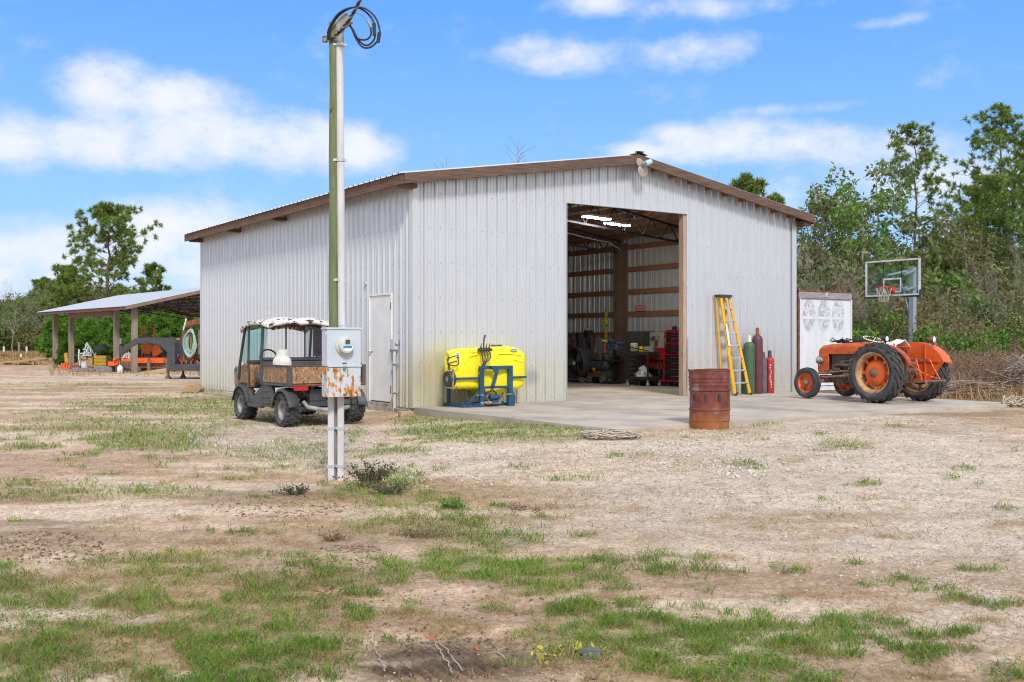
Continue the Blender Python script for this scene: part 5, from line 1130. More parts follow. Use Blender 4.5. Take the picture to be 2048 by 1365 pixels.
# ================================================================ burn drum
BX, BY = (1418.5-CX)/F*14.95, 14.95
DR = thing('steel_drum', 'rusty dark red open steel drum standing at the edge of the apron', 'drum', (BX, BY, gzs(BX, BY)-.01))
m = MB(); R = .288; prof = [(.0, .01), (R-.01, .01), (R, .0), (R, .26)]
def rib_(z, d=.012): return [(R, z-.02), (R+d, z-.006), (R+d, z+.006), (R, z+.02)]
for z in (.30, .335, .37): pass
prof += rib_(.285)+[(R, .33)]+rib_(.565, .014)+[(R, .60)]+rib_(.64, .008)+rib_(.69, .008)+rib_(.74, .008)+[(R, .80), (R, .84), (R+.008, .848), (R+.004, .858), (R-.008, .85), (R-.010, .80), (R-.012, .10), (0, .08)]
n = 56; vs = []; 
random.seed(3)
for i, (r, h) in enumerate(prof):
    for k in range(n):
        a = 2*math.pi*k/n; d = .006*math.sin(3*a+h*5)+.004*math.sin(7*a-h*9)+(.010*math.sin(2*a+1) if h > .8 else 0)
        vs.append(((r+d*(r > .05))*math.cos(a), (r+d*(r > .05))*math.sin(a), h+(.008*math.sin(2*a)+.004*math.sin(5*a))*(h > .83)))
fs = []
def keep(i, k):
    hm = (prof[i][1]+prof[i+1][1])/2; a = 2*math.pi*(k+.5)/n; return True
for i in range(len(prof)-1):
    for k in range(n): fs.append((i*n+k, i*n+(k+1) % n, (i+1)*n+(k+1) % n, (i+1)*n+k))
m.add(vs, fs); m.build('body', 'rusty_drum', DR, smooth=40)
m = MB()
for a in (-2.60, -1.95, -1.25): # slots cut for air
    c, s = math.cos(a), math.sin(a); T = Matrix(((-s, c, 0, 0), (c, s, 0, 0), (0, 0, 1, 0), (0, 0, 0, 1)))
    m.box(-.013, .013, R-.004, R+.009, .41, .51, 0, T)
m.build('air_slot', 'ink_dark', DR)
m = MB(); m.lathe([(R+.005, .12), (R+.009, .122), (R+.009, .226), (R+.005, .228)], (0, 0, 0), 'z', 40, 0, -2.75, -.35); m.build('patch_band', 'rusty_drum', DR, smooth=40)
# ================================================================ container / box body behind the barn corner
CT = thing('box_container', 'faded white box container with three round emblems behind the barn corner', 'container', (7.12, 25.6, -.05), TH)
w_, d_, h_ = 2.05, 6.0, 2.52
m = MB(); m.box(.03, w_-.03, .02, d_, .12, h_-.14); m.build('front_wall', 'container_white', CT)
m = MB(); m.box(-.02, 0.028, .0, d_, .10, h_-.05)
for k in range(40): m.box(-.04, -.021, .06+k*.15, .12+k*.15, .12, h_-.10)
m.build('side_wall', 'container_rust', CT)
m = MB(); m.box(.0, w_, -.02, .018, h_-.20, h_-.03); m.build('header', 'container_header', CT, bevel=.004)
m = MB(); m.box(-.03, w_+.02, -.035, d_, h_-.028, h_); m.box(-.04, .02, -.03, .03, 0.1, h_-.21, 0); m.build('top_rail', 'rust', CT)
m = MB(); m.box(w_-.03, w_+.01, -.02, .02, .1, h_-.205); m.box(.03, .07, -.015, .018, .1, h_-.205); m.box(.03, w_, -.02, .02, .0, .10); m.build('corner_post', 'container_white', CT)
m = MB(); m.box(w_/2-.05, w_/2+.05, -.04, -.021, h_-.16, h_-.04); m.build('marker_lamp', 'aluminium', CT)
for k in range(0): MB().box(.40*k+.46, .40*k+.462, .0175, .0195, .12, h_-.22).build('panel_seam', 'container_header', CT)
for k in range(3):
    cx = .42+.56*k; cz = 1.90-.0*k
    oval(cx, cz, .245, .42, .0165, 'globe_pale', 'emblem', CT, 40); oval(cx, cz, .235, .405, .0150, 'globe_grey', 'emblem_disc', CT, 40)
    MB().box(cx-.235, cx+.235, .0115, .0140, cz-.10, cz-.035).build('emblem_band', 'container_white', CT)
    text_part('I I', .15, (cx-.02, .0105, cz-.10), (math.radians(90), 0, 0), 'container_white', 'emblem_lettering', CT, .0004)
    random.seed(30+k); m = MB()
    for q in range(7):
        a = random.random()*6.28; r_ = random.uniform(.05, .17); px_, pz_ = cx+r_*math.cos(a), cz+.14+r_*math.sin(a)*1.3; n_ = 7; ro = random.uniform(.02, .055)
        m.add([(px_+ro*random.uniform(.5, 1.4)*math.cos(2*math.pi*i/n_), .0132, pz_+ro*random.uniform(.5, 1.2)*math.sin(2*math.pi*i/n_)) for i in range(n_)], [tuple(range(n_))])
    m.build('emblem_land', 'container_white', CT)
for s in (.6, 5.0): m = MB(); m.box(.1, w_-.1, s, s+.2, -.12, .10); m.build('skid', 'rust', CT)
# ================================================================ basketball hoop
HX, HY2 = 11.15, 30.2
BH = thing('basketball_hoop', 'basketball hoop with a clear framed backboard on a pale blue-grey post', 'basketball hoop', (HX, HY2, 0), TH)
zb, zt = 2.52, 3.58; hw = .915
m = MB(); m.box(.90, 1.06, -.08, .08, -.15, 3.40); m.build('post', 'pole_grey_blue', BH, bevel=.008)
m = MB()
for z0, z1 in ((3.30, 3.12), (2.80, 2.66)):
    for y in (-.10, .10): m.bar((.98, y, z0+.02), (.03, y*3.4, z1), .045, .06)
m.bar((1.02, .12, 1.9), (.55, .10, 2.95), .05, .05); m.build('arms', 'pole_grey_blue', BH, bevel=.004)
m = MB(); m.cyl((1.10, .0, 1.35), (1.06, .0, 2.5), .03, n=8); m.box(1.06, 1.16, -.04, .04, 1.85, 2.15); m.build('height_crank', 'dark_grey_plastic', BH)
MB().box(-.005, .005, -hw+.02, hw-.02, zb+.02, zt-.02).build('backboard', 'glass_clear', BH)
m = MB(); 
for (a, b_, c, d) in ((-hw, hw, zb, zb+.045), (-hw, hw, zt-.045, zt)): m.box(-.025, .025, a, b_, c, d)
for y in (-hw, hw-.045): m.box(-.025, .025, y, y+.045, zb+.046, zt-.046)
m.build('board_frame', 'board_frame_white', BH)
m = MB(); y2 = .305
m.box(-.0095, -.0065, -y2, y2, 3.00, 3.045); m.box(-.0095, -.0065, -y2, -y2+.045, 2.62, 2.999); m.box(-.0095, -.0065, y2-.045, y2, 2.62, 2.999); m.box(-.0095, -.0065, -y2+.046, y2-.046, 2.62, 2.665); m.build('shooter_square', 'board_frame_white', BH)
m = MB(); m.box(.006, .03, -y2-.01, -y2+.01, 3.05, zt-.046); m.box(.006, .03, y2-.01, y2+.01, 3.05, zt-.046); m.build('board_brace', 'black_plastic', BH)
m = MB(); m.box(-.04, .04, -hw-.012, -.35, zb-.05, zb-.003); m.box(-.04, .04, -hw-.014, -hw-.001, zb-.002, zb+.16); m.build('corner_pad', 'ink_dark', BH)
m = MB(); m.box(-.04, .04, .35, hw+.012, zb-.05, zb-.003); m.box(-.04, .04, hw+.001, hw+.014, zb-.002, zb+.16); m.build('corner_pad', 'ink_dark', BH)
zr = 2.76; rc = -.40
m = MB(); m.tube([(rc+.228*math.cos(a), .228*math.sin(a), zr) for a in [k*math.pi/14 for k in range(28)]], .012, 8, closed=True)
m.prism([(-.011, zr+.01), (-.011, zr-.16), (-.05, zr-.16), (-.22, zr-.02), (-.22, zr+.01)], -.11, .11, 'xz'); m.build('rim', 'hoop_red', BH, smooth=40)
m = MB(); N = 12
for k in range(N):
    for dr in (-1, 1):
        pts = []
        for j in range(7):
            f = j/6; a = 2*math.pi*(k+dr*f*1.5)/N; r_ = .225*(1-f)+.115*f; pts.append((rc+r_*math.cos(a), r_*math.sin(a), zr-.42*f**.9))
        m.tube(pts, .005, 4)
m.build('net', 'net_white', BH)
# ================================================================ power pole with meter
PX, PY = (668-CX)/F*10.25, 10.25
PG = gzs(PX, PY)
PO = thing('power_pole', 'short green-stained wooden power pole with white conduit in the foreground', 'power pole', (PX, PY, 0))
topz = Zat(47, PY)
m = MB(); N = 14; m.tube([(0+.004*math.sin(k*1.7)-.0+.010*(1-k/N)*0+(-.006+.016*k/N)*-1*0, 0, PG-.2+(topz-PG+.2)*k/N) for k in range(N+1)], [.056-.010*k/N for k in range(N+1)], 16); m.build('pole', 'pole_wood', PO, smooth=60)
# grey weathered lower length below the meter box
m = MB(); m.tube([(.0, 0, PG-.2), (.0, 0, .70)], .0585, 16); m.build('weathered_base', 'pole_wood_weathered', PO, smooth=60)
cxr = .087
m = MB(); m.tube([(cxr-.004, -.03, 1.30), (cxr-.03, -.01, topz-.20)], .038, 16); m.build('riser_conduit', 'white_pvc', PO, smooth=60)
m = MB(); m.tube([(cxr-.03, -.01, topz-.20), (cxr-.03, -.01, topz-.08)], .043, 16); m.lathe([(.043, 0), (.05, .02), (.045, .10), (.02, .14), (0, .14)], (cxr-.03, -.01, topz-.10), 'z', 14); m.bar((cxr-.02, -.02, topz-.02), (cxr+.08, -.06, topz+.03), .07, .10); m.build('weatherhead', 'grey_pod', PO, smooth=40)
# lower conduits
m = MB(); m.box(-.045, .017, -.10, -.06, PG-.05, .68); m.build('lower_conduit', 'white_pvc', PO, bevel=.006)
m = MB(); m.box(.050, .112, -.10, -.06, PG-.05, .68); m.build('lower_conduit', 'white_pvc', PO, bevel=.006)
for z in (PG+.14, .34):
    m = MB(); m.box(-.055, .024, -.106, -.058, z-.014, z+.014); m.box(.043, .120, -.106, -.058, z-.014, z+.014); m.box(.0245, .0425, -.075, -.06, z-.01, z+.01); o = m.build('conduit_clamp', 'galvanised_steel', PO)
for z in (Zat(92, PY), Zat(322, PY), Zat(561, PY)):
    m = MB(); m.lathe([(.042, -.014), (.045, -.014), (.045, .014), (.042, .014)], (cxr-.02, -.02, z), 'z', 14); m.box(cxr+.02, cxr+.045, -.03, -.01, z-.01, z+.01); m.box(.0, .05, -.05, -.02, z-.012, z+.012); m.build('conduit_clamp', 'galvanised_steel', PO)
m = MB(); m.tube([(-.05, -.05, topz-.15), (-.10, -.05, topz-.15), (-.10, -.05, topz-.20), (-.06, -.05, topz-.2)], .012, 6); m.cyl((-.07, -.05, topz-.17), (.0, -.05, topz-.17), .014, n=6); m.build('wire_clevis', 'rusty_steel', PO)
# meter box turned like the barn
MBX = thing('meter_box', 'pale blue-grey electric meter box with rust spots mounted on the power pole', 'meter box', (PX+.100, PY-.16, .655), math.radians(31))
m = MB(); m.box(-.175, .175, -.075, .075, .30, .655); m.build('upper_cover', 'meter_box_paint', MBX, bevel=.006)
m = MB(); m.box(-.175, .175, -.072, .075, .0, .292); m.build('lower_cover', 'meter_box_rusty', MBX, bevel=.006)
m = MB(); m.box(-.183, .183, -.084, .08, .656, .676); m.build('lid', 'meter_box_paint', MBX, bevel=.004)
m = MB(); m.box(-.165, .18, -.082, -.0745, .292, .312); m.build('cover_lip', 'meter_box_paint', MBX, bevel=.002)
MT = MB().lathe([(0, -.155), (.062, -.155), (.072, -.150), (.076, -.135), (.078, -.10), (.090, -.098), (.094, -.085), (.094, -.076), (0, -.075)], (.0, 0, .50), 'y', 36).build('meter', 'meter_grey', MBX, smooth=35)
m = MB(); m.box(-.02, .028, -.159, -.1555, .515, .558); m.build('display', 'lcd_green', MT); MB().box(-.042, .048, -.158, -.1555, .478, .498).build('label', 'label_blue', MT)
m = MB(); m.lathe([(.056, -.1575), (.056, -.1555), (.020, -.1555), (.020, -.1575)], (.005, 0, .50), 'y', 24, 0, math.pi, 2*math.pi)
m.build('face_plate', 'white_plastic', MT)
MB().box(-.02, .025, -.0795, -.0755, .322, .335).build('stamp', 'rust', MBX); MB().box(-.015, .015, -.092, -.0755, .262, .300).build('seal', 'teal_plastic', MBX, bevel=.004)
MB().box(-.012, .03, -.0745, -.0725, .012, .03).build('latch', 'rusty_steel', MBX)
m = MB(); m.cyl((.183, -.05, .165), (.183, -.05, .315), .006, n=6); m.box(.176, .19, -.06, -.04, .15, .165); m.box(.176, .19, -.06, -.04, .315, .33); m.build('hasp', 'ink_dark', MBX); MB().box(-.1775, -.1755, -.06, -.02, .60, .632).build('sticker', 'white_plastic', MBX)
m = MB(); m.cyl((.02, .0, .676), (.02, .0, .70), .045, n=12); m.build('hub', 'galvanised_steel', MBX)
# service drop: twisted triplex plus the coiled tails
WR = thing('service_cable', 'twisted overhead service cable with two dark loops at the pole top', 'cable', (PX, PY, topz))
k_ = PY/F
def wp(px, py, dy=0.0): Yd = PY+dy; return Vector(((px-CX)/F*Yd-PX, dy, Zat(py, Yd)-topz))
def spline(pts, n=10):
    out = []
    P4 = [pts[0]]+pts+[pts[-1]]
    for i in range(len(pts)-1):
        a, b_, c, d = P4[i:i+4]
        for k in range(n):
            t_ = k/n; out.append(.5*((2*b_)+(c-a)*t_+(2*a-5*b_+4*c-d)*t_*t_+(3*b_-a-3*c+d)*t_**3))
    out.append(pts[-1]); return out
core = spline([wp(653, 82, -.05), wp(672, 72, -.1), wp(695, 45, -.3), wp(710, 20, -.5), wp(722, -5, -.7), wp(745, -60, -1.2), wp(770, -130, -1.8)], 14)
for ph, mt in ((0, 'cable_black'), (2.09, 'cable_grey'), (4.19, 'cable_black')):
    pts = [c+Vector((math.cos(ph+i*.62), .3*math.sin(ph+i*.62), math.sin(ph+i*.62)))*.011 for i, c in enumerate(core)]; MB().tube(pts, .0085, 6).build('strand', mt, WR, smooth=60)
for pts in ([wp(657, 78, -.06), wp(657, 60, -.1), (wp(675, 30, -.12)), wp(700, 17, -.14), wp(730, 18, -.16), wp(752, 38, -.16), wp(760, 66, -.16), wp(757, 80, -.16), wp(742, 95, -.14), wp(725, 95, -.1), wp(712, 78, -.06), wp(702, 55, -.03), wp(695, 50, 0)],
            [wp(659, 78, -.05), wp(662, 55, -.08), wp(680, 30, -.1), wp(706, 16, -.12), wp(728, 22, -.13), wp(746, 42, -.13), wp(750, 66, -.13), wp(747, 82, -.12), wp(733, 92, -.1), wp(718, 82, -.07), wp(706, 60, -.04), wp(696, 50, 0)],
            [wp(697, 50, 0), wp(706, 60, -.05), wp(716, 78, -.08), wp(733, 80, -.1), wp(742, 70, -.1), wp(741, 55, -.1)]):
    MB().tube(spline(pts, 6), .0095, 7).build('loop', 'cable_black', WR, smooth=60)
MB().tube(spline([wp(741, 55, -.1), wp(730, 38, -.1), wp(716, 28, -.12), wp(703, 27, -.14)], 6), .003, 5).build('bare_wire', 'cable_grey', WR)
for (a, b_, r) in ((wp(748, 48, -.13), wp(749, 72, -.13), .018), (wp(759, 66, -.16), wp(756, 86, -.16), .018), (wp(735, 42, -.1), wp(742, 56, -.1), .013)):
    MB().cyl(a, b_, r, n=8).build('splice', 'cable_black' if r > .015 else 'cable_grey', WR, smooth=40)
# ================================================================ things inside the barn
def inbarn(name, label, cat, t, s, rz=0, z=0, group=None): return thing(name, label, cat, W(t, s, z), TH+rz, group)
FN = inbarn('drum_fan', 'large black drum fan on small wheels inside the barn', 'fan', 9.12, 7.02)
m = MB(); m.lathe([(.41, -.01), (.45, -.02), (.46, 0), (.46, .38), (.455, .40), (.445, .38), (.44, .02), (.41, -.01)], (0, 0, .56), 'x', 40); m.lathe([(.455, .38), (.38, .42), (.20, .44)], (0, 0, .56), 'x', 40); m.build('housing', 'grey_fan', FN, smooth=40)
m = MB()
for r in (.10, .17, .24, .31, .38, .43): m.tube([(-.01, r*math.cos(a), .56+r*math.sin(a)) for a in [k*math.pi/16 for k in range(32)]], .003, 4, closed=True)
for k in range(10): a = k*math.pi/10; m.tube([(-.012, .44*math.cos(a), .56+.44*math.sin(a)), (-.012, -.44*math.cos(a), .56-.44*math.sin(a))], .003, 4)
o = m.build('guard', 'grey_fan', FN); o['kind'] = 'stuff'
for k, a in enumerate((2.2, 4.35, .1)):
    T = Matrix.Translation((.08, 0, .56)) @ Matrix.Rotation(a, 4, 'X'); m = MB(); m.add([(-.01, .06, -.05), (.05, .06, .05), (.07, .40, .11), (-.03, .40, -.11)], [(0, 1, 2, 3)], 0, T); o = m.build('blade', 'fan_blade', FN); q = o.modifiers.new('t', 'SOLIDIFY'); q.thickness = .006
MB().lathe([(0, -.02), (.055, -.018), (.06, 0), (0, .001)], (0, 0, .56), 'x', 20).build('badge', 'white_plastic', FN, smooth=40)
m = MB(); m.bar((.02, -.3, .10), (.02, .3, .10), .04, .04); m.bar((.38, -.3, .10), (.38, .3, .10), .04, .04); m.bar((.0, -.28, .10), (.55, -.28, .10), .05, .05); m.bar((.0, .28, .10), (.55, .28, .10), .05, .05); m.build('frame', 'grey_pod', FN)
for (x, y) in ((.02, -.31), (.02, .31), (.5, -.31), (.5, .31)): MB().lathe([(0, -.02), (.05, -.02), (.085, -.018), (.09, 0), (.085, .018), (.05, .02), (0, .02)], (x, y, .09), 'y', 20).build('wheel', 'rubber_dusty', FN, smooth=40)
AC = inbarn('air_compressor', 'black horizontal air compressor with an amber lamp between fan and tool chest', 'compressor', 9.45, 6.25)
m = MB(); m.lathe([(0, -.42), (.10, -.41), (.15, -.36), (.16, -.30), (.16, .30), (.15, .36), (.10, .41), (0, .42)], (0, 0, .50), 'y', 24); m.build('tank', 'grey_fan', AC, smooth=50)
m = MB(); m.box(-.12, .12, -.12, .22, .67, .86); m.cyl((0, -.30, .67), (0, -.30, .82), .07, n=12); m.cyl((0, -.2, .76), (0, -.12, .76), .05, n=10); m.box(-.18, .18, -.36, .36, .18, .30); m.build('motor', 'engine_metal', AC, bevel=.01)
for (x, y) in ((-.18, -.3), (-.18, .3), (.18, .3)): MB().lathe([(0, -.02), (.09, -.02), (.11, 0), (.09, .02), (0, .02)], (x, y, .11), 'x', 20).build('wheel', 'rubber_dusty', AC, smooth=40)
MB().lathe([(0, -.06), (.04, -.05), (.055, 0), (0, .0)], (-.17, .05, .40), 'x', 14).build('amber_lens', 'amber', AC, smooth=50)
def gascyl(t, s, mat, h, label):
    o = thing('gas_cylinder', label, 'gas cylinder', W(t, s), TH); MB().lathe([(0, 0), (.11, 0), (.115, .02), (.115, h-.1), (.08, h-.02), (.03, h), (0, h)], (0, 0, 0), 'z', 18).build('body', mat, o, smooth=45); MB().cyl((0, 0, h), (0, 0, h+.1), .025, n=8).build('valve', 'brass_fitting', o); return o
gascyl(9.35, 8.05, 'green_paint', 1.25, 'dark green gas cylinder inside the barn left of the drum fan')
WD = inbarn('welding_cart', 'dark welding cart with hoses at the back left inside the barn', 'welding cart', 9.7, 7.75)
m = MB(); m.box(-.25, .25, -.35, .3, .12, .62); m.bar((-.2, .3, .1), (-.15, .34, 1.15), .03, .03); m.bar((.2, .3, .1), (.15, .34, 1.15), .03, .03); m.bar((-.15, .34, 1.12), (.15, .34, 1.12), .03, .03); m.build('cabinet', 'denim_blue', WD, bevel=.01)
m = MB(); m.tube([(.0+.14*math.cos(k*.8), .28+.02*k/20, .95+.14*math.sin(k*.8)) for k in range(30)], .012, 6); m.build('hose', 'black_rubber_hose', WD, smooth=50)
for x in (-.27, .27): MB().lathe([(0, -.02), (.09, -.02), (.10, 0), (.09, .02), (0, .02)], (x, .2, .10), 'x', 18).build('wheel', 'rubber_dusty', WD, smooth=40)
JK = inbarn('stand_drill', 'dark drill stand beside the square post inside the barn', 'drill stand', 9.6, 5.85)
m = MB(); m.cyl((0, 0, .05), (0, 0, 1.25), .03, n=10); m.box(-.18, .18, -.2, .2, 0, .06); m.box(-.22, .22, -.22, .22, .62, .66); m.build('column', 'dark_truss_steel', JK, bevel=.006); m = MB(); m.box(-.12, .12, -.28, .20, .95, 1.18); m.cyl((-.0, -.2, .80), (0, -.2, .95), .035, n=10); m.lathe([(0, 0), (.12, 0), (.12, .06), (0, .06)], (0, .05, 1.18), 'z', 16); m.build('head', 'denim_blue', JK, bevel=.02)
m = MB(); [m.tube([(-.1, -.1, 1.0), (-.1+.2*math.cos(a), -.12, 1.0+.2*math.sin(a))], .008, 5) for a in (.3, 2.4, 4.5)]; m.build('feed_handle', 'dark_truss_steel', JK)
# chain hoist hanging in front of the post, with an orange hook block
CH = thing('chain_hoist', 'yellow chain hoist hanging beside the square post inside the barn', 'chain hoist', W(9.80, 6.42, 0), TH)
m = MB(); random.seed(9)
for x in (-.025, .03):
    chain(m, (x, -.02, 2.05), (x+.01, 0, 1.18), 0, 18, .010, .022)
m.build('chain', 'yellow_chain', CH); m = MB(); m.lathe([(0, -.05), (.07, -.05), (.085, -.02), (.085, .02), (.07, .05), (0, .05)], (0, -.02, 1.72), 'x', 18); m.build('hoist_body', 'yellow_chain', CH, smooth=40)
m = MB(); m.cyl((-.06, -.03, .78), (-.04, -.03, 1.15), .055, .045, 12); m.build('orange_tube', 'orange_hook', CH, smooth=50); m = MB(); m.tube([(.0, 0, 2.05), (0, 0, 2.12), (.02, .0, 2.14)], .01, 5); m.box(-.07, .06, -.04, .04, 1.14, 1.20); m.build('hook', 'ink_dark', CH)
# three slotted shelf rails and hanging dark gear on the wall
for k, s_ in enumerate((7.25, 6.98, 6.72)):
    o = thing('wall_rail', ('steel shelf rail farthest left of three hanging on the barn wall', 'middle one of three steel shelf rails hanging on the barn wall', 'steel shelf rail of three nearest the chain hoist')[k], 'shelf rail', W(10.22, s_, .72), TH, 'slotted rails on the wall')
    m = MB(); m.box(-.02, .0, -.05, .05, 0, .62); m.build('channel', 'aluminium', o); m = MB()
    for q in range(14): m.box(-.024, -.0205, -.012, .012, .03+q*.042, .05+q*.042)
    m.build('slots', 'ink_dark', o)['kind'] = 'stuff'
random.seed(12)
for k, (s_, z0, z1, w_, mt, lb) in enumerate(((8.35, .75, 1.42, .30, 'brown_canvas', 'brown canvas bundle hanging from the wall girt farthest left'), (8.02, .80, 1.46, .26, 'dark_grey_plastic', 'dark grey tarp hanging from the wall girt'), (7.62, .95, 1.52, .36, 'black_plastic', 'bulky black bundle hanging above the drum fan'), (7.42, .80, 1.38, .10, 'brown_canvas', 'narrow brown strap bundle right of the bulky black one'))):
    m = MB(); n_ = 8; vs = []
    for i in range(7):
        f = i/6; z = z1-(z1-z0)*f; r_ = w_/2*(.55+.5*math.sin(f*2.6+k))
        for j in range(n_): a = 2*math.pi*j/n_; vs.append((-.10-.08*math.cos(a)*(1+.3*math.sin(j*3+i)), r_*math.sin(a)*(1+.25*math.sin(j*5+i*2+k)), z))
    m.add(vs, [(i*n_+j, i*n_+(j+1) % n_, (i+1)*n_+(j+1) % n_, (i+1)*n_+j) for i in range(6) for j in range(n_)]+[tuple(range(n_)), tuple(6*n_+j for j in range(n_))])
    o = m.build('hanging_bundle', mt, None, smooth=60); o.location = W(10.22, s_, 0); o.rotation_euler = (0, 0, TH); tag(o, lb, 'bundle')
for k, (s_, w_) in enumerate(((7.75, .07), (7.55, .07), (6.95, .09))):
    o = MB().lathe([(0, 0), (.04, 0), (.04, .08), (.02, .10), (0, .10)], (0, 0, 0), 'z', 12).build('spray_can', ('white_plastic', 'tank_white', 'aluminium')[k], None, smooth=40); o.location = W(10.20, s_, 1.461); tag(o, ('white can on the wall girt above the black bundle', 'cream can on the wall girt next to the white can', 'silver can on the wall girt above the shelf rails')[k], 'can')
def drawers(m_par, x, y0, y1, rows, mat, hm='chrome'):
    for (z0, z1, cols_) in rows:
        for c in range(cols_):
            a = y0+(y1-y0)*c/cols_+.008; b_ = y0+(y1-y0)*(c+1)/cols_-.008
            d = MB().box(x-.014, x-.001, a, b_, z0+.006, z1-.006).build('drawer', mat, m_par, bevel=.002)
            w2 = (b_-a)*(.35 if hm == 'chrome' and mat != 'drawer_black' else .46); c_ = (a+b_)/2
            MB().box(x-.026, x-.0145, c_-w2, c_+w2, z1-.028, z1-.014) if False else None
            h = MB().box(x-.030, x-.0145, c_-w2*.5, c_+w2*.5, (z0+z1)/2-.009, (z0+z1)/2+.009).build('handle', hm, d)
GC = inbarn('tool_chest', 'tall dark grey-green tool chest with twelve rows of chrome handled drawers', 'tool chest', 9.68, 5.08)
MB().box(0, .46, -.33, .33, .12, 1.47).build('body', 'tool_grey', GC, bevel=.006)
rows = [(1.34-.085*k-.085, 1.34-.085*k, 2 if k == 0 else 1) for k in range(7)]+[(.62-.0, .74, 1), (.50, .61, 1), (.38, .49, 1), (.26, .37, 1), (.14, .25, 1)]
drawers(GC, 0, -.31, .31, rows, 'tool_grey')
for (x, y) in ((.06, -.27), (.06, .27), (.40, -.27), (.40, .27)): MB().lathe([(0, -.02), (.05, -.02), (.055, 0), (.05, .02), (0, .02)], (x, y, .055), 'y', 14).build('caster', 'rubber_dusty', GC, smooth=40)
o = thing('wall_board', 'beige board with sketch marks leaning above the red workbench', 'board', W(9.98, 4.52, 0), TH); m = MB(); m.box(0, .02, -.33, .33, .78, 1.44); m.build('panel', 'board_beige', o); m = MB(); random.seed(3)
for q in range(8): y = random.uniform(-.18, .12); z = random.uniform(1.0, 1.25); m.box(-.006, -.0005, y, y+random.choice((.02, .14)), z, z+random.choice((.02, .10)))
m.build('marks', 'brown_canvas', o)['kind'] = 'stuff'
RC = inbarn('tool_cabinet', 'tall red tool cabinet with black drawers beside the door post', 'tool cabinet', 9.70, 3.42)
m = MB(); m.box(.03, .48, -.42, .42, .88, 1.50); m.box(0, .50, -.44, .44, .12, .86); m.build('body', 'tool_red', RC, bevel=.006)
drawers(RC, .03, -.40, .40, [(1.38, 1.44, 1), (1.31, 1.37, 1), (1.24, 1.30, 1), (1.17, 1.23, 1), (1.06, 1.13, 1), (.98, 1.05, 1), (.90, .97, 1)], 'drawer_black'); drawers(RC, 0, -.42, .42, [(.70, .84, 1), (.55, .69, 1), (.38, .54, 1), (.18, .37, 1)], 'drawer_black')
for y in (-.36, .36): MB().lathe([(0, -.02), (.05, -.02), (.055, 0), (.05, .02), (0, .02)], (.08, y, .055), 'y', 14).build('caster', 'rubber_dusty', RC, smooth=40)
m = MB(); random.seed(8)
for k in range(9): m.cyl((.1+.03*(k % 3), -.36+.08*k, 1.50), (.1+.03*(k % 3), -.36+.08*k, 1.55+random.random()*.05), .03, n=8)
o = m.build('jar_row', 'ink_dark', None, smooth=40); o.location = W(9.70, 3.42); o.rotation_euler = (0, 0, TH); tag(o, 'row of small dark jars on top of the red tool cabinet', 'jars'); o['kind'] = 'stuff'
RB = inbarn('workbench', 'red metal workbench with a drawer in front of the beige board', 'workbench', 9.72, 4.32)
m = MB(); m.box(0, .45, -.46, .46, .70, 1.02); m.box(.02, .43, -.44, .44, .10, .20); m.box(.02, .08, -.44, -.36, .2, .7); m.box(.02, .08, .36, .44, .2, .7); m.box(.37, .43, -.44, -.36, .2, .7); m.box(.37, .43, .36, .44, .2, .7); m.build('body', 'tool_red', RB, bevel=.006)
MB().box(-.012, -.001, -.25, .30, .46, .62).build('drawer', 'tool_red_orange', RB, bevel=.003); MB().box(.02, .4, -.30, .34, .44, .64).build('drawer_case', 'tool_red_orange', RB); MB().box(-.02, -.0015, -.1, .2, .86, .885).build('handle', 'chrome', RB)
for (s_, h, mt, lb) in ((5.28, .10, 'dark_grey_plastic', 'small dark tool lying on the grey tool chest'), (4.75, .06, 'tank_white', 'pale tool tray on the beige board')): pass
SC = inbarn('service_cart', 'black two-shelf service cart with white casters inside the barn doorway', 'cart', 9.28, 4.05)
cw, cl = .46, .86
for z in (.16, .82): m = MB(); m.box(0, cw, 0, cl, z, z+.09); m.v = m.v; m.build('shelf', 'black_plastic', SC, bevel=.01)
for (x, y) in ((.02, .02), (cw-.02, .02), (.02, cl-.02), (cw-.02, cl-.02)):
    MB().box(x-.018, x+.018, y-.018, y+.018, .251, .819).build('leg', 'black_plastic', SC)
    m = MB(); m.lathe([(0, -.015), (.045, -.015), (.05, 0), (.045, .015), (0, .015)], (x, y, .05), 'y', 16); c = m.build('caster', 'white_plastic', SC, smooth=40); MB().box(x-.012, x+.012, y-.025, y+.025, .09, .158).build('fork', 'aluminium', c)
c_ = W(9.28+.2, 4.05+.3)
def oncart(x, y, z): return W(9.28+x, 4.05+y, z)
m = MB(); rngs = np.random.default_rng(3); vs = []
for i in range(7):
    f = i/6; r_ = (.20*(1-f)**.7+.02)
    for j in range(9): a = 2*math.pi*j/9; q = r_*(1+.3*rngs.standard_normal()*.5); vs.append((q*math.cos(a), q*1.2*math.sin(a), .30*f+.01*rngs.standard_normal()))
m.add(vs, [(i*9+j, i*9+(j+1) % 9, (i+1)*9+(j+1) % 9, (i+1)*9+j) for i in range(6) for j in range(9)]); m.tube([(0, -.1, .12), (.0, -.24, .22), (0, -.30, .12), (0, -.2, .06)], .02, 5)
o = m.build('plastic_bag', 'white_plastic', None, smooth=30); o.location = oncart(.2, .40, .251); tag(o, 'crumpled white plastic bag on the lower shelf of the black cart', 'plastic bag')
o = thing('jug', 'white jug with a yellow label on the black cart', 'jug', oncart(.12, .68, .911), TH); MB().box(-.07, .07, -.09, .09, 0, .24).build('body', 'white_plastic', o, bevel=.03); MB().box(-.074, -.0705, -.06, .06, .05, .18).build('label', 'yellow_plastic', o)
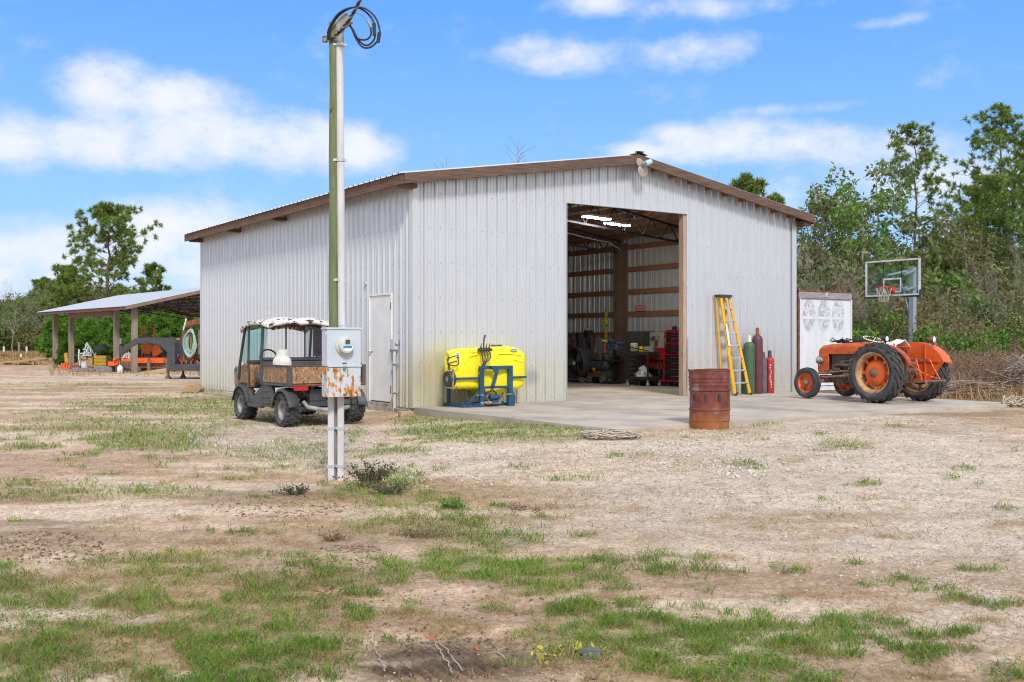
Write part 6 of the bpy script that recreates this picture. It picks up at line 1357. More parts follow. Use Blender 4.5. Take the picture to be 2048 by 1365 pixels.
o = MB().lathe([(0, 0), (.07, .0), (.075, .04), (.06, .13), (.02, .15), (0, .15)], (0, 0, 0), 'z', 14).build('yellow_bottle', 'yellow_plastic', None, smooth=50); o.location = oncart(.12, .40, .911); tag(o, 'round yellow bottle in the middle of the cart top', 'bottle')
o = MB().box(-.10, .10, -.16, .14, 0, .14).build('parts_box', 'board_beige', None, bevel=.004); o.location = oncart(.30, .24, .911); o.rotation_euler = (0, 0, TH+.3); tag(o, 'pale carton on the right of the cart top', 'box')
PB = thing('pry_bar', 'long black bar with yellow ends resting slanted on the black cart', 'bar', (0, 0, 0)); a = Vector(W(9.30, 5.75, 1.18)); b_ = Vector(W(9.30, 4.05, .93)); d = (b_-a).normalized()
MB().tube([a, b_], .014, 8).build('shaft', 'ink_dark', PB, smooth=50); MB().tube([a-d*.22, a], .028, 8).build('grip', 'yellow_plastic', PB, smooth=50)
# wall sign
SG = thing('wall_sign', 'small red and white sign tilted on the wall girt right of the post', 'sign', W(10.22, 5.42, 2.05), TH); SG.rotation_euler = (0, 0, TH)
m = MB(); m.box(-.012, 0, -.21, .21, .0, .22); m.build('board', 'sign_white', SG, bevel=.002)
m = MB(); m.box(-.016, -.0125, -.19, .19, .03, .16); m.build('field', 'sign_red', SG); m = MB(); random.seed(41)
for k in range(6): y = -.15+.055*k; m.box(-.0185, -.0165, y, y+.014, .06, .13); m.box(-.0185, -.0165, y+.014, y+.034, random.choice((.06, .09, .118)), random.choice((.072, .102, .13)) if False else .13)
m.build('faded_lettering', 'sign_white', SG)
# ================================================================ bits on the ground by the barn
def onground(name, label, cat, px, py, dz=0):
    Yd = 14.0
    for _ in range(25): x = (px-CX)/F*Yd; Yd = (CAMZ-gzs(x, Yd))*F/(py-HY)
    return thing(name, label, cat, ((px-CX)/F*Yd, Yd, gzs((px-CX)/F*Yd, Yd)+dz))
o = onground('brick', 'loose tan brick lying by the barn corner', 'brick', 812, 832); o.rotation_euler = (0, 0, .55); MB().box(-.13, .13, -.06, .06, -.01, .075).build('block', 'brick_tan', o, bevel=.01)
o = onground('rope_heap', 'heap of pale rope lying at the near corner of the apron', 'rope', 1222, 878); m = MB(); random.seed(6); pts = []; a = 0
for k in range(150): a += random.uniform(.25, .9); r_ = random.uniform(.08, .34); pts.append(Vector((r_*math.cos(a)*1.25, r_*math.sin(a)*.9, .015+random.random()*.11*(1-r_))))
m.tube(spline(pts, 4), .0085, 5); m.build('coil', 'rope', o, smooth=50)
o = onground('rope_heap', 'tangle of pale rope and wire at the right edge of the apron', 'rope', 2034, 815); m = MB(); pts = []; a = 0
for k in range(130): a += random.uniform(.3, .8); r_ = random.uniform(.12, .30); pts.append(Vector((r_*math.cos(a), r_*math.sin(a)*.6, .03+random.random()*.20*(1 if k < 60 else .5))))
m.tube(spline(pts, 4), .012, 5); m.build('coil', 'rope', o, smooth=50)
o = onground('rock', 'dark stone lying in the grass near the bottom of the picture', 'rock', 1181, 1318, .0); r = np.random.default_rng(4); m = MB(); vs = []
for i in range(6):
    for j in range(9): th = math.pi*i/5; ph = 2*math.pi*j/9; q = 1+.22*r.standard_normal()*math.sin(th); vs.append((.055*q*math.sin(th)*math.cos(ph), .035*q*math.sin(th)*math.sin(ph), .018+.028*q*math.cos(th)))
m.add(vs, [(i*9+j, i*9+(j+1) % 9, (i+1)*9+(j+1) % 9, (i+1)*9+j) for i in range(5) for j in range(9)]); m.build('stone', 'rock_dark', o, smooth=30)
r = np.random.default_rng(77)
def leafy(px, py, rx, ry, n, size, hmax, mat, name, seed, **kw):
    a_, b_ = region_pts(n, px, py, rx, ry, seed); return tag(leaflets(name, a_, b_, size*(.6+.8*np.random.default_rng(seed).random(n)), hmax, mat, seed), **kw)
def weedclump(label, px, py, n, R, H, mat, seed, size=.016, stems=16):
    o = onground('weed_clump', label, 'weed', px, py); r = np.random.default_rng(seed); m = MB()
    ends = []
    for k in range(stems):
        a = r.random()*6.28; q = R*(.3+.7*r.random()); e = Vector((q*math.cos(a), q*.6*math.sin(a), H*(.35+.65*r.random()))); m.tube([(0+.3*e.x, .3*e.y, 0), (.6*e.x, .6*e.y, e.z*.7), tuple(e)], [.003, .0025, .0012], 4); ends.append(e)
    m.build('stem', 'twig_bark', o); pts = []
    for k in range(n): e = ends[r.integers(stems)]; f = .35+.65*r.random(); pts.append((e.x*f+r.normal()*.02, e.y*f+r.normal()*.02, max(.005, e.z*f+r.normal()*.015)))
    C = np.array(pts); A = r.normal(size=(n, 3)); A /= np.linalg.norm(A, axis=1)[:, None]; B_ = np.cross(A, r.normal(size=(n, 3))); B_ /= np.linalg.norm(B_, axis=1)[:, None]; sz = (size*(.6+.8*r.random(n)))[:, None]
    V = np.stack([C-A*sz, C+B_*sz*.5, C+A*sz, C-B_*sz*.5], 1).reshape(-1, 3); mesh_np('leaves', V, np.arange(n)[:, None]*4+np.array([0, 1, 2, 3]), mat, o); return o
weedclump('dark leafy weed growing at the foot of the power pole', 735, 975, 900, .36, .26, 'weed_dark', 1, .014, 40); weedclump('low dark weed sprawling right of the power pole weed', 785, 990, 500, .30, .12, 'weed_dark', 2, .013, 24)
weedclump('withered dark weed left of the power pole', 588, 990, 420, .24, .09, 'weed_dark', 3, .012, 22); weedclump('bright green weed right of the power pole on the gravel', 905, 1020, 340, .13, .08, 'bright_leaves', 4, .014, 20)
weedclump('clump of dead brown weeds lying on the dry grass', 840, 1075, 400, .26, .06, 'brown_leaves', 5, .010, 26); weedclump('small dead brown weed left of the larger dead clump', 665, 1082, 300, .18, .06, 'brown_leaves', 6, .010, 20)
weedclump('yellow-green runner weed beside the wheel print at the bottom', 1135, 1318, 60, .20, .05, 'yellow_weed', 7, .018, 14); weedclump('brown dead tuft on the gravel in the middle of the yard', 1060, 1022, 260, .26, .05, 'brown_leaves', 8, .010, 20)
k = 40; a_ = np.concatenate([region_pts(14, 700, 1240, 260, 60, 1)[0], region_pts(26, 900, 1150, 900, 120, 2)[0]]); b_ = np.concatenate([region_pts(14, 700, 1240, 260, 60, 1)[1], region_pts(26, 900, 1150, 900, 120, 2)[1]])
tag(leaflets('fallen_leaves', a_, b_, .018*np.ones(len(a_)), .02, 'fallen_leaf', 9), kind='stuff')
# ================================================================ open pole shed at the left
SA = math.radians(40.5); SX, SY = math.cos(SA), math.sin(SA); S0 = (-16.5, 45.0)
def SW(x, y, z=0): return (S0[0]+SX*x-SY*y, S0[1]+SY*x+SX*y, z)
SH = thing('pole_shed', 'open pole shed with a grey metal roof left of the barn', 'shed', (S0[0], S0[1], 0), SA)
def szt(x): return 2.70+.235*((x+.6) if x <= 3.6 else (7.8-x))
for (x, y) in ((0, 0), (0, 2.2), (0, 8.5), (0, 11.05), (7.2, 0), (7.2, 5.5), (7.2, 11.05), (7.2, 8.5)): MB().box(x-.11, x+.11, y-.11, y+.11, -.6, szt(x)-.14).build('post', 'shed_post_wood', SH, bevel=.01)
for y in (0, 2.2, 5.4, 8.5, 11.05):
    m = MB(); N = 12
    for i in range(N):
        a, b_ = 7.2*i/N, 7.2*(i+1)/N; tz = lambda q: szt(q)-.15; bz = lambda q: 2.42+.14*min(q, 7.2-q)+0*q; mid = (a+b_)/2
        m.bar((a, y, tz(a)), (b_, y, tz(b_)), .04, .04); m.bar((a, y, bz(a)), (b_, y, bz(b_)), .04, .04); m.bar((a, y, bz(a)), (mid, y, tz(mid)), .025, .025); m.bar((mid, y, tz(mid)), (b_, y, bz(b_)), .025, .025)
    m.build('truss', 'dark_truss_steel', SH)
for x in [-.5+.55*k for k in range(8)]+[7.7-.55*k for k in range(8)]: MB().box(x-.02, x+.02, -.55, 11.75, szt(x)-.10, szt(x)-.012).build('purlin', 'shed_beam_wood', SH)
for i in range(14):
    a, b_ = -.62+12.5*i/14, -.62+12.5*(i+1)/14; roof_sheet(a, b_, -.66, 3.6, SH, 'shed_roof_metal', szt); roof_sheet(a, b_, 3.6, 7.86, SH, 'shed_roof_metal', szt)
MB().box(-.11, .11, 2.4, 8.4, 2.36, 2.56).build('beam', 'shed_beam_wood', SH); MB().box(-.62, -.58, -.58, 11.8, 2.55, 2.685).build('fascia_board', 'fascia_wood_side', SH)
for (y0) in (-.62, 11.84):
    for (a, b_) in ((-.6, 3.598), (3.602, 7.8)):
        m = MB(); m.add([(a, y0, szt(a)-.15), (b_, y0, szt(b_)-.15), (b_, y0, szt(b_)-.01), (a, y0, szt(a)-.01), (a, y0+.035, szt(a)-.15), (b_, y0+.035, szt(b_)-.15), (b_, y0+.035, szt(b_)-.01), (a, y0+.035, szt(a)-.01)], [(0, 1, 2, 3), (7, 6, 5, 4), (0, 4, 5, 1), (3, 2, 6, 7), (1, 5, 6, 2), (4, 0, 3, 7)]); m.build('fascia_board', 'shed_beam_wood', SH)
G0 = -.19
# gooseneck trailer in front of the shed
gx = lambda px, Yd=38.5: (px-CX)/F*Yd
GN = thing('gooseneck_trailer', 'dark blue-grey gooseneck trailer standing between the pole shed and the barn', 'trailer', (gx(345), 38.5, G0), 0)
def gl(px, py, Yd=38.5): return (gx(px, Yd)-gx(345), Zat(py, Yd)-G0)
m = MB()
neck = [gl(241, 703), gl(250, 692), gl(272, 677), gl(366, 676), gl(366, 742), gl(350, 742), gl(346, 728), gl(336, 706), gl(322, 693), gl(308, 688), gl(276, 688), gl(258, 698), gl(247, 710)]
m.prism(neck, -.10, .10, 'xz'); m.build('neck', 'gooseneck_paint', GN, bevel=.01)
m = MB(); x0 = gl(240, 0)[0]; m.cyl((x0+.06, 0, gl(0, 712)[1]), (x0+.02, 0, gl(0, 692)[1]), .07, n=12); m.cyl((x0-.02, 0, gl(0, 722)[1]), (x0+.02, 0, gl(0, 705)[1]), .05, n=10); m.build('coupler', 'gooseneck_paint', GN, smooth=40)
m = MB(); m.box(gl(348, 0)[0], gl(367, 0)[0], .10, .115, gl(0, 742)[1], gl(0, 680)[1]); m.box(gl(352, 0)[0], gl(367, 0)[0], -1.0, -.101, gl(0, 742)[1], gl(0, 686)[1]); m.build('riser_plate', 'gooseneck_paint', GN, bevel=.006)
m = MB(); zt_, zb_ = gl(0, 730)[1], gl(0, 741)[1]
for y in (-1.0, 1.0): m.box(gl(366, 0)[0], gl(366, 0)[0]+5.5, y-.05, y+.05, zb_, zt_)
m.box(gl(366, 0)[0], gl(366, 0)[0]+5.5, -1, 1, zt_-.02, zt_+.03); m.build('deck', 'gooseneck_paint', GN, bevel=.006)
for px_, yy in ((345, -.5), (361, .3)):
    m = MB(); x_ = gl(px_, 0)[0]; m.box(x_-.06, x_+.06, yy-.06, yy+.06, gl(0, 742)[1]-.02, gl(0, 716)[1]); m.box(x_-.035, x_+.035, yy-.035, yy+.035, .04, gl(0, 742)[1]); m.box(x_-.10, x_+.10, yy-.1, yy+.1, 0, .04); m.prism([(x_-.09, .04), (x_+.09, .04), (x_+.03, .16), (x_-.03, .16)], yy-.05, yy+.05, 'xz'); m.build('landing_leg', 'rusty_steel', GN)
MB().box(gl(355, 0)[0], gl(362, 0)[0], -.13, -.101, gl(0, 681)[1], gl(0, 678)[1]).build('marker_lamp', 'amber', GN)
for px_ in (440, 462):
    MB().lathe([(.0, -.1), (.2, -.11), (.33, -.10), (.36, -.06), (.36, .06), (.33, .10), (.2, .11), (0, .1)], (gl(px_, 0)[0], -1.2, .36), 'y', 24).build('wheel', 'rubber', GN, smooth=40)
m = MB(); m.bar((gl(368, 0)[0], -.6, gl(0, 716)[1]), (gl(378, 0)[0], -.6, gl(0, 735)[1]), .03, .03); m.lathe([(0, -.08), (.09, -.08), (.09, .08), (0, .08)], (gl(364, 0)[0], -.65, gl(0, 712)[1]), 'y', 14); m.build('winch', 'rusty_steel', GN)
# coiled hoses and a hanging canvas on an upright of the trailer
HC = thing('hose_coil', 'pale green coiled hose hanging over the gooseneck trailer', 'hose', (gx(392), 37.9, 0), 0)
zc_ = Zat(681, 37.9)
for k in range(9):
    w_ = .10+.014*k; m = MB(); m.tube([(w_*math.cos(a)+.015*math.sin(3*a+k), -.02*k+.05*math.sin(a+k), zc_-.02*k+(.42+.008*k)*math.sin(a)) for a in [q*math.pi/12 for q in range(24)]], .020, 6, closed=True); m.build('hose_turn', 'hose_green', HC, smooth=50)
MB().box(-.03, .03, -.02, .04, zb_+G0+.1, zc_+.46).build('hook_post', 'rusty_steel', HC)
HB = thing('canvas_roll', 'rusty brown roll with a pale pipe leaning left of the hose coil', 'roll', (gx(376), 38.0, 0), 0)
MB().tube([(0, 0, Zat(692, 38)), (0, 0, Zat(661, 38))], [.09, .07], 12).build('roll', 'brown_canvas', HB, smooth=50); MB().tube([(-.02, 0, Zat(662, 38)), (.10, 0, Zat(638, 38))], .03, 8).build('pipe', 'tank_white', HB, smooth=50); MB().bar((.0, .02, Zat(725, 38)), (.02, .02, Zat(692, 38)), .08, .05).build('stand', 'rusty_steel', HB)
JS = thing('jack_stand', 'red jack frame on the trailer deck beside the barn corner', 'jack', (gx(394), 38.2, 0), 0)
m = MB(); z0 = Zat(729, 38.2); m.box(-.06, .06, -.05, .05, z0, z0+.40); m.box(-.26, -.02, -.05, .05, z0, z0+.14); m.box(-.5, -.36, -.1, .1, z0, z0+.26); m.box(-.6, .3, -.12, .12, z0-.02, z0); m.build('frame', 'red_paint', JS, bevel=.01); MB().cyl((-.28, 0, z0+.35), (-.28, 0, z0+.52), .10, n=12).build('cap', 'blue_steel', JS)
MB().cyl((.1, .15, z0+.22), (.6, .15, z0+.22), .14, n=14).build('roller', 'ink_dark', JS, smooth=50)
o = MB().prism([(-.5, -.16), (-.35, .10), (0, .16), (.5, .10), (.5, -.05), (0, -.02)], -.3, .3, 'xz').build('tin_sheet', 'rust', None); o.location = (gx(397, 41), 41, Zat(647, 41)); tag(o, 'rusty bent sheet high under the shed roof behind the hose coil', 'metal sheet')
o.location = (gx(398, 41), 41, Zat(648, 41))
m = MB(); m.box(-.04, .04, -.04, .04, -.2, Zat(652, 41)); o2 = m.build('sheet_stand', 'rusty_steel', None); o2.location = (gx(399, 41), 41, 0); tag(o2, 'thin rusty stand carrying the bent sheet behind the hose coil', 'stand')
# orange tractor with roll bar under the shed
OT = thing('shed_tractor', 'orange tractor with a tall roll bar parked under the pole shed', 'tractor', (gx(300, 48.0), 48.0, G0), 0)
q = 48.0/F
def ox(px): return (px-300)*q
def oz(py): return (HY-py)*q+CAMZ-G0
m = MB(); m.box(ox(283), ox(286.5), -.06, .02, oz(715), oz(658)); m.box(ox(307), ox(310), -.06, .02, oz(676), oz(658)); m.box(ox(283), ox(310), -.06, .02, oz(658), oz(655.5)); m.box(ox(297.5), ox(299.5), -.3, -.24, oz(690), oz(656)); m.build('roll_bar', 'orange_worn', OT, bevel=.01)
m = MB(); m.prism([(ox(287), oz(689)), (ox(312), oz(689)), (ox(316), oz(694)), (ox(310), oz(704)), (ox(303), oz(710)), (ox(291), oz(708)), (ox(288), oz(700))], -.4, .3, 'xz'); m.build('body', 'orange_worn', OT, bevel=.04)
m = MB(); m.prism([(ox(316), oz(690)), (ox(322), oz(692)), (ox(329), oz(705)), (ox(320), oz(712)), (ox(312), oz(714)), (ox(311), oz(700))], -.5, -.2, 'xz'); m.build('loader_arm', 'orange_paint', OT, bevel=.03)
m = MB(); m.box(ox(291), ox(316), -.2, .5, oz(718), oz(702)); m.box(ox(292), ox(302), -.5, -.2, oz(676), oz(670)); m.build('engine', 'engine_metal', OT, bevel=.03)
for px_, R_ in ((282, .50), (322, .42)): MB().lathe([(0, -.12), (R_*.45, -.12), (R_*.9, -.14), (R_, -.08), (R_, .08), (R_*.9, .14), (0, .12)], (ox(px_), .2, R_), 'y', 26).build('wheel', 'rubber', OT, smooth=40)
MB().lathe([(0, -.03), (.13, -.03), (.13, .03), (0, .03)], (ox(274), -.3, oz(673)), 'y', 16).build('exhaust_cap', 'rust', OT)
MW = thing('flail_mower', 'long orange mower deck on the ground in front of the shed tractor', 'mower', (gx(306, 45.6), 45.6, G0), 0); q = 45.6/F
def mx2(px): return (px-306)*q
def mz2(py): return (HY-py)*q+CAMZ-G0
m = MB(); m.prism([(-.55, mz2(727)), (-.58, mz2(718)), (-.35, mz2(716)), (.2, mz2(717)), (.3, mz2(727))], mx2(279), mx2(334), 'yz'); m.build('deck', 'orange_paint', MW, bevel=.02); m = MB(); m.box(mx2(281), mx2(333), -.35, .2, mz2(736), mz2(727.5)); m.box(mx2(305), mx2(310), -.7, -.5, .0, mz2(716)); m.build('skirt', 'rusty_steel', MW)
m = MB(); m.lathe([(0, -.05), (.14, -.05), (.15, 0), (.14, .05), (0, .05)], (mx2(283), -.5, .15), 'y', 18); m.build('gauge_wheel', 'rubber_dusty', MW, smooth=40); m = MB(); m.tube([(mx2(276), -.5, mz2(708)), (mx2(279), -.5, mz2(720)), (mx2(283), -.5, mz2(738))], .04, 8); m.build('guide_bar', 'sheet_grey', MW, smooth=50)
o = MB().box(-.9, .9, -.02, .02, 0, .22).build('plank', 'lumber_wood', None); o.location = (gx(318, 43.5), 43.5, G0); o.rotation_euler = (math.radians(-30), math.radians(-9), 0); tag(o, 'orange-brown plank lying slanted in front of the mower deck', 'plank')
# yellow-orange implement in the middle
IM = thing('implement', 'orange farm implement with yellow gearbox between the two middle shed posts', 'implement', (gx(246, 46.3), 46.3, G0), 0); q = 46.3/F
def ix(px): return (px-246)*q
def iz(py): return (HY-py)*q+CAMZ-G0
m = MB(); m.box(ix(219), ix(235), -.2, .2, iz(733), iz(724)); m.box(ix(232), ix(240), -.25, .2, iz(731), iz(717)); m.box(ix(242), ix(245), -.3, -.2, iz(739), iz(718)); m.box(ix(247), ix(268), -.3, .3, iz(724), iz(719)); m.prism([(ix(233), iz(717)), (ix(240), iz(717)), (ix(238), iz(722)), (ix(233), iz(722))], -.4, .2, 'xz'); m.build('frame', 'orange_paint', IM, bevel=.02)
m = MB(); m.prism([(ix(238), iz(712)), (ix(246), iz(712)), (ix(247), iz(719)), (ix(238), iz(719))], -.2, .15, 'xz'); m.build('gearbox', 'paint_yellow_old', IM, bevel=.02)
m = MB(); m.box(ix(246), ix(270), -.35, .3, iz(738), iz(724)); m.box(ix(234), ix(237), -.2, 0, iz(742), iz(730)); m.build('rotor_box', 'engine_metal', IM, bevel=.02); MB().lathe([(0, -.06), (.16, -.06), (.17, 0), (.16, .06), (0, .06)], (ix(249), -.45, .17), 'y', 18).build('wheel', 'rubber', IM, smooth=40)
m = MB(); random.seed(14)
for k in range(12): m.tube([(ix(random.uniform(247, 268)), random.uniform(-.3, .3), iz(718)), (ix(random.uniform(247, 268)), random.uniform(-.3, .3), iz(random.uniform(704, 714))), (ix(random.uniform(247, 268)), random.uniform(-.3, .3), iz(717))], .03, 5)
m.build('hose_bundle', 'tank_white', IM)
o = MB().lathe([(0, 0), (.10, 0), (.12, .03), (.12, .26), (.08, .32), (.03, .36), (0, .36)], (0, 0, 0), 'z', 16).build('jerry_can', 'tank_white', None, smooth=50); o.location = (gx(240, 44.4), 44.4, G0); tag(o, 'cream plastic can standing on the ground by the implement', 'plastic can')
MP = thing('marker_post', 'dark post with a cream top standing behind the orange implement', 'post', (gx(240.5, 47.5), 47.5, G0), 0); MB().box(-.05, .05, -.05, .05, 0, 1.25).build('stake', 'ink_dark', MP); MB().box(-.06, .06, -.06, .06, 1.251, 1.52).build('cap', 'tank_white', MP)
# stack of yellow ribbed panels
def stack(px0, px1, py0, py1, Yd, label, n):
    q = Yd/F; o = thing('panel_stack', label, 'panel stack', (gx(px0, Yd), Yd, G0+.02), .12, 'stacks of yellow ribbed forms under the shed'); w_ = (px1-px0)*q; h_ = (py1-py0)*q
    for k in range(n): MB().box(0, w_, 0, .9, h_*k/n+.008, h_*(k+1)/n-.008).build('panel', 'paint_yellow_old', o, bevel=.008)
    MB().box(.02, w_-.02, .02, .88, .0, h_-.02).build('core', 'rust', o); return o
stack(188, 211, 703, 732, 48.5, 'stack of yellow ribbed forms left of the middle shed post', 10); stack(213, 231, 706, 728, 50, 'lower stack of yellow ribbed forms behind the middle shed post', 8)
o = MB().prism([(-.3, 0), (.3, 0), (.22, .22), (.0, .30), (-.25, .2)], -.2, .2, 'xz').build('tarp_bundle', 'ink_dark', None, bevel=.04); o.location = (gx(204, 48.9), 48.9, Zat(703, 48.9)); tag(o, 'dark bundle lying on top of the taller yellow stack', 'bundle')
# pale blue pump frame, bucket and odds and ends
PF = thing('pump_frame', 'pale blue-white pump frame with a pointed mast under the far end of the shed', 'pump frame', (gx(178, 50), 50, G0), 0); q = 50/F
def fx(px): return (px-178)*q
def fz(py): return (HY-py)*q+CAMZ-G0
m = MB(); tp = (fx(173.5), 0, fz(686))
for b_ in ((fx(171.5), -.25, fz(712)), (fx(174.5), .2, fz(712)), (fx(184), -.2, fz(700)), (fx(186), .2, fz(712))): m.bar(tp, b_, .05, .05)
m.bar((fx(170), -.25, fz(700)), (fx(187), -.25, fz(695)), .05, .05); m.bar((fx(163), -.25, fz(708)), (fx(188), -.25, fz(706)), .05, .05); m.bar((fx(163), -.25, fz(722)), (fx(163), -.25, fz(700)), .05, .05); m.bar((fx(160.5), -.2, fz(720)), (fx(161), -.2, fz(699)), .04, .04)
m.bar((fx(170), -.25, fz(712)), (fx(188), -.25, fz(711)), .05, .05); m.bar((fx(186), -.25, fz(711)), (fx(185), -.25, fz(695)), .05, .05); m.bar((fx(178), -.25, fz(711)), (fx(177), -.25, fz(697)), .07, .05); m.bar((fx(164), -.25, fz(732)), (fx(164), -.25, fz(708)), .05, .05); m.bar((fx(187), .25, 0), (fx(187), .25, fz(706)), .05, .05)
m.build('frame', 'faded_white_metal', PF); m = MB(); m.box(fx(165), fx(176), -.2, .3, fz(720), fz(710)); m.box(fx(177), fx(187), -.15, .3, fz(731), fz(713)); m.build('pump_body', 'rim_beige', PF, bevel=.03)
o = MB().lathe([(0, 0), (.13, 0), (.17, .36), (.175, .36), (.175, .38), (.15, .38), (.11, .04), (0, .04)], (0, 0, 0), 'z', 20).build('bucket', 'faded_white_metal', None, smooth=50); o.location = (gx(169, 49.0), 49.0, G0+.03); tag(o, 'white bucket standing in front of the pump frame', 'bucket')
YB = thing('road_barrier', 'upright yellow board with orange flaps beside the far shed post', 'barrier', (gx(134, 50.5), 50.5, G0), 0); q = 50.5/F
m = MB(); m.prism([(-.10, .32), (.06, .32), (.02, .82), (-.14, .80)], -.03, .03, 'xz'); m.build('board', 'yellow_plastic' if False else 'paint_yellow_old', YB, bevel=.01)
for k in range(4): m = MB(); m.prism([(-.30+.10*k, .02-.02*(k % 2)), (-.22+.10*k, -.02), (-.12+.08*k, .30), (-.20+.08*k, .33)], -.2+.1*k, -.17+.1*k, 'xz'); m.build('flap', 'safety_orange', YB)
o = MB().prism([(-.25, 0), (.25, 0), (.20, .16), (.0, .26), (-.18, .2)], -.15, .15, 'xz').build('rusty_part', 'container_rust', None, bevel=.04); o.location = (gx(154, 50), 50, G0); tag(o, 'low rusty red part right of the far shed post', 'scrap part')
for k, (px_, w_, rz_, lb) in enumerate(((178, 1.9, .1, 'longest grey metal sheet lying flat under the shed'), (188, 1.5, -.2, 'grey metal sheet lying across the longest one'), (170, 1.1, .35, 'short grey metal sheet lying nearest the far shed post'))):
    m = MB(); 
    for j in range(6): m.box(-w_/2, w_/2, -.3+.1*j, -.21+.1*j, .03+.02*k, .05+.02*k+.012*(j % 2))
    o = m.build('metal_sheet', 'sheet_grey', None); o.location = (gx(px_, 47.3+.3*k), 47.3+.3*k, G0+.03); o.rotation_euler = (.03, .02*k, rz_); tag(o, lb, 'metal sheet')
o = MB().box(-.35, .35, -.25, .25, 0, .26).build('block', 'sheet_grey', None, bevel=.03); o.location = (gx(212, 46.4), 46.4, G0); tag(o, 'grey block on the ground behind the middle shed post', 'block')
# heap of planks in the field at the left, stake, stump, marker posts of the far fence
LP = [(-.7, .0, 1.7, .1), (-.2, .1, 1.9, -.15), (.3, -.1, 1.5, .3), (.9, 0, 1.6, -.3), (.0, .2, 1.4, .5), (-.5, -.1, 1.1, -.6), (.6, .15, 1.2, .05), (1.5, 0, 1.3, .1), (-1.0, .1, 1.2, .4)]
for k, (dx, dy, L_, a) in enumerate(LP):
    Yd = 60+dy*3; o = MB().box(-L_/2, L_/2, -.13, .13, 0, .09).build('plank', 'lumber_wood', None, bevel=.01); o.location = (gx(38, Yd)+dx*1.1, Yd, G0+.02+.09*(k % 4)); o.rotation_euler = (.0, random.uniform(-.1, .1), a); tag(o, 'weathered plank of the loose timber heap in the field', 'plank', 'planks of the timber heap in the field')
o = thing('field_stake', 'thin rusty stake with a white top behind the timber heap', 'stake', (gx(42, 62), 62, G0)); MB().cyl((0, 0, 0), (0, 0, .42), .025, n=6).build('rod', 'rust', o); MB().box(-.05, .05, -.03, .03, .42, .62).build('tag_plate', 'tank_white', o)
random.seed(21)
for k, px_ in enumerate((8, 38, 53.5, 84, 95, 121, 127, 134, 152, 157, 170, 180)):
    Yd = 92; h_ = 1.3 if k % 4 == 1 else .9; o = MB().box(-.07, .07, -.06, .06, 0, h_).build('fence_post', 'tank_white' if k % 4 != 1 else 'shed_post_wood', None); o.location = (gx(px_, Yd), Yd, G0); tag(o, 'small pale post standing along the far edge of the field', 'post', 'posts along the far edge of the field')
o = onground('log', 'split pale log lying at the far left foot of the barn wall', 'log', 386, 786); m = MB(); m.prism([(-.25, 0), (.2, 0), (.26, .10), (.12, .22), (-.1, .24), (-.24, .12)], -.2, .25, 'xz'); m.build('wood', 'lumber_wood', o, bevel=.03)
# ================================================================ trees and brush
def segs_mesh(name, segs, mat, parent, n=5):
    A = np.array([s[0] for s in segs], float); B = np.array([s[1] for s in segs], float); r0 = np.array([s[2] for s in segs]); r1 = np.array([s[3] for s in segs])
    d = B-A; d /= np.maximum(np.linalg.norm(d, axis=1), 1e-6)[:, None]; u = np.where(np.abs(d[:, 2:3]) < .9, [[0, 0, 1.]], [[1., 0, 0]]); sx = np.cross(d, u); sx /= np.linalg.norm(sx, axis=1)[:, None]; sy = np.cross(d, sx)
    V = []
    for P_, r in ((A, r0), (B, r1)):
        for k in range(n): a = 2*np.pi*k/n; V.append(P_+(sx*np.cos(a)+sy*np.sin(a))*r[:, None])
    V = np.stack(V, 1).reshape(-1, 3); i = np.arange(len(segs))[:, None]*2*n; Fq = np.concatenate([i+np.array([k, (k+1) % n, n+(k+1) % n, n+k]) for k in range(n)], 0)
    return mesh_np(name, V, Fq, mat, parent, None, True)
def unit(r, n): a = r.normal(size=(n, 3)); return a/np.linalg.norm(a, axis=1)[:, None]
def quads(C, size, r, flat=1.0, asp=.5):
    n = len(C); A = unit(r, n)*[1, 1, flat]; A /= np.linalg.norm(A, axis=1)[:, None]; B = np.cross(A, unit(r, n)); B /= np.linalg.norm(B, axis=1)[:, None]; s = np.asarray(size).reshape(-1, 1)*np.ones((n, 1))
    return np.stack([C-A*s, C+B*s*asp, C+A*s, C-B*s*asp], 1).reshape(-1, 3), np.arange(n)[:, None]*4+np.array([0, 1, 2, 3])
def needles(C, axis, L, w, k, r, kk=0):
    "tufts: k slim triangles sprayed round each tip"
    n = len(C); D = unit(r, n*k).reshape(n, k, 3)*.95+axis[:, None]*.75+np.array([0, 0, .25]); D /= np.linalg.norm(D, axis=2)[:, :, None]; S_ = np.cross(D, unit(r, n*k).reshape(n, k, 3)); S_ /= np.linalg.norm(S_, axis=2)[:, :, None]
    L_ = L*(.6+.6*r.random((n, k, 1))); c = C[:, None]+D*.02; V = np.stack([c-S_*w/2, c+S_*w/2, c+D*L_], 2).reshape(-1, 3); return V, np.arange(n*k)[:, None]*3+np.array([0, 1, 2])
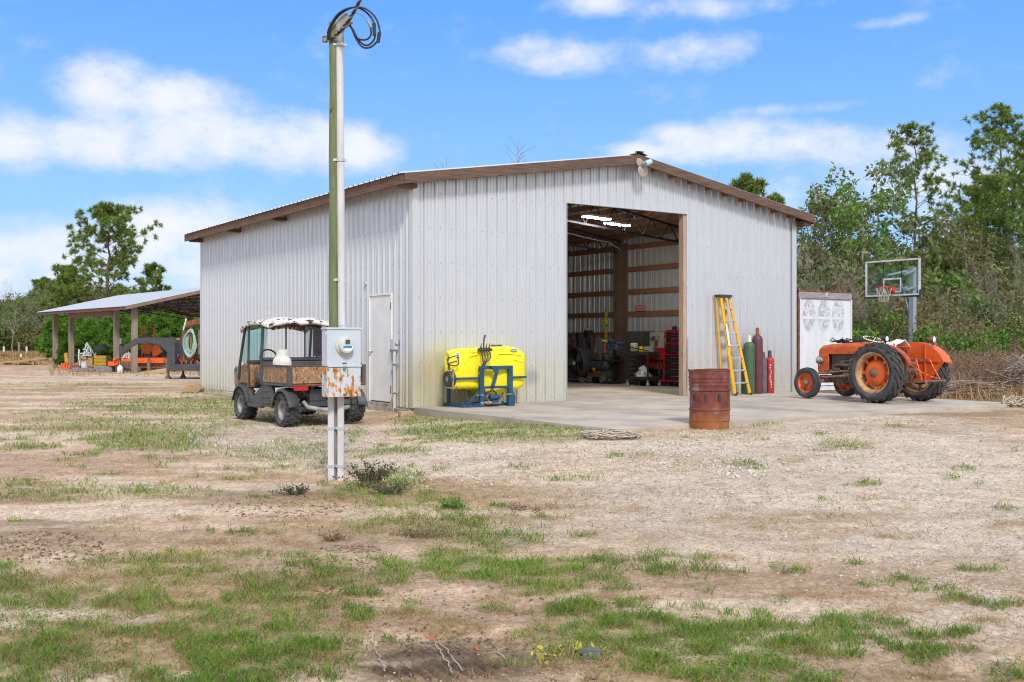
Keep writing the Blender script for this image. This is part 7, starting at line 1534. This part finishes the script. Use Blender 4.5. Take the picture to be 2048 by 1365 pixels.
def pine(name, seed, h, cs, cr, tr, nb, needle=.30, w=.045, dense=1.0, mat='pine_needles', bark='pine_bark', top_round=True):
    r = np.random.default_rng(seed); root = thing(name, None, None); del_ = [root.pop(k) for k in list(root.keys())] if False else None
    segs = []; tips = []; ax = []
    pts = [np.array([0, 0, -.2])]; N = 10
    for i in range(1, N+1): pts.append(np.array([r.normal()*.05*h/10*i*.25, r.normal()*.05*h/10*i*.25, h*i/N]))
    rad = [tr*(1-.88*i/N) for i in range(N+1)]
    for i in range(N): segs.append((pts[i], pts[i+1], rad[i], rad[i+1]))
    def tp(z): f = np.clip(z/h*N, 0, N-.001); i = int(f); return pts[i]*(1-(f-i))+pts[i+1]*(f-i), rad[i]
    for b in range(nb):
        u = (b+.5*r.random())/nb; z = cs+(h-cs)*u**.9; p, rr = tp(z); az_ = b*2.4+r.random()*1.0
        prof = (1-u)**.55*(.55+.45*min(1, u*4)) if top_round else (1-u)**.9
        L = cr*prof*(.65+.6*r.random())+.25; d = np.array([math.cos(az_), math.sin(az_), .15+.55*u+.2*r.random()]); d /= np.linalg.norm(d)
        q = p.copy(); K = 4; prev = q
        for k in range(1, K+1):
            nx = prev+d*L/K+np.array([r.normal()*.05*L, r.normal()*.05*L, .05*L*k/K]); segs.append((prev, nx, max(.012, .32*rr*(1-(k-1)/K)), max(.008, .32*rr*(1-k/K))))
            if k >= 2:
                for s_ in range(int(2+2.2*dense)):
                    dd = unit(r, 1)[0]*[1, 1, .55]; e = nx+dd*(.18+.22*L*r.random()); segs.append((nx-(nx-prev)*r.random(), e, .010, .006)); tips.append(e); ax.append(dd)
                    if r.random() < .8*dense: e2 = e+unit(r, 1)[0]*.22; tips.append(e2); ax.append(dd)
            prev = nx
        tips.append(prev); ax.append(d)
    for k in range(5): tips.append(pts[-1]+r.normal(size=3)*.12); ax.append(np.array([0, 0, 1.]))
    segs_mesh('trunk', segs, bark, root); V, Fc = needles(np.array(tips), np.array(ax), needle, w, 30, r); mesh_np('crown', V, Fc, mat, root); return root
def broad(name, seed, h, cs, cr, tr, nb, leaf, per, mat, bark='pale_bark', clump=.42, nsub=4, flatten=.8, stems=1, lean=.0):
    r = np.random.default_rng(seed); root = thing(name, None, None); segs = []; C = []
    for st in range(stems):
        base = np.array([r.normal()*.25*(stems > 1), r.normal()*.25*(stems > 1), -.2]); pts = [base]; N = 8; ln = r.normal(size=2)*lean+(r.normal(size=2)*.12 if stems > 1 else 0)
        for i in range(1, N+1): pts.append(base+np.array([ln[0]*h*i/N+r.normal()*.03*h/8*i*.4, ln[1]*h*i/N+r.normal()*.03*h/8*i*.4, h*.92*i/N]))
        rad = [tr*(1-.85*i/N)/(stems**.4) for i in range(N+1)]
        for i in range(N): segs.append((pts[i], pts[i+1], rad[i], rad[i+1]))
        for b in range(nb//stems):
            u = (b+r.random())/(nb/stems); z = cs+(h-cs)*u*.97; f = np.clip(z/(h)*N, 0, N-.01); i = int(f); p = pts[i]*(1-(f-i))+pts[i+1]*(f-i); az_ = b*2.4+r.random()
            L = cr*(.35+.65*math.sin(math.pi*(.18+.75*u)))*(.6+.55*r.random()); d = np.array([math.cos(az_), math.sin(az_), .35+.5*r.random()]); d /= np.linalg.norm(d); prev = p
            for k in range(1, 4):
                nx = prev+d*L/3+r.normal(size=3)*.07*L; segs.append((prev, nx, max(.012, rad[i]*.4*(1-(k-1)/3)), max(.008, rad[i]*.4*(1-k/3))))
                for s_ in range(nsub if k > 1 else 1):
                    e = nx+unit(r, 1)[0]*[1, 1, .7]*(.25+.30*L*r.random()); segs.append((nx, e, .010, .005)); C.append(e)
                prev = nx
            C.append(prev)
    C = np.array(C); segs_mesh('trunk', segs, bark, root, 4)
    n = len(C); P_ = (C[:, None]+unit(r, n*per).reshape(n, per, 3)*(clump*(.35+.75*r.random((n, per, 1))))*[1, 1, flatten]).reshape(-1, 3); P_[:, 2] = np.maximum(P_[:, 2], .02)
    V, Fc = quads(P_, leaf*(.6+.7*r.random(len(P_))), r); mesh_np('crown', V, Fc, mat, root); return root
def bare(name, seed, h, tr, depth=4, spread=.6, bark='pale_bark', n0=9, droop=0.0, mr=.004):
    r = np.random.default_rng(seed); root = thing(name, None, None); segs = []
    def grow(p, d, L, rad, lv):
        K = 4; prev = p
        for k in range(K):
            d2 = d+r.normal(size=3)*.14; d2[2] += .06-droop*lv*.1; d2 /= np.linalg.norm(d2); nx = prev+d2*L/K; ra, rb = rad*(1-.7*k/K), rad*(1-.7*(k+1)/K); segs.append((prev, nx, max(ra, mr), max(rb, mr*.8)))
            if lv < depth and (lv > 0 or k > 0):
                for c in range(int(n0/4)+1 if lv == 0 else 2):
                    a = r.normal(size=3); a -= a.dot(d2)*d2; a /= np.linalg.norm(a); dd = d2*(1-spread*.55)+a*spread; dd /= np.linalg.norm(dd); grow(nx, dd, L*(.42+.2*r.random()), rb*.6, lv+1)
            prev = nx; d = d2
    grow(np.array([0, 0, -.15]), np.array([r.normal()*.06, r.normal()*.06, 1.]), h*.8, tr, 0)
    segs_mesh('branches', segs, bark, root, 3); return root
def bush(name, seed, h, w, nst, leaf, per, mat, bark='twig_bark', clump=.22, leafy=1.0):
    r = np.random.default_rng(seed); root = thing(name, None, None); segs = []; C = []
    for k in range(nst):
        a = r.random()*6.28; q = r.random()**.6*w/2; hh = h*(.5+.5*r.random())*(1-.35*(q/(w/2))**2); p = np.array([q*.35*math.cos(a), q*.35*math.sin(a), -.1]); e = np.array([q*math.cos(a), q*math.sin(a), hh]); prev = p; K = 4
        for i in range(1, K+1):
            nx = p+(e-p)*i/K+r.normal(size=3)*.05*h*[1, 1, .4]; segs.append((prev, nx, .014*(1-i/K)+.005, .010*(1-i/K)+.004))
            for c in range(2):
                dd = unit(r, 1)[0]; dd[2] = abs(dd[2])*.8; t_ = nx+dd*(.15+.2*h*r.random()*.6); segs.append((nx, t_, .006, .003))
                if r.random() < leafy: C.append(t_)
                if leafy < .3: 
                    t2 = t_+unit(r, 1)[0]*.2; segs.append((t_, t2, .004, .002))
            prev = nx
        if r.random() < leafy: C.append(prev)
    segs_mesh('stems', segs, bark, root, 3)
    if C:
        C = np.array(C); n = len(C); P_ = (C[:, None]+unit(r, n*per).reshape(n, per, 3)*clump*(.3+.8*r.random((n, per, 1)))).reshape(-1, 3); P_[:, 2] = np.maximum(P_[:, 2], .02); V, Fc = quads(P_, leaf*(.6+.7*r.random(len(P_))), r); mesh_np('foliage', V, Fc, mat, root)
    return root
USED = set()
HT = {}
def real_h(o):
    if o.name not in HT:
        v = np.concatenate([np.array([0.0])]+[np.percentile(np.fromiter((c_ for vv in ch.data.vertices for c_ in (vv.co.z,)), float), [99.6]) for ch in o.children]); HT[o.name] = float(v.max())
    return HT[o.name]
def place(proto, px, Yd, label, cat, group=None, sc=1.0, rz=None, z=None, name=None, ht=None):
    if ht: sc = ht/real_h(proto)
    x = (px-CX)/F*Yd; zz = gzs(x, Yd) if z is None else z; rz = random.random()*6.28 if rz is None else rz
    if proto.name not in USED: USED.add(proto.name); o = proto; o.location = (x, Yd, zz); o.rotation_euler = (0, 0, rz); o.scale = (sc, sc, sc)
    else:
        o = copy_thing(proto, (x, Yd, zz), rz, None, sc)
        for k in ('group',):
            if k in o: del o[k]
    o['label'] = label; o['category'] = cat
    if group: o['group'] = group
    return o
def Hh(py, Yd): return CAMZ-(py-HY)*Yd/F+.15          # height that reaches picture row py
random.seed(17)
# --- left: the big pine and the far wood
pB = pine('pine_tree', 41, 12.4, 4.2, 4.4, .24, 42, .38, .060, .95); place(pB, 217, 80, 'tall lone pine with a rounded open crown behind the pole shed', 'pine tree', rz=.6, ht=Hh(408, 80))
pS = pine('pine_tree', 42, 8.6, 4.8, 1.5, .12, 12, .40, .08, .9); place(pS, 306, 84, 'thin crooked pine right of the tall lone pine', 'pine tree', ht=Hh(525, 84))
pS2 = pine('pine_tree', 43, 8.2, 3.6, 2.4, .14, 18, .40, .08, 1.2); place(pS2, 136, 86, 'small spreading pine left of the tall lone pine', 'pine tree', ht=Hh(530, 86))
farT = [broad('broadleaf_tree', 50+i, 8.5+.4*i, 2.2, 3.2, .16, 24, .16, 26, ('olive_leaves', 'oak_leaves', 'bright_leaves', 'oak_leaves')[i], clump=.70, nsub=3) for i in range(4)]
farP = [pine('pine_tree', 60+i, 9.0, 3.5, 2.2, .14, 20, .48, .12, 1.2) for i in range(2)]
tops = [(-8, 590), (8, 596), (24, 600), (40, 598), (56, 590), (70, 575), (86, 556), (100, 574), (118, 566), (134, 572), (150, 566), (166, 570), (184, 575), (200, 580), (232, 576), (246, 580), (262, 572), (280, 578), (296, 582), (318, 576), (336, 590), (354, 592), (372, 586), (390, 582), (410, 580), (430, 584)]
for i, (px_, py_) in enumerate(tops):
    Yd = 106+random.uniform(-5, 9); isP = i % 4 == 2; pr = farP[(i//4) % 2] if isP else farT[(i*3+1+i//4) % 4]
    place(pr, px_, Yd, 'pine standing in the far wood along the field' if isP else 'leafy tree standing in the far wood along the field', 'pine tree' if isP else 'tree', 'pines of the far wood behind the field' if isP else 'broadleaf trees of the far wood behind the field', ht=Hh(py_, Yd))
bt = [bare('bare_tree', 70+i, 5.5, .09, 3, .6) for i in range(3)]
for i, px_ in enumerate((26, 84, 181)): place(bt[i % 3], px_, 96+random.uniform(-2, 3), 'pale leafless tree standing in front of the far wood', 'bare tree', 'leafless trees before the far wood', random.uniform(.8, 1.1))
fb = [bush('bush', 80+i, 3.2, 3.6, 40, .13, 14, ('olive_leaves', 'oak_leaves', 'brown_leaves')[i], clump=.45) for i in range(3)]
for i in range(34): place(fb[i % 3], -12+i*13.5+random.uniform(-4, 4), 98+random.uniform(-2, 4), 'dense bush at the foot of the far wood', 'bush', 'bushes at the foot of the far wood', random.uniform(.75, 1.25))
yp = [pine('young_pine', 90+i, 3.4, .25, 1.25, .06, 34, .36, .075, 1.1, 'young_pine_needles', top_round=False) for i in range(3)]
for i in range(20):
    px_ = 118+i*14.5+random.uniform(-4, 4); Yd = 74+random.uniform(-4, 6); place(yp[i % 3], px_, Yd, 'young bright green pine growing behind the pole shed', 'young pine', 'young pines in a row behind the pole shed', ht=Hh(random.uniform(622, 655), Yd))
place(yp[0], 131, 53.5, 'knee-high bright green pine seedling between the two far shed posts', 'young pine', None, .33)
# --- behind the barn
bb = bare('bare_tree', 101, 13.2, .18, 3, .62, 'twig_bark', n0=9, mr=.017); place(bb, 1032, 62, 'leafless grey treetop showing above the barn roof left of the ridge', 'bare tree', ht=Hh(276, 62))
pr = pine('pine_tree', 102, 11.6, 6.8, 2.3, .16, 20, .34, .06, 1.6); place(pr, 1506, 62, 'pine crown showing above the right slope of the barn roof', 'pine tree', ht=Hh(355, 62))
b2 = bare('bare_tree', 103, 10.6, .10, 3, .5); place(b2, 1432, 60, 'thin leafless twigs showing above the right slope of the barn roof', 'bare tree', ht=Hh(352, 60))
# --- right hand wood
oak = [broad('broadleaf_tree', 110+i, 8.0, 2.4, 2.3, .11, (19, 17, 18, 14)[i], .105, 15, ('oak_leaves', 'bright_leaves', 'olive_leaves', 'oak_leaves')[i], clump=.36, nsub=3) for i in range(4)]
pn = [pine('pine_tree', 120, 12.0, 4.2, 2.3, .13, 34, .25, .042, .65), pine('pine_tree', 121, 13.0, 3.0, 3.0, .16, 42, .27, .042, .75), pine('pine_tree', 122, 9.5, 2.5, 2.2, .12, 30, .26, .042, .7)]
R_ = [(pn[0], 1832, 250, 50, 12.0, 'tall slender pine with an open crown right behind the basketball hoop', 'pine tree'), (pn[1], 2006, 214, 52, 13.0, 'tallest wide pine at the right edge of the wood', 'pine tree'), (pn[2], 1948, 372, 47, 9.5, 'shorter dense pine left of the tallest wide pine', 'pine tree'), (pn[1], 2058, 262, 47, 13.0, 'wide pine cut off by the right edge of the picture', 'pine tree'),
 (oak[0], 1640, 372, 43, 8.0, 'leafy tree just right of the barn corner above the container', 'tree'), (oak[1], 1618, 400, 46, 8.0, 'leafy tree half hidden by the barn corner', 'tree'), (oak[2], 1688, 376, 45, 8.0, 'olive leaved tree above the right end of the container', 'tree'), (oak[3], 1752, 322, 46, 8.0, 'sparse leafy tree left of the slender pine', 'tree'), (oak[1], 1722, 372, 41, 8.0, 'leafy tree above the left edge of the backboard', 'tree'),
 (oak[0], 1862, 455, 50, 8.0, 'lower leafy tree at the foot of the slender pine', 'tree'), (oak[3], 1908, 432, 44, 8.0, 'leafy tree between the slender pine and the dense right clump', 'tree'), (pn[2], 1972, 352, 42, 8.0, 'bushy pine in the middle of the right clump', 'pine tree'), (oak[1], 2012, 396, 42, 8.0, 'leafy tree below the tallest wide pine', 'tree'), (pn[0], 2050, 330, 40, 8.0, 'slender pine at the right picture edge', 'pine tree'), (oak[2], 1936, 440, 39, 8.0, 'olive leaved tree at the left of the dense right clump', 'tree'), (oak[2], 1800, 500, 52, 8.0, 'low olive leaved tree behind the backboard', 'tree')]
for (p_, px_, py_, Yd, h0, lb, ct) in R_: place(p_, px_, Yd, lb, ct, None, z=-.1, ht=Hh(py_, Yd))
br = [bare('bare_tree', 130+i, 5.2, .055, 3, .55, n0=6) for i in range(4)]
bl = [(1648, 470, 'pale bare trunk above the left end of the container'), (1680, 500, 'pale bare sapling above the right end of the container'), (1716, 520, 'bare sapling left of the backboard'), (1778, 560, 'bare sapling below the backboard'), (1862, 560, 'thin bare sapling right of the hoop post'), (1880, 600, 'forked bare sapling right of the tractor fender lamp'), (1918, 590, 'leaning bare sapling in the middle of the brush'), (1950, 560, 'tallest pale bare sapling right of the hoop'), (1984, 600, 'spreading bare sapling at the right of the brush'), (2012, 480, 'tall bare sapling below the wide pine'), (2040, 520, 'bare sapling at the right picture edge')]
for i, (px_, py_, lb) in enumerate(bl): Yd = 33.5+random.uniform(-1.2, 2.0); place(br[i % 4], px_, Yd, lb, 'bare tree', None, z=0, ht=Hh(py_, Yd))
rb = [bush('bush', 140, 2.6, 2.6, 46, .085, 12, 'oak_leaves', clump=.27), bush('bush', 141, 2.6, 2.6, 46, .08, 10, 'olive_leaves', clump=.28), bush('bush', 142, 2.4, 2.5, 44, .085, 12, 'bright_leaves', clump=.25), bush('bush', 143, 2.4, 2.8, 50, .05, 8, 'brown_leaves', 'brush_stems', .3), bush('bush', 144, 2.2, 2.8, 46, .05, 6, 'olive_leaves', 'pale_bark', .3, .45)]
i = 0
for row, (Yd0, ytop, n, x0, x1) in enumerate(((42, 520, 15, 1590, 2090), (38.5, 560, 15, 1600, 2095), (35.5, 600, 15, 1690, 2095), (32.5, 645, 12, 1700, 2095), (29.5, 672, 9, 1842, 2095), (27.3, 700, 7, 1885, 2095))):
    for k in range(n):
        px_ = x0+(x1-x0)*(k+random.uniform(.1, .9))/n; Yd = Yd0+random.uniform(-1, 1); kind = (0, 1, 2, 1, 0, 1, 0, 3, 2)[(i*5+row) % 9] if row < 2 else (3, 1, 3, 0, 2, 3, 1, 4, 3)[(i*5+row) % 9]
        if row >= 4: kind = (3, 4, 1, 3, 2)[(i*3) % 5]
        if abs(px_-1822) < 22 and Yd < 33: i += 1; continue
        nm = ('dark leafy bush', 'olive green bush', 'bright green bush', 'brown twiggy bush', 'grey half-bare bush')[kind]; where = 'in the thicket behind the container' if px_ < 1712 else 'in the thicket behind the hoop' if px_ < 1845 else 'in the thicket right of the tractor'
        place(rb[kind], px_, Yd, nm+' '+where, 'bush', nm+'es '+where, z=-.05, ht=max(.7, Hh(ytop+random.uniform(-28, 22), Yd))); i += 1
gb = bush('bush', 150, 1.5, 1.2, 40, .06, 18, 'bright_leaves', clump=.22); place(gb, 1718, 29.0, 'glossy bright green bush at the right edge of the container', 'bush', None, 1.0, z=-.1)
# low dry brush and tall dead grass right behind the apron
db = [bush('brush', 160+i, .95, 1.5, 80, .03, 4, 'brown_leaves', 'brush_stems', .22, .25) for i in range(3)]
for k in range(22):
    px_ = 1862+k*9.5+random.uniform(-4, 4); Yd = 24.2+random.uniform(-.2, 2.2)+max(0, (1960-px_))*.012; place(db[k % 3], px_, Yd, 'low tangle of dry brown brush behind the apron edge', 'brush', 'dry brush tangles behind the apron', random.uniform(.6, 1.15), z=-.08)
pile = bare('brush_pile', 170, 1.2, .02, 4, .8, 'twig_bark', n0=16, droop=1.2); 
pp = thing('stick_pile', 'dark pile of cut sticks at the edge of the concrete behind the tractor', 'stick pile', ((1935-CX)/F*22.9, 22.9, -.05)); m = MB(); random.seed(31)
bpy.data.objects.remove(pile.children[0]); bpy.data.objects.remove(pile)
for k in range(260):
    a = random.uniform(-.5, .5)+(math.pi if random.random() < .5 else 0); L_ = random.uniform(.3, .8); x_ = random.uniform(-.55, .55); y_ = random.uniform(-.3, .3); z_ = random.random()*.34*(1-(x_/.75)**2)
    m.tube([(x_-.5*L_*math.cos(a), y_-.25*L_*math.sin(a), z_+random.uniform(-.03, .06)), (x_, y_, z_+.04), (x_+.5*L_*math.cos(a), y_+.25*L_*math.sin(a), z_+random.uniform(-.05, .06))], random.uniform(.004, .011), 4)
m.build('sticks', 'twig_bark', pp)['kind'] = 'stuff'
m = MB(); random.seed(33); pq = thing('stick_pile', 'heap of grey sticks at the far right behind the rope tangle', 'stick pile', ((2052-CX)/F*23.5, 23.5, -.05))
for k in range(160): a = random.random()*3.14; L_ = random.uniform(.5, 1.3); x_ = random.uniform(-.5, .5); z_ = random.random()*.8*(1-abs(x_)); m.tube([(x_-.5*L_*math.cos(a), random.uniform(-.4, .4), z_), (x_+.5*L_*math.cos(a), random.uniform(-.4, .4), z_+random.uniform(-.1, .4))], random.uniform(.005, .014), 4)
m.build('sticks', 'pale_bark', pq)['kind'] = 'stuff'
def tall(name, n, px0, px1, Y0, Y1, h0, h1, w, mat, seed):
    r = np.random.default_rng(seed); Yd = Y0+(Y1-Y0)*r.random(n); px_ = px0+(px1-px0)*r.random(n); x = (px_-CX)/F*Yd; k = ~on_slab(x, Yd, .08); k &= fbm(x, Yd, 1.2, 3, seed) > .36; x, Yd = x[k], Yd[k]; n = len(x)
    tag(blades(name, x, Yd, (h0+(h1-h0)*r.random(n)**1.5), w*(.6+.8*r.random(n)), .3+.9*r.random(n), mat, seed), kind='stuff')
tall('tall_dry_grass', 4500, 1700, 2100, 21.5, 30, .10, .55, .012, 'dry_grass', 201); tall('tall_green_grass', 14000, 1690, 2100, 23, 32, .10, .45, .014, 'olive_leaves', 202)
tall('brown_stalks', 9000, 1780, 2100, 23, 29, .3, .9, .008, 'brush_stems', 203); tall('field_grass', 26000, -30, 430, 84, 98, .25, .75, .05, 'dry_grass', 204); tall('field_edge_grass', 9000, -30, 430, 60, 92, .08, .3, .05, 'dry_grass', 205)
tall('shed_weeds', 1300, 100, 420, 40, 52, .05, .28, .02, 'dry_grass', 206)

for o in [o for o in bpy.data.objects if o.type == 'EMPTY' and o.parent is None and 'label' not in o and 'kind' not in o]:
    for c in list(o.children_recursive): bpy.data.objects.remove(c)
    bpy.data.objects.remove(o)

# same label within a group: say which one, counted from the left of the view
ORD = ['leftmost', 'second from left', 'third from left', 'fourth from left', 'fifth from left', 'sixth from left', 'seventh from left', 'eighth from left', 'ninth from left', 'tenth from left', 'eleventh from left', 'twelfth from left', 'thirteenth from left', 'fourteenth from left', 'fifteenth from left', 'sixteenth from left', 'seventeenth from left', 'eighteenth from left', 'nineteenth from left', 'twentieth from left']
byl = {}
for o in bpy.data.objects:
    if o.parent is None and 'label' in o and 'group' in o: byl.setdefault(o['label'], []).append(o)
for lb, os_ in byl.items():
    if 1 < len(os_) <= 40:
        os_.sort(key=lambda q: q.location.x/max(q.location.y, .1)); n_ = len(os_)
        for i, o in enumerate(os_):
            w_ = ORD[i] if i < n_-i-1 or n_-i-1 >= 20 else ('rightmost' if i == n_-1 else ORD[n_-1-i].replace('left', 'right') if n_-1-i > 0 else 'rightmost')
            o['label'] = lb+', '+w_
S.render.engine = 'CYCLES'
S.cycles.max_bounces = 6; S.cycles.transparent_max_bounces = 8; S.cycles.diffuse_bounces = 3
S.cycles.pixel_filter_type = 'BLACKMAN_HARRIS'; S.cycles.filter_width = 1.1
